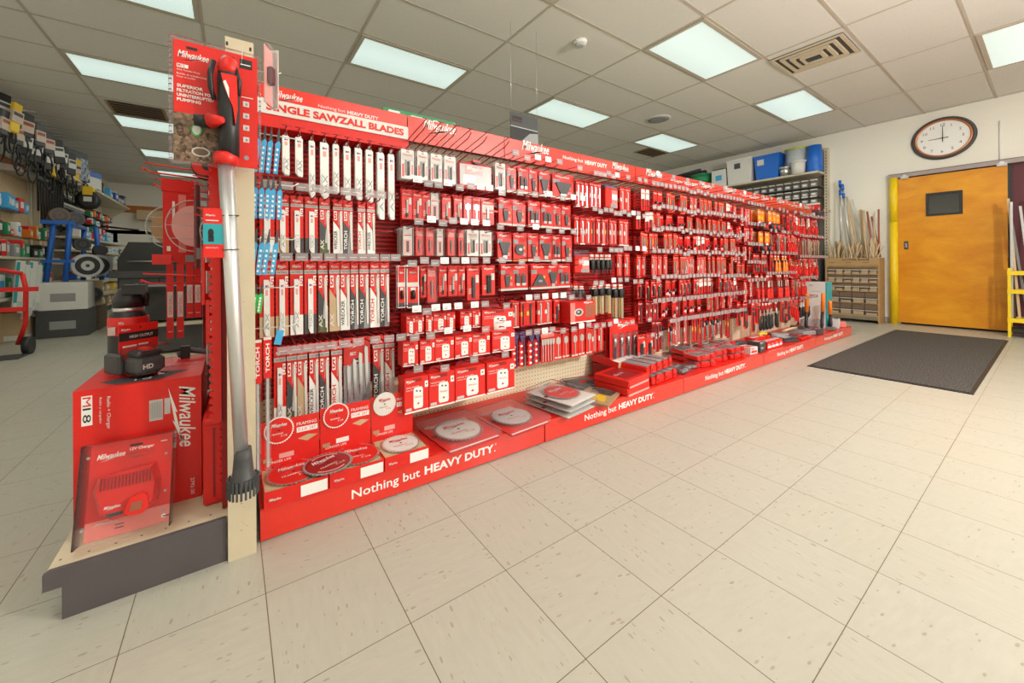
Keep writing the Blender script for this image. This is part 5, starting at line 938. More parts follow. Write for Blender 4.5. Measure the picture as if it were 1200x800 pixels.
f = MB(); f.bbox(-.042, 0, 0, .075, .002, .175, 'red', .0006); f.frame((-.042, 0, 0), (1, 0, 0), (0, 0, 1)); f.patch(0, .12, .117, .148, 'black'); f.text('HIGH OUTPUT', .03, .128, .010, 'white', .001, width=.07); f.logo(.006, .153, .026, 'white', .001); f.text('~', .01, .098, .010, 'white', .001, width=.04); f.text('~', .055, .100, .009, 'white', .001, width=.03); f.disc(.062, .162, .003, 'black', .001, 8); f.build('card', r)
f = MB(); f.bbox(-.036, -.085, .01, .052, -.002, .068, 'dark', .012); f.bbox(-.030, -.078, .068, .046, -.010, .088, 'black', .006); f.bbox(-.055, -.02, .012, -.036, .06, .08, 'dark', .006); f.frame((-.036, -.085, .01), (1, 0, 0), (0, 0, 1)); f.text('HD', .015, .02, .016, 'white', .001, bold=.03); f.build('battery_body', r)
f = MB(); f.box(.0, -.07, .086, .02, -.02, .095, 'red'); f.prism([(-.07, .02), (-.03, .02), (-.02, .05), (-.05, .045)], 'x', .052, .055, 'grey'); f.build('latch', r)
f = MB(); f.bbox(-.045, -.10, .002, .070, -.001, .105, 'clear', .012); f.build('blister', r)
# goods hung on the end wall
def arm(y, z, L, lb, loop=False):
    f = MB(); f.tube([(-.032, y, z), (-L + .02, y - .0, z + .010), (-L, y, z + .020)], .0035, 'red', 6)
    f.tube([(-.032, y, z + .03), (-L, y, z + .046)], .003, 'red', 6)
    if loop: f.tube([(-.036, y, z), (-.030, y, z + .015), (-.036, y, z + .03)], .0035, 'red', 6)
    f.cyl((-L, y, z + .018), (-L - .006, y, z + .022), .006, .006, 'red', 8); tag(f.build('display_arm'), lb, 'hook', 'red wire arms on the end wall')
arm(1.98, 1.285, .29, 'long red wire arm reaching left above the hanging red tall package'); arm(2.15, 1.255, .28, 'second red wire arm just below the top one on the end wall')
arm(2.10, 1.18, .235, 'red wire arm carrying the brownish round package on the end wall'); arm(1.93, 1.19, .135, 'red wire arm carrying the half-round package on the end wall'); arm(1.78, 1.115, .08, 'short red wire arm behind the teal tag')
arm(1.80, .845, .27, 'empty double red wire arm in front of the narrow hanging strips', True)
g = MB(); g.prism([(-.052, .02), (-.052, -.30), (.062, -.33), (.062, .02), (.0, .035)][::-1], 'y', -.012, 0, 'red'); g.box(-.056, -.016, -.02, .066, .002, .03, 'red'); g.frame((-.052, -.012, -.30), (1, 0, 0), (0, 0, 1)); g.logo(.004, .295, .05, 'white', .001); g.patch(.05, .03, .075, .27, 'red_pale'); g.patch(.005, .03, .04, .29, 'red'); g.patch(.012, .035, .024, .055, 'white', .0008); g.text('~', .03, .24, .014, 'white', .001, vert=-1, width=.12)
g.frame((.0, -.012, -.33), (1, 0, 0), (0, 0, 1)); g.patch(.02, .02, .05, .05, 'grey'); tag(g.build('tall_red_package', None, (-.185, 2.0, 1.245), (0, 0, R(10))), 'tall glossy red package hanging from the top red arm on the end wall', 'package')
g = MB(); g.box(-.03, -.01, 0, .03, 0, .04, 'red'); tag(g.build('red_shelf_card', None, (-.235, 1.96, .925)), 'small red card sticking out left below the tall red package', 'card')
def disc_pack(x, y, z, r_, c, lb, rz, half=False, ribs=True):
    r = empty('round_clear_package', (x, y, z), R(rz)); tag(r, lb, 'package', 'round clear packages on the end wall')
    f = MB(); n = 24; a0, a1 = (90, 270) if half else (0, 360); pts = [(r_ * math.cos(R(a0 + (a1 - a0) * k / n)), 1.15 * r_ * math.sin(R(a0 + (a1 - a0) * k / n))) for k in range(n + (1 if half else 0))]
    f.prism(pts[::-1], 'y', -.03, -.0, 'clear'); f.build('shell', r); f = MB(); f.prism([(a * .8, b_ * .8) for a, b_ in pts][::-1], 'y', -.018, -.008, c); f.build('content', r)
    f = MB(); f.tube([(a * .99, -.03, b_ * .99) for a, b_ in pts], .0018, 'lightgrey', 5)
    if ribs:
        for q in (-.5, 0, .45): f.tube([(-r_ * math.sqrt(1 - q * q) * .98, -.031, q * r_ * 1.15), (0 if half else r_ * .8, -.031, q * r_ * 1.15)], .0009, 'lightgrey', 4)
    f.build('rim', r)
disc_pack(-.225, 2.10, 1.085, .078, 'kraft', 'round brownish clear package left of the tall red package on the end wall', 0)
disc_pack(-.128, 1.93, 1.080, .090, 'pink', 'half-round clear package with wire ribs in front of the tall red package', 0, True)
disc_pack(-.045, 1.78, 1.05, .055, 'dark', 'small half-round clear package beside the silver tube', 0, True)
arm(1.885, 1.235, .13, 'red wire arm carrying the long clear blister on the end wall'); arm(1.795, 1.095, .11, 'short red wire arm beside the teal tag')
for k, (x, y, z, w_, h, rz) in enumerate(((-.118, 1.88, 1.245, .022, .34, 30), (-.095, 1.80, 1.10, .026, .24, 45), (-.066, 1.78, 1.245, .030, .28, 30))):
    g = MB(); g.bbox(-w_ / 2, -.016, -h, w_ / 2, 0, 0, 'clear_dark', .004); g.box(-w_ / 2 + .003, -.012, -h + .006, w_ / 2 - .003, -.006, -.006, 'red_dark'); g.box(-w_ * .2, -.015, -h * .7, w_ * .2, -.012, -h * .2, 'dark'); g.box(-w_ * .25, -.0155, -h * .88, w_ * .25, -.012, -h * .75, 'offwhite')
    tag(g.build('clear_strip_package', None, (x, y, z), (0, 0, R(rz))), ('long clear blister edge beside the half-round package on the end wall', 'dark clear blister package just left of the teal tag', 'dark clear blister package right behind the teal tag')[k], 'package', 'clear strip packages on the end wall')
for k, (x, y, zt, zb) in enumerate(((-.215, 2.0, .93, .62), (-.182, 2.0, .93, .62), (-.150, 2.0, .925, .70), (-.123, 2.0, .925, .70), (-.085, 2.0, .90, .76), (-.062, 2.0, .90, .76))):
    g = MB(); h = zt - zb; g.box(-.012, -.006, -h, .012, 0, 0, 'red'); g.frame((-.012, -.006, -h), (1, 0, 0), (0, 0, 1)); g.patch(.003, h * .28, .021, h * .62, 'offwhite'); g.text('SAWZALL', .018, h * .32, .010, 'red', .001, vert=1, width=h * .26); g.logo(.005, h * .08, .016, 'white', .001) ; g.box(-.014, -.009, -h, -.012, .002, 0, 'clear_dark')
    tag(g.build('blade_strip_pack', None, (x, y, zt), (0, 0, R(8))), f'narrow red strip pack with white label hanging on the end wall, {ORD[k]} from left', 'blade pack', 'narrow strip packs on the end wall')
r = empty('tape_reel', (-.085, 1.98, 1.335)); tag(r, 'black and red reel package directly under the pump package', 'reel'); f = MB(); f.cyl((0, 0, 0), (0, -.04, 0), .055, .055, 'black', 22); f.build('housing', r); f = MB(); f.frame((0, -.0405, 0), (1, 0, 0), (0, 0, 1)); f.disc(-.012, 0, .04, 'red', .0008, 20); f.disc(0, 0, .018, 'black', .0012, 16); f.build('face', r)
f = MB(); f.box(-.16, 0, 0, .02, .30, .10, 'red_dark'); f.box(-.14, -.002, .02, 0, 0, .08, 'dark'); tag(f.build('dark_carton', None, (-.06, 1.995, ZB - .0)), 'dark red carton in the shadow behind the battery package', 'carton') if 0 else None
g = MB(); g.tube([(-.04, 0, .015), (0, .01, .03), (.05, .0, .02), (.07, -.01, .012)], .012, 'dark', 8); g.box(-.03, -.01, .0, .0, .01, .05, 'black'); tag(g.build('dark_tool', None, (-.145, 1.93, ZB)), 'small dark tool lying at the back of the large carton top', 'tool')
for k, (y, z, w_, h, rz, c, inner) in enumerate(((1.62, 1.28, .028, .16, 60, 'red', 'dark'), (1.70, 1.22, .030, .20, 40, 'clear_dark', 'red_pale'), (1.66, .98, .026, .20, 50, 'red', 'offwhite'), (1.76, .90, .030, .17, 40, 'clear_dark', 'grey'), (1.60, .80, .024, .15, 60, 'red', 'white'), (1.72, .70, .030, .18, 45, 'clear', 'lightgrey'), (2.1, .74, .07, .16, 20, 'red_dark', 'dark'), (2.25, .90, .10, .40, 10, 'red_dark', 'red'))):
    g = MB(); g.box(-w_ / 2, -.012, -h, w_ / 2, 0, 0, c); g.box(-w_ * .3, -.016, -h * .8, w_ * .3, -.012, -h * .4, inner); g.box(-w_ * .35, -.0165, -h * .25, w_ * .35, -.012, -h * .15, 'offwhite')
    tag(g.build('end_wall_package', None, (-.058 - .012 * (k % 3), y, z), (0, 0, R(rz))), f'{"slim red" if c == "red" else "dark red" if c == "red_dark" else "slim clear"} package hanging beside the notched red upright, {ORD[k]} from the top', 'package', 'slim packages on the end wall')
# clip strips on the right face of the post: white hooks, blue and green blade sleeves
for k, (z, x1) in enumerate(((1.600, .150), (1.565, .14), (1.386, .215), (1.214, .205), (1.022, .204), (.852, .203), (.713, .202))):
    g = MB(); g.tube([(.062, 1.50, z - .012), (x1 - .02, 1.50, z - .012), (x1, 1.50, z)], .0022, 'offwhite', 6); tag(g.build('white_hook'), f'white wire hook reaching right from the post, {ORD[k]} from the top', 'hook', 'white hooks on the post side')
    if k >= 2 and 0: pass
def strip_sleeve(x, zt, zb, c, lb, y=1.485, tilt=0, tip='dark'):
    r = empty('blade_sleeve', (x, y, zt)); r.rotation_euler = (0, R(tilt), 0); tag(r, lb, 'saw blade', 'blade sleeves on the clip strip'); h = zt - zb
    f = MB(); f.prism([(-.008, -h * .30), (-.004, -h), (.009, -h), (.008, -h * .28), (.002, -h * .22)], 'y', -.006, 0, c); f.frame((-.006, -.006, -h), (1, 0, 0), (0, 0, 1))
    for q in range(5): f.patch(.003, h * (.06 + q * .12), .009, h * (.06 + q * .12) + .008, 'white')
    f.build('sleeve', r); f = MB(); f.prism([(-.003, .012), (-.006, -h * .3), (.006, -h * .3), (.004, -.02), (0, .015)], 'y', -.004, -.002, tip); f.build('blade', r)
for k, x in enumerate((.080, .100, .119, .142)): strip_sleeve(x, 1.385 + .0, 1.235, 'skyblue', f'blue blade sleeve right of the post, top group, {ORD[k]} from left', tilt=6)
for k, x in enumerate((.070, .089, .108, .124, .144)): strip_sleeve(x, 1.215, 1.078, 'skyblue', f'blue blade sleeve right of the post, middle group, {ORD[k]} from left', tilt=3)
for k, x in enumerate((.072, .092, .110, .135)): strip_sleeve(x, 1.03, .885, 'skyblue', f'blue blade sleeve right of the post, lower group, {ORD[k]} from left', tilt=8)
for k, x in enumerate((.070, .086)): strip_sleeve(x, .842, .755, 'leafgreen', f'green blade sleeve right of the post, {("left", "right")[k]} one', tilt=8)
for k, (x, zt, zb) in enumerate(((.072, .665, .515), (.102, .672, .53))):
    r = empty('torch_blade_pack', (x, 1.495, zt)); tag(r, f'long blade tube with red torch label by the post, {("left", "right")[k]} one', 'blade pack', 'long blade tubes by the post'); f = MB(); h = zt - zb
    f.box(-.012, -.012, -h, .012, 0, 0, 'red'); f.frame((-.012, -.012, -h), (1, 0, 0), (0, 0, 1)); f.text('TORCH', .018, .02, .012, 'white', .001, bold=.03, vert=1, width=h * .7); f.patch(0, h - .01, .024, h, 'offwhite'); f.build('label', r); f = MB(); f.box(-.009, -.010, -.46, .009, -.002, -h, 'clear_pink'); f.box(-.004, -.008, -.45, .004, -.004, -h, 'lightgrey'); f.build('tube', r)
g = MB(); g.box(-.010, -.012, -.05, .012, 0, 0, 'skyblue'); g.box(-.004, -.008, 0, .004, -.004, .05, 'lightgrey'); tag(g.build('blade_sleeve', None, (.142, 1.50, .69), (0, R(12), 0)), 'single light blue blade sleeve hanging on the lowest white hook', 'saw blade')
r = empty('clear_hang_package', (.105, 1.46, 1.66), R(60)); tag(r, 'clear hanging package with dark item and white card edge right of the post top', 'package')
f = MB(); f.bbox(-.03, -.02, -.20, .03, 0, .0, 'clear_pink', .005); f.build('blister', r); f = MB(); f.box(.03, -.022, -.20, .033, .004, .005, 'offwhite'); f.box(-.028, -.003, -.195, .028, -.001, -.005, 'pink'); f.build('card', r); f = MB(); f.bbox(-.012, -.022, -.13, .012, -.004, -.07, 'maroon', .004); f.build('item', r)
g = MB(); g.bbox(-.012, -.03, -.10, .012, 0, 0, 'clear_dark', .004); tag(g.build('clear_side_package', None, (.085, 1.50, 1.66), (0, 0, R(20))), 'slim clear package against the post edge at the top', 'package') if 0 else None
# ------------------------------------------------------------------ right side: door, clock, mat, dowel cabinet, shelf unit
g = MB(); g.box(4.30, .345, 0, 7.53, 1.20, .010, 'carpet')
for a in ((4.28, .325, 7.55, .345), (4.28, 1.20, 7.55, 1.22), (4.28, .345, 4.30, 1.20), (7.53, .345, 7.55, 1.20)): g.box(a[0], a[1], 0, a[2], a[3], .006, 'black')
tag(g.build('floor_mat'), 'dark grey rubber-edged carpet mat on the tiled floor before the door', 'mat')
r = empty('door_1', (XR - .04, .36, .03)); r['kind'] = 'structure'
f = MB(); y0, y1, z1 = 0, .95, 2.13; wy0, wy1, wz0, wz1 = .355, .68, 1.545, 1.87
f.box(0, y0, 0, .035, wy0, z1, 'door_wood'); f.box(0, wy1, 0, .035, y1, z1, 'door_wood'); f.box(0, wy0, 0, .035, wy1, wz0, 'door_wood'); f.box(0, wy0, wz1, .035, wy1, z1, 'door_wood'); f.build('door_panel', r)
f = MB()
for a in ((wy0, wz0, wy1, wz0 + .03), (wy0, wz1 - .03, wy1, wz1), (wy0, wz0 + .03, wy0 + .03, wz1 - .03), (wy1 - .03, wz0 + .03, wy1, wz1 - .03)): f.box(-.010, a[0], a[1], .036, a[2], a[3], 'black')
f.build('window_frame', r); f = MB(); f.box(.012, wy0 + .03, wz0 + .03, .016, wy1 - .03, wz1 - .03, 'glass'); f.build('pane', r)
f = MB(); f.box(-.008, .85, 1.08, 0, .89, 1.20, 'dark'); f.box(-.012, .86, 1.11, -.008, .88, 1.17, 'steel'); f.build('latch', r)
r = empty('door_track', (0, 0, 0)); r['kind'] = 'structure'; r.name = 'trim_5'
f = MB(); f.box(XR - .07, -.9, 2.175, XR, 1.40, 2.235, 'track'); f.box(XR - .074, -.9, 2.228, XR, 1.40, 2.236, 'brown'); f.build('rail', r)
for y in (1.24, .40): f = MB(); f.box(XR - .078, y - .04, 2.15, XR - .07, y + .04, 2.19, 'lightgrey'); f.cyl((XR - .082, y, 2.19), (XR - .07, y, 2.19), .022, .022, 'steel', 12); f.build('roller', r)
g = MB(); g.lathe((XR - .045, 1.355, 0), [(.045, 0), (.045, 1.52)], 'guard_yellow', 20); g.lathe((XR - .045, 1.355, 1.525), [(.045, 0), (.045, .66)], 'guard_yellow', 20); tag(g.build('yellow_guard'), 'bright yellow pipe guard standing at the left edge of the wooden door', 'guard post')
r = empty('wall_clock', (XR - .001, .885, 2.655)); tag(r, 'round wall clock with dark rim and copper ring above the wooden door', 'clock'); n = 40
f = MB(); f.lathe((0, 0, 0), [(.29, 0), (.295, -.02), (.275, -.045), (.262, -.04), (.262, 0)], 'dark', n, 'x', False); f.build('rim', r); f = MB(); f.lathe((0, 0, 0), [(.262, -.036), (.256, -.048), (.240, -.046), (.236, -.034)], 'copper', n, 'x', False); f.build('copper_ring', r)
f = MB(); f.lathe((0, 0, 0), [(.262, -.02), (.262, -.034)], 'white', n, 'x'); f.frame((-.034, 0, 0), (0, -1, 0), (0, 0, 1))
for k in range(1, 13):
    a = R(90 - 30 * k); f.text(str(k), .185 * math.cos(a) - .018, .185 * math.sin(a) - .018, .036, 'dark', .001)
for k in range(60): a = R(6 * k); f.disc(.225 * math.cos(a), .225 * math.sin(a), .0025, 'grey', .001, 6)
f.build('dial', r)
for nm, ang, L, wd in (('minute_hand', 90, .175, .008), ('hour_hand', 181, .13, .011)):
    f = MB(); f.frame((-.040, 0, 0), (0, -1, 0), (0, 0, 1)); c_, s_ = math.cos(R(ang)), math.sin(R(ang)); L2 = L if ang == 90 else L
    f.prism([(-(-.05 * c_) - wd * s_ * 0 + 0, -.05 * s_ - wd * c_ * 0), (-(L * c_) + 0, L * s_), (0, 0)], 'x', -.05, -.05, 'black') if 0 else None
    f.loft([[(-.044, -(t * c_ - q * s_), t * s_ + q * c_) for t, q in ((-.05, -wd / 2), (L, -wd / 4), (L, wd / 4), (-.05, wd / 2))], [(-.040, -(t * c_ - q * s_), t * s_ + q * c_) for t, q in ((-.05, -wd / 2), (L, -wd / 4), (L, wd / 4), (-.05, wd / 2))]], 'black'); f.build(nm, r)
g = MB(); g.tube([(XR - .006, .42, 2.235), (XR - .006, .42, 2.75)], .006, 'offwhite', 6); tag(g.build('wall_conduit'), 'thin cream conduit rising on the wall above the door track', 'conduit')
g = MB(); g.box(XR - .008, .33, .03, XR, .36, 2.17, 'black'); struct(g.build('trim_6'))
# rack of long trim at the right edge
r = empty('pole_rack', (7.95, .04, 0)); tag(r, 'yellow metal rack holding upright mouldings at the right edge of the photo', 'rack')
for z in (.18, .53, .755): f = MB(); f.box(0, -.35, z, .03, .31, z + .05, 'guard_yellow'); f.box(.27, -.35, z, .30, .31, z + .05, 'guard_yellow'); f.box(.03, .28, z, .27, .31, z + .05, 'guard_yellow'); f.box(.03, -.35, z, .27, -.32, z + .05, 'guard_yellow'); f.build('rail', r)
f = MB(); f.box(.01, -.34, .06, .29, .30, .10, 'black'); f.build('bottom_plate', r)
for x, y in ((0, .28), (.27, .28), (0, -.35), (.27, -.35)): f = MB(); f.box(x + .003, y + .003, 0, x + .027, y + .027, .84, 'guard_yellow'); f.build('upright', r)
for k, (x, y, tx, L, c, wd) in enumerate(((8.02, .22, 0, 1.55, 'steel', .03), (8.05, .16, 5, 1.6, 'pine', .04), (8.10, .12, -4, 1.62, 'offwhite', .035), (8.06, .05, 7, 1.5, 'lightgrey', .03), (8.14, .02, -3, 1.6, 'pine', .04), (8.10, .20, 2, 1.5, 'brown', .03), (8.16, .10, 9, 1.55, 'grey', .03), (8.10, -.08, 3, 1.6, 'offwhite', .04))):
    g = MB(); g.prism([(0, 0), (wd, 0), (wd, .008), (.008, .012), (0, .02)], 'z', .12, L, c); g.box(0, -.001, L * .9, wd, 0, L * .93, 'red' if k % 3 == 0 else 'white')
    tag(g.build('moulding_strip', None, (x, y + .09, .10), (R(-tx * .6), 0, 0)), f'{ {"steel": "shiny metal", "pine": "wooden", "offwhite": "white", "lightgrey": "grey", "brown": "brown", "grey": "dark grey"}[c]} moulding standing in the yellow rack, {ORD[k]} from the door', 'moulding', 'mouldings in the yellow rack')
# dowel rod cabinet
r = empty('dowel_cabinet', (8.08, 1.455, 0)); tag(r, 'oak cabinet lettered dowel rods with clear front bins, beside the yellow guard', 'cabinet'); W = .61
f = MB(); f.box(0, 0, 0, .30, .02, .99, 'oak'); f.box(0, W - .02, 0, .30, W, .99, 'oak'); f.box(.28, .02, .06, .30, W - .02, .99, 'oak'); f.box(.0, .02, .10, .28, W - .02, .115, 'oak'); f.box(0, .02, .865, .012, W - .02, .99, 'oak'); f.frame((0, W, .865), (0, -1, 0), (0, 0, 1)); f.text('DOWEL RODS', .20, .085, .026, 'black', .001, bold=.03, width=.30)
for k in range(3): f.text('~', .05 + .19 * k, .05, .016, 'brown', .001)
f.box(.0, .02, .05, .02, W - .02, .10, 'shelf_dark'); f.build('cabinet_body', r)
zz = [.125, .305, .485, .615, .745, .855]
f = MB()
for z in zz: f.box(0, .02, z - .012, .27, W - .02, z, 'oak')
f.build('dividers', r)
for q in range(5):
    nc = 4 if q < 2 else 6
    for k in range(nc):
        a = .022 + (W - .044) * k / nc; b_ = .022 + (W - .044) * (k + 1) / nc - .006
        f = MB(); f.box(.004, a, zz[q], .008, b_, zz[q] + (.085 if q < 2 else .06), 'clear_dark'); f.box(.008, a, zz[q], .012, b_, zz[q + 1] - .02, 'brown'); f.box(.006, a + .01, zz[q], .04, b_ - .01, zz[q] + .03 + .02 * ((k * 7 + q) % 3), 'pine')
        for t in range(4): f.cyl((.005, a + .02 + t * .02 * (4 / nc + .4), zz[q] + .015), (.003, a + .02 + t * .02 * (4 / nc + .4), zz[q] + .015), .009, .009, 'kraft_light', 8)
        f.box(0, a, zz[q] + .058, .006, b_, zz[q] + .068, 'shelf'); f.build('bin', r)
for k in range(60):
    y = 1.49 + .54 * random.random(); x = 8.14 + .18 * random.random(); L = random.uniform(.16, .30); d_ = random.uniform(-.08, .08); rr = random.choice((.006, .008, .010))
    g = MB(); g.cyl((0, 0, .0), (random.uniform(-.03, .02), d_, L), rr, rr, 'pine', 6); tag(g.build('dowel_rod', None, (x, y, .99)), 'short wooden dowel rod standing upright in the top of the oak cabinet', 'dowel', 'short dowel rods in the oak cabinet')
for k, (x, y, ty, L, c, rr) in enumerate(((8.22, 1.93, .02, 1.32, 'steel', .010), (8.20, 1.90, .12, 1.25, 'steel', .011), (8.26, 1.86, .16, 1.05, 'pine', .009), (8.22, 1.84, .10, .9, 'pine', .011), (8.28, 1.80, .20, 1.0, 'offwhite', .009), (8.25, 1.70, .04, .82, 'pine', .016), (8.20, 1.66, .03, .80, 'kraft_light', .018), (8.22, 1.62, .08, .78, 'rust', .012), (8.26, 1.58, .10, .70, 'rust', .012), (8.20, 1.55, .05, .62, 'pine', .010), (8.24, 1.50, .01, .80, 'rust', .011))):
    g = MB(); g.tube([(0, 0, .07), (.05, ty, L)], rr, c, 8); cc = {'steel': 'silver metal', 'pine': 'wooden', 'offwhite': 'white', 'kraft_light': 'thick pale wooden', 'rust': 'red-brown'}[c]
    if k < 2: g.tube([(.046, ty * .92, L * .92), (.05, ty, L)], rr * 1.9, 'bluetub', 8); g.tube([(.041, ty * .82, L * .82), (.044, ty * .88, L * .88)], rr * 1.8, 'bluetub', 8)
    tag(g.build('long_pole', None, (x, y - ty, .93)), f'{cc} pole leaning on the wall above the dowel cabinet, {ORD[k]} from left', 'pole', 'long poles above the dowel cabinet')
# shelf unit against the right wall
SY0, SY1 = 2.10, 5.20
r = empty('storage_shelving', (0, 0, 0)); tag(r, 'beige metal shelving unit against the far right wall behind the display', 'shelving')
f = MB(); f.box(7.97, SY0 + .02, 2.385, 8.38, SY1, 2.415, 'shelf'); f.build('top_shelf', r); f = MB(); f.box(8.30, SY0 - .015, 0, 8.40, SY0 + .03, 2.83, 'shelf')
for k in range(50): f.box(8.296, SY0 + .0, .3 + k * .05, 8.30, SY0 + .012, .32 + k * .05, 'black')
f.build('upright_post', r)
f = MB(); f.box(8.37, SY0 + .03, .1, 8.395, SY1, 2.38, 'shelf_dark'); f.build('back_panel', r)
f = MB(); f.box(8.04, SY0 + .02, 1.79, 8.06, SY0 + .9, 1.875, 'red'); f.frame((8.04, SY0 + .9, 1.79), (0, -1, 0), (0, 0, 1)); f.text('~', .30, .02, .04, 'black', .001, width=.45); f.box(8.04, SY0 + .02, 1.875, 8.06, SY0 + 1.4, 1.90, 'offwhite'); f.build('sign_strip', r)
dc = empty('drawer_cabinet', (0, 0, 0)); tag(dc, 'tall dark cabinet of small white-labelled drawers by the right shelving post', 'cabinet'); f = MB(); f.box(8.06, SY0 + .03, .1, 8.35, SY0 + .7, 1.78, 'dark'); f.build('case', dc)
for z in (2.18, 2.02): f = MB(); f.box(8.05, SY0 + .03, z - .012, 8.30, SY1, z, 'dark'); f.build('tray_rail', r)
def dup_many(proto, poses, labf, cat, grp, **kw):
    first = True
    for k, (loc, rz) in enumerate(poses):
        o = proto if first else copy_tree(proto); first = False
        o.location = loc; o.rotation_euler = (0, 0, rz); tag(o, labf(k), cat, grp)
g = MB(); g.box(0, 0, 0, .06, .16, .07, 'dark'); g.box(-.002, .01, .015, 0, .15, .055, 'white'); g.frame((-.002, .15, .015), (0, -1, 0), (0, 0, 1)); g.patch(.02, .01, .12, .03, 'grey'); p_ = g.build('drawer')
ps = [((8.0, SY0 + .06 + .18 * c_, .30 + .115 * q), 0) for q in range(13) for c_ in range(3)]
first = True
for loc, _ in ps:
    o = p_ if first else p_.copy()
    if not first: col.objects.link(o)
    first = False; o.parent = dc; o.location = loc
g = MB(); g.bbox(0, 0, 0, .05, .085, .11, 'clear', .006); g.box(.006, .006, .0, .044, .079, .06, 'grey'); g.box(-.001, .015, .02, .0, .07, .05, 'offwhite'); g.box(-.001, .0, .10, .05, .085, .115, 'offwhite'); p_ = g.build('clear_parts_box')
ps = [((8.05, SY0 + .06 + .115 * c_, z), 0) for z in (2.18, 2.02, 1.905) for c_ in range(15)]
dup_many(p_, ps, lambda k: f'small clear box of hardware under the top shelf, {ORD[k % 15]} from the post, {("upper", "middle", "lower")[k // 15]} row', 'parts box', 'clear hardware boxes of the right shelving')
# tubs on the top shelf
ZT = 2.415
def tub(name, x, y, r0, r1, h, c, lb, cat, lid=None, rim=True, n=24):
    r = empty(name, (x, y, ZT)); tag(r, lb, cat); f = MB(); f.lathe((0, 0, 0), [(r0, 0), (r1, h)], c, n); f.build('body', r)
    if rim: f = MB(); f.lathe((0, 0, h - .03), [(r1, 0), (r1 + .012, .003), (r1 + .012, .028), (r1 - .004, .032)], lid or c, n); f.build('rim', r)
    return r
r = empty('blue_tote', (8.12, 2.83, ZT)); tag(r, 'square blue tote with white sticker on the top shelf', 'tote'); f = MB(); f.loft([[(-.11, -.16, 0), (.11, -.16, 0), (.11, .16, 0), (-.11, .16, 0)], [(-.13, -.19, .40), (.13, -.19, .40), (.13, .19, .40), (-.13, .19, .40)]], 'bluetub'); f.build('body', r); f = MB(); f.box(-.14, -.20, .40, .14, .20, .43, 'bluetub'); f.build('rim', r); f = MB(); f.box(-.133, .04, .26, -.124, .14, .36, 'offwhite'); f.build('sticker', r)
r = empty('white_bin', (8.12, 3.26, ZT)); tag(r, 'tall white bin with black mark left of the blue tote', 'bin'); f = MB(); f.loft([[(-.12, -.19, 0), (.12, -.19, 0), (.12, .19, 0), (-.12, .19, 0)], [(-.14, -.21, .44), (.14, -.21, .44), (.14, .21, .44), (-.14, .21, .44)]], 'offwhite'); f.build('body', r); f = MB(); f.box(-.15, -.22, .44, .15, .22, .46, 'white'); f.build('lid', r); f = MB(); f.box(-.138, -.02, .28, -.130, .08, .38, 'dark'); f.build('mark', r)
tub('clear_tub', 8.18, 2.455, .135, .158, .47, 'tub', 'large clear round tub with lime lid behind the white bucket', 'tub', 'lime')
f = MB(); f.lathe((8.16, 2.46, ZT + .471), [(.18, 0), (.18, .03), (.16, .04)], 'lime', 24); tag(f.build('lime_lid'), 'flat lime green lid on the large clear tub', 'lid') if 0 else None
r = empty('stacked_blue_buckets', (8.10, 2.20, ZT)); tag(r, 'nested stack of blue buckets at the right end of the top shelf', 'buckets')
for k in range(5): f = MB(); f.lathe((0, 0, k * .045), [(.082, 0), (.092 - .0, .24), (.097, .245), (.094, .25)], 'bluetub', 20) if 0 else f.lathe((0, 0, k * .045), [(.100, 0), (.104, .02), (.088, .26)], 'bluetub', 20); f.build('bucket', r)
tub('galvanized_pail', 8.05, 2.58, .065, .085, .16, 'steel', 'small galvanized pail before the blue tote', 'pail'); tub('white_bucket', 8.02, 2.39, .085, .098, .22, 'offwhite', 'small white bucket in front of the clear tub', 'bucket')
tub('green_tub', 8.13, 4.0, .17, .19, .20, 'leafgreen' if 0 else 'green', 'round green tub left of the white and blue container', 'tub'); bpy.data.objects['green_tub'].location.z = ZT + .121
r = empty('white_container', (8.08, 3.62, ZT)); tag(r, 'white container with blue emblem right of the green tub', 'container'); f = MB(); f.bbox(-.09, -.13, 0, .09, .13, .33, 'offwhite', .01); f.build('body', r); f = MB(); f.box(-.093, -.06, .12, -.089, .05, .22, 'skyblue'); f.build('emblem', r); f = MB(); f.box(-.07, -.11, .33, .07, .11, .35, 'dark'); f.build('lid', r)
g = MB(); g.box(-.10, -.46, 0, .14, .45, .12, 'green'); 
for k in range(18): g.box(-.103, -.44 + k * .05, .02, -.10, -.42 + k * .05, .10, 'black')
tag(g.build('green_crate', None, (8.10, 4.22, ZT + .0)), 'long low dark green crate on the left part of the top shelf', 'crate') 
g = MB(); g.tube([(0, -.5, .0), (.0, 0, .06), (.0, .8, .0)], .05, 'black', 8); g.tube([(0, -.4, .08), (.0, .3, .10), (.0, .7, .02)], .035, 'dark', 8); tag(g.build('black_sheeting', None, (8.2, 4.45, ZT + .33), (R(-6), 0, 0)), 'rolled black sheeting piled behind the green tub', 'roll')
g = MB(); g.tube([(0, -.3, .05), (0, 0, .09), (0, .35, .03)], .06, 'offwhite', 8); tag(g.build('white_roll', None, (8.05, 4.9, ZT + .06)), 'pale folded cloth lying left of the green tub on the top shelf', 'roll')
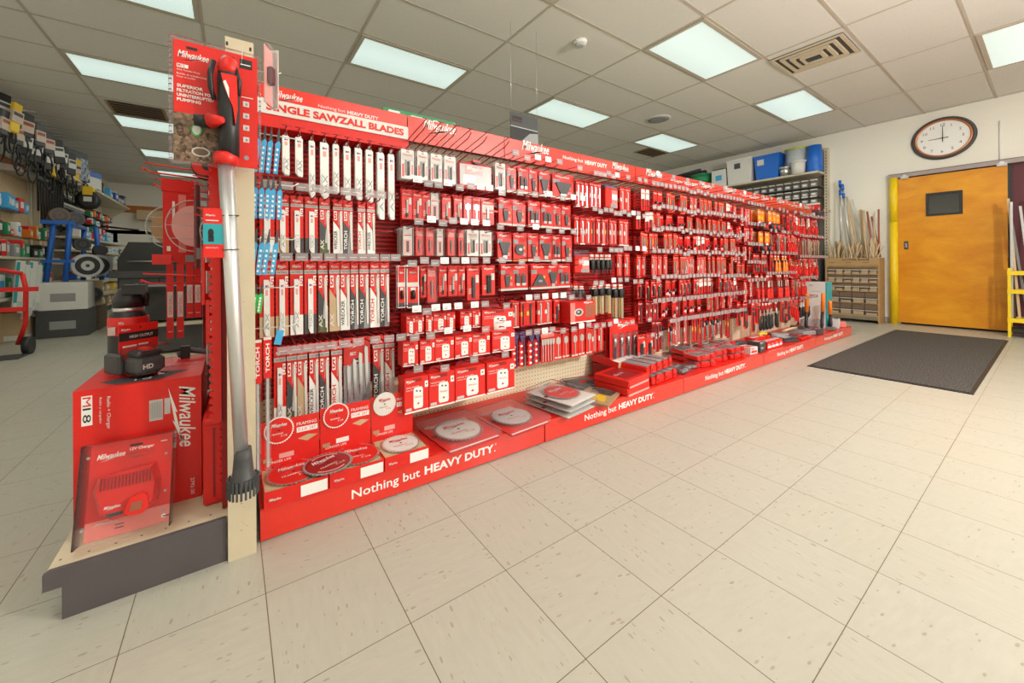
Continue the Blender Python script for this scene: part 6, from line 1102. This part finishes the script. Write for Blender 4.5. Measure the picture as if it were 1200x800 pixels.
# ------------------------------------------------------------------ left aisle: belts, shelving, cable rack, cartons, grill
g = MB(); g.box(XL, 6.2, 2.33, XL + .03, 9.0, 2.43, 'trim_wood'); g.box(XL, 8.78, 0, XL + .03, 9.0, 2.33, 'orange'); struct(g.build('trim_7')); g = MB(); g.box(XL, 6.2, 1.1, XL + .02, 8.78, 2.33, 'pine'); struct(g.build('trim_8'))
g = MB(); g.prism([(0, 0), (0, .10), (.22, .06), (.25, 0)], 'y', 0, .9, 'steel'); tag(g.build('metal_hood', None, (XL + .03, 7.5, 2.20)), 'slanted shiny metal strip under the orange trim, far left', 'metal strip')
def belt_pack(kind):
    r = empty('fan_belt_pack', (0, 0, 0)); f = MB()
    if kind == 0: f.bbox(.0, -.07, -.34, .05, .07, 0, 'black', .01)
    elif kind == 1: f.bbox(.0, -.06, -.30, .05, .06, 0, 'dark', .01)
    else: f.bbox(.0, -.05, -.36, .05, .05, 0, 'yellow', .01)
    f.build('tool_body', r); f = MB(); f.box(.03, -.06, -.24, .058, .06, -.10, 'belt_tan' if kind else 'offwhite'); f.frame((.058, -.06, -.24), (0, 1, 0), (0, 0, 1)); f.patch(.01, .08, .11, .12, 'rust' if kind == 1 else 'dark'); f.build('label', r)
    f = MB(); f.tube([(.02, .05 * math.cos(a), -.46 + .15 * math.sin(a)) for a in [2 * math.pi * k / 12 for k in range(13)]], .010, 'black', 6); f.build('belt', r)
    return r
pr = [belt_pack(k) for k in range(3)]; used = [0, 0, 0]
for k in range(28):
    q = (0, 1, 2, 0, 1, 1, 0)[k % 7]; o = pr[q] if not used[q] else copy_tree(pr[q]); used[q] = 1; y = 6.5 + .098 * k
    o.location = (-2.28 + .07 * (k % 3), y, 3.00 - .13 * ((k * 2) % 3) - .008 * k); o.rotation_euler = (R(random.uniform(-8, 8)), 0, R(random.uniform(-50, -10))); tag(o, f'dark hanging belt pack with label high on the left wall, {ORD[k]} from the left', 'belt pack', 'belt packs high on the left wall')
for k in range(9):
    g = MB(); y = 8.15 + .11 * k; g.tube([(0, 0, .0), (0, 0, -.8 - .12 * (k % 3))], .014, 'black', 6); g.tube([(0, 0, 0), (0, .05, .03), (0, .08, 0), (0, .09, -.7)], .010, 'dark', 6); tag(g.build('hanging_belt', None, (-2.38, y, 2.55)), f'long black belt loop hanging down the left wall, {ORD[k]} from the left', 'belt', 'long belts on the left wall')
f = MB(); f.box(XL, 6.3, 2.98, XL + .03, 9.3, 3.02, 'dark')
for k in range(15): f.tube([(XL, 6.5 + .19 * k, 3.0), (-2.2, 6.5 + .19 * k, 3.0)], .004, 'steel', 5)
tag(f.build('hook_rail'), 'dark rail with long steel pegs carrying the belts high on the left wall', 'rail')
# near shelving
r = empty('left_shelving', (0, 0, 0)); tag(r, 'cream shelving with goods along the left wall at the photo edge', 'shelving')
for z, x in ((1.05, -2.16), (.56, -2.20), (.13, -2.10)): f = MB(); f.box(XL, 5.9 if z > .2 else 7.45, z - .03, x, 8.15 if z > .2 else 8.5, z, 'shelf'); f.build('shelf_board', r)
f = MB(); f.box(XL, 7.5, 0, -2.16, 8.5, .10, 'black'); f.build('plinth', r); f = MB(); f.box(XL + .0, 8.46, .1, XL + .05, 8.52, 3.0, 'shelf'); f.build('upright_post', r)
def goods(n, x0, x1, y0, y1, z, hs, cols, lab, grp, name='small_package'):
    protos = []
    for c in cols:
        g = MB(); g.bbox(-.5, -.5, 0, .5, .5, 1, c, .06); g.box(.49, -.3, .3, .505, .3, .75, 'offwhite' if c not in ('white', 'offwhite') else 'skyblue'); protos.append([g.build(name), 0, c])
    for k in range(n):
        p_ = protos[k % len(cols)] if k < len(cols) else random.choice(protos); o = p_[0] if not p_[1] else copy_tree(p_[0]); p_[1] = 1
        w_ = (y1 - y0) / n * .8; o.location = (random.uniform(x0, x1), y0 + (k + .5) * (y1 - y0) / n, z); o.scale = (min(.18, w_ * 1.2), w_, random.uniform(*hs)); o.rotation_euler = (0, 0, R(random.uniform(-10, 10)))
        nm = {'black': 'black', 'dark': 'dark grey', 'red': 'red', 'white': 'white', 'offwhite': 'off-white', 'green': 'green', 'blue': 'blue', 'skyblue': 'light blue', 'orange': 'orange', 'kraft': 'brown', 'kraft_light': 'tan', 'goods_print': 'printed', 'grey': 'grey', 'lightgrey': 'light grey', 'teal': 'teal', 'yellow': 'yellow'}[p_[2]]
        tag(o, f'{nm} {lab}, {ORD[k]} from left', 'package', grp)
goods(15, -2.32, -2.24, 6.0, 8.05, 1.05, (.10, .22), ['dark', 'green', 'white', 'black', 'red', 'grey'], 'canister on the chest-high left shelf', 'canisters on the left shelf', 'canister')
goods(24, -2.45, -2.30, 6.3, 8.4, 1.32, (.08, .20), ['orange', 'red', 'kraft', 'dark', 'white', 'lightgrey', 'dark', 'green'], 'hanging pack above the chest-high left shelf', 'packs above the left shelf')
goods(10, -2.5, -2.45, 6.5, 8.0, 1.68, (.14, .22), ['skyblue', 'red', 'skyblue', 'white'], 'carded pack in the upper line on the left wall', 'upper carded packs on the left wall')
goods(12, -2.36, -2.28, 6.2, 8.1, .56, (.18, .32), ['red', 'dark', 'orange', 'white', 'green', 'white'], 'bottle on the knee-high left shelf', 'bottles on the knee-high left shelf', 'bottle')
goods(6, -2.40, -2.3, 7.6, 8.45, .13, (.14, .26), ['offwhite', 'kraft', 'offwhite', 'dark'], 'carton on the lowest left shelf', 'cartons on the lowest left shelf', 'carton')
g = MB(); g.box(0, 0, 0, .34, .42, .36, 'kraft_light'); g.box(.340, .02, .02, .342, .20, .08, 'offwhite'); g.frame((0, 0, 0), (1, 0, 0), (0, 0, 1)); g.patch(.16, .02, .30, .08, 'offwhite'); tag(g.build('cardboard_box', None, (-2.50, 7.0, 0)), 'tan cardboard box with white label on the floor by the red hand truck', 'box')
r = empty('hand_truck', (-1.80, 5.85, 0)); r.scale = (.93, .93, .93); tag(r, 'red tubular hand truck standing at the left edge of the photo', 'hand truck')
for sx in (0, .34): f = MB(); f.tube([(-.10 + sx, .12, .12), (-.02 + sx, .05, .35), (0 + sx, .0, .75), (-.02 + sx, -.02, .92)], .022, 'red', 8) if sx == 0 else f.tube([(-.34, .10, .10), (-.36, .0, .5), (-.36, -.02, .92)], .022, 'red', 8); f.build('side_tube', r)
f = MB(); f.tube([(-.36, -.02, .92), (-.19, -.03, .97), (-.02, -.02, .92)], .022, 'red', 8); f.box(-.36, -.03, .50, 0, -.01, .55, 'red'); f.box(-.36, -.03, .72, .10, -.01, .77, 'red'); f.build('crossbar', r); f = MB(); f.cyl((-.40, .12, .10), (-.34, .12, .10), .10, .10, 'black', 18); f.cyl((-.05, .12, .10), (.01, .12, .10), .10, .10, 'black', 18); f.build('wheel', r); f = MB(); f.box(-.36, -.20, 0, 0, .05, .02, 'dark'); f.build('toe_plate', r)
for k in range(9):
    g = MB(); g.box(0, -.055, -.58, .012, .055, 0, 'offwhite'); g.box(.012, -.055, -.5, .014, -.015, -.02, 'leafgreen' if k % 2 else 'teal'); g.box(.012, -.01, -.57, .014, .05, -.48, 'lightgrey'); tag(g.build('hanging_strip_pack', None, (-2.12 + .02 * (k % 3), 6.75 + .07 * k, 1.0 - .045 * (k % 4)), (R(-6), 0, R(-20))), f'white and green strip pack hanging below the left shelf end, {ORD[k]} from left', 'strip pack', 'green and white strips hanging from the left shelf')
# blue cable rack
r = empty('cable_rack', (-1.86, 7.2, 0)); r.scale = (.9, .95, .98); tag(r, 'blue steel rack holding reels of cable and wire', 'rack')
for k, (x, y, x2, y2) in enumerate(((0, 0, .08, .0), (-.25, .0, -.22, .05), (.28, .75, .25, .75), (0, .75, .02, .75))): f = MB(); f.tube([(x * .8, y, .74), (x2 * .6, y2, 1.55)], .034, 'blue', 4); f.build('leg', r)
f = MB(); f.box(-.25, -.02, 1.52, .10, .02, 1.57, 'blue'); f.box(-.0, .0, 1.50, .05, .75, 1.54, 'blue'); f.box(-.25, -.02, 1.0, .10, .0, 1.04, 'blue'); f.build('top_bar', r)
for k, (x, y, z, r_, c) in enumerate(((-.12, .10, 1.68, .10, 'brown'), (-.02, .30, 1.66, .10, 'dark'), (.10, .30, .98, .165, 'lightgrey'), (.16, .55, .98, .16, 'grey'), (.02, .45, 1.30, .09, 'dark'), (.14, .80, 1.22, .08, 'black'), (.12, .50, .55, .10, 'dark'))):
    q = empty('cable_reel', (-1.82 + x, 7.2 + y * .9, z * .96)); q.rotation_euler = (0, 0, R(25)); tag(q, f'{ {"brown": "brown", "dark": "dark", "lightgrey": "pale grey", "grey": "grey", "black": "black"}[c]} cable reel on the blue rack, {("top front", "top rear", "large middle front", "large middle rear", "upper middle", "upper right", "low")[k]} position', 'reel', 'cable reels on the blue rack')
    f = MB(); f.lathe((0, -.05, 0), [(r_, 0), (r_, .01), (r_ * .55, .012), (r_ * .55, .09), (r_, .092), (r_, .10)], c, 20, 'y'); f.frame((0, -.0505, 0), (1, 0, 0), (0, 0, 1)); f.disc(0, 0, r_ * .78, 'black', .001, 20, r_in=r_ * .42); f.disc(0, 0, r_ * .14, 'black', .001, 10); f.build('reel_body', q); f = MB(); f.lathe((0, -.036, 0), [(r_ * .8, 0), (r_ * .82, .035), (r_ * .8, .072)], 'black', 20, 'y'); f.build('wound_cable', q)
# far shelving with top shelf
r = empty('far_left_shelving', (0, 0, 0)); tag(r, 'long cream shelving unit deeper in the left aisle, with a high top shelf', 'shelving')
f = MB(); f.box(XL, 8.58, 2.34, -2.12, 12.6, 2.38, 'shelf'); f.build('top_shelf', r); f = MB(); f.prism([(XL, 2.34), (-2.15, 2.34), (XL, 2.0)], 'y', 12.45, 12.5, 'shelf'); f.build('bracket', r)
for z in (1.45, 1.22, 1.0, .70, .42, .15): f = MB(); f.box(XL, 9.1, z - .03, -2.18, 12.4, z, 'shelf'); f.build('shelf_board', r)
f = MB(); f.box(XL, 8.60, 0, XL + .10, 8.70, 2.34, 'shelf'); f.build('upright_post', r); f = MB(); f.box(XL, 9.2, 0, -2.24, 12.4, .12, 'black'); f.build('plinth', r)
for z in (2.10, 1.94, 1.78, 1.62): f = MB(); f.box(XL, 8.72, z - .01, -2.38, 12.0, z, 'dark'); f.build('bin_rail', r)
g = MB(); g.bbox(-.05, -.035, 0, .05, .035, .10, 'clear', .005); g.box(-.04, -.028, 0, .04, .028, .05, 'grey'); g.box(.03, -.03, .05, .052, .03, .085, 'offwhite'); pb = g.build('hardware_bin')
ps = [((-2.44, 8.80 + .085 * c_, z), 0) for z in (2.10, 1.94, 1.78, 1.62) for c_ in range(18)]
dup_many(pb, ps, lambda k: f'small clear hardware bin in the left aisle, {ORD[k % 18]} from the near post, {("top", "second", "third", "lowest")[k // 18]} row', 'bin', 'clear hardware bins of the left aisle')
goods(18, -2.42, -2.36, 10.4, 12.0, 1.94, (.07, .13), ['green', 'red', 'white', 'orange', 'dark'], 'small pack in the upper line behind the bins', 'small packs behind the bins'); goods(18, -2.42, -2.36, 10.4, 12.0, 1.78, (.07, .13), ['red', 'white', 'teal', 'dark'], 'small pack in the middle line behind the bins', 'middle small packs behind the bins'); goods(18, -2.42, -2.36, 10.4, 12.0, 1.62, (.07, .13), ['white', 'green', 'red'], 'small pack in the low line behind the bins', 'low small packs behind the bins')
for z, cs, nm in ((1.45, ['white', 'skyblue', 'red', 'offwhite'], 'fifth'), (1.22, ['white', 'offwhite', 'black'], 'fourth'), (1.0, ['red', 'dark', 'offwhite', 'kraft_light'], 'third'), (.70, ['blue', 'red', 'white', 'dark'], 'middle'), (.42, ['kraft_light', 'offwhite', 'kraft', 'yellow'], 'low'), (.15, ['kraft_light', 'offwhite', 'yellow', 'kraft'], 'bottom')):
    goods(14, -2.34, -2.26, 9.2, 12.2, z, (.09, .17), cs, f'pack on the {nm} board, far left shelving', f'packs on the {nm} board, far left shelving')
g = MB(); g.box(-.15, -.26, 0, .15, .26, .46, 'goods_print'); g.frame((-.15, -.26, 0), (1, 0, 0), (0, 0, 1)); g.box(.15, -.26, .36, .152, .26, .46, 'dark'); g.patch(0, .0, .30, .07, 'blue'); g.patch(.0, .37, .30, .46, 'dark'); g.patch(.02, .39, .16, .43, 'offwhite', .0008); g.patch(.05, .14, .24, .26, 'grey', .0008); tag(g.build('printed_carton', None, (-2.30, 8.85, 2.38), (0, 0, R(-25))), 'dark blue printed carton with grey tool picture on the high left shelf', 'carton')
g = MB(); g.box(-.15, -.2, 0, .15, .2, .30, 'blue'); g.box(-.15, -.201, 0, .15, -.2, .2, 'goods_print'); g.box(.15, -.2, 0, .151, .2, .2, 'offwhite'); tag(g.build('blue_carton', None, (-2.28, 9.75, 2.38), (0, 0, R(-20))), 'blue and white carton right of the dark printed one, high left shelf', 'carton')
goods(9, -2.30, -2.2, 10.2, 12.4, 2.38, (.12, .26), ['lightgrey', 'dark', 'skyblue', 'kraft', 'blue'], 'bundle on the far part of the high left shelf', 'bundles on the high left shelf')
g = MB(); g.lathe((0, 0, 0), [(.10, -.06), (.16, -.04), (.16, .04), (.10, .06)], 'black', 14, 'y'); g.box(-.06, -.07, .08, .06, .07, .22, 'yellow'); g.box(-.05, -.065, -.03, .05, -.06, .05, 'offwhite'); tag(g.build('hanging_reel', None, (-2.02, 8.9, 2.05)), 'black and yellow reel hanging below the high left shelf', 'reel')
for k, (y, c) in enumerate(((11.9, 'kraft'), (12.2, 'yellow'))): g = MB(); g.box(-.05, 0, 0, .05, .03, .2, c); g.tube([(0, 0, .2), (0, 0, 1.0)], .008, 'lightgrey', 5); tag(g.build('wall_plate', None, (-1.75 + .25 * k, 12.93, 1.28)), f'{("brown", "yellow")[k]} cased box with cord on the far back wall', 'wall box')
g = MB(); g.box(-2.0, 12.6, 2.12, -1.2, 12.98, 2.36, 'kraft_light'); tag(g.build('long_carton'), 'long tan carton high against the back wall under the wooden trim', 'carton')
# angled boxes, brown cartons on the aisle floor
for k, (x, y, z, w_, h, rz, c) in enumerate(((-1.88, 7.35, .36, .46, .36, 4, 'offwhite'), (-1.86, 7.88, .36, .42, .36, 10, 'kraft_light'), (-1.88, 7.36, .0, .48, .355, 3, 'dark'), (-1.86, 7.88, 0, .44, .355, 0, 'brown'))):
    g = MB(); g.box(-w_ / 2, -w_ / 2, 0, w_ / 2, w_ / 2, h, c); g.box(-w_ / 2 - .01, -w_ / 2 - .01, h - .02, -w_ / 2 + .02, w_ / 2 + .01, h, c); g.box(-w_ / 4, -w_ / 2 - .002, h * .3, w_ / 4, -w_ / 2, h * .6, 'grey'); tag(g.build('aisle_carton', None, (x, y, z), (0, 0, R(rz))), ('white open carton stacked under the front legs of the blue rack', 'tan carton stacked under the rear legs of the blue rack', 'dark crate on the floor under the white open carton', 'brown crate on the floor under the tan carton')[k], 'carton')
# barbecue grill behind the end display
r = empty('barbecue_grill', (-.95, 7.6, 0)); tag(r, 'large black barbecue grill with hooded lid standing behind the end display', 'grill')
f = MB(); f.prism([(-.42, .86), (-.42, 1.02), (-.30, 1.28), (.42, 1.28), (.5, 1.02), (.5, .86)][::-1], 'y', -.3, .3, 'black'); f.build('lid', r); f = MB(); f.box(-.50, -.34, .76, .55, .34, .86, 'dark'); f.build('firebox', r); f = MB(); f.box(-.42, -.3, .12, .5, .3, .76, 'black'); f.box(-.40, -.305, .14, .03, -.30, .74, 'dark'); f.box(.05, -.305, .14, .48, -.30, .74, 'dark'); f.build('cabinet', r)
f = MB(); f.tube([(-.3, -.36, 1.0), (.4, -.36, 1.0)], .014, 'steel', 8); f.build('handle', r)
for sx in (-.36, .42): f = MB(); f.cyl((sx, -.22, .06), (sx + .05, -.22, .06), .06, .06, 'dark', 14); f.cyl((sx, .22, .06), (sx + .05, .22, .06), .06, .06, 'dark', 14); f.box(sx, -.24, .06, sx + .05, .24, .12, 'black'); f.build('caster_frame', r); f = MB(); f.box(-.55, -.25, 1.42, -.1, .1, 1.45, 'pine'); f.tube([(-.6, -.2, 1.5), (-.2, -.2, 1.46)], .015, 'black', 6); f.box(-.5, -.1, 1.28, -.46, -.06, 1.42, 'black'); f.build('side_shelf', r)
r = empty('rear_shelf_stand', (-.42, 3.6, 0)); tag(r, 'dark stand with two cream boards behind the hanging strip packs', 'stand'); 
for z in (.30, .52, .78): f = MB(); f.box(-.16, -.2, z - .02, .3, .2, z, 'shelf' if z < .7 else 'black'); f.build('board', r)
f = MB(); f.box(-.14, -.15, 0, .28, .18, .28, 'black'); f.box(-.14, -.15, .32, .28, .18, .50, 'dark'); f.box(-.14, -.15, .54, .28, .18, .76, 'black'); f.build('case', r)
goods(5, -.62, -.45, 3.45, 3.7, .78, (.05, .10), ['dark', 'black'], 'small tool on top of the dark stand', 'tools on the dark stand') if 0 else None

# finer pieces belong to the part they sit on
SUBP = {'vent_ribs': 'charger_body', 'battery_port': 'charger_body', 'status_label': 'charger_body', 'pane': 'window_frame', 'roller': 'rail', 'copper_ring': 'rim', 'compartments': 'tray', 'grip_strap': 'handle_shell', 'strainer_teeth': 'strainer',
        'ring': 'bottle_body', 'label': 'bottle_body', 'lid_ridge': 'shell', 'sensor_cap': 'base', 'grille': 'rim', 'outlet': 'pump_body', 'printed_blade': 'back_card'}
base = lambda o: o.name.split('.')[0]
for o in list(col.objects):
    p = o.parent
    if p is None or p.parent is not None: continue
    t = SUBP.get(base(o)); c = [x for x in KIDS.get(p.name, []) if base(x) == t and x is not o] if t else []
    if c and base(p) != 'torch_blade_pack': o.parent = c[0]
    if base(o) == 'latch' and base(p) == 'parts_organizer': o.parent = [x for x in KIDS[p.name] if base(x) == 'tray'][0]
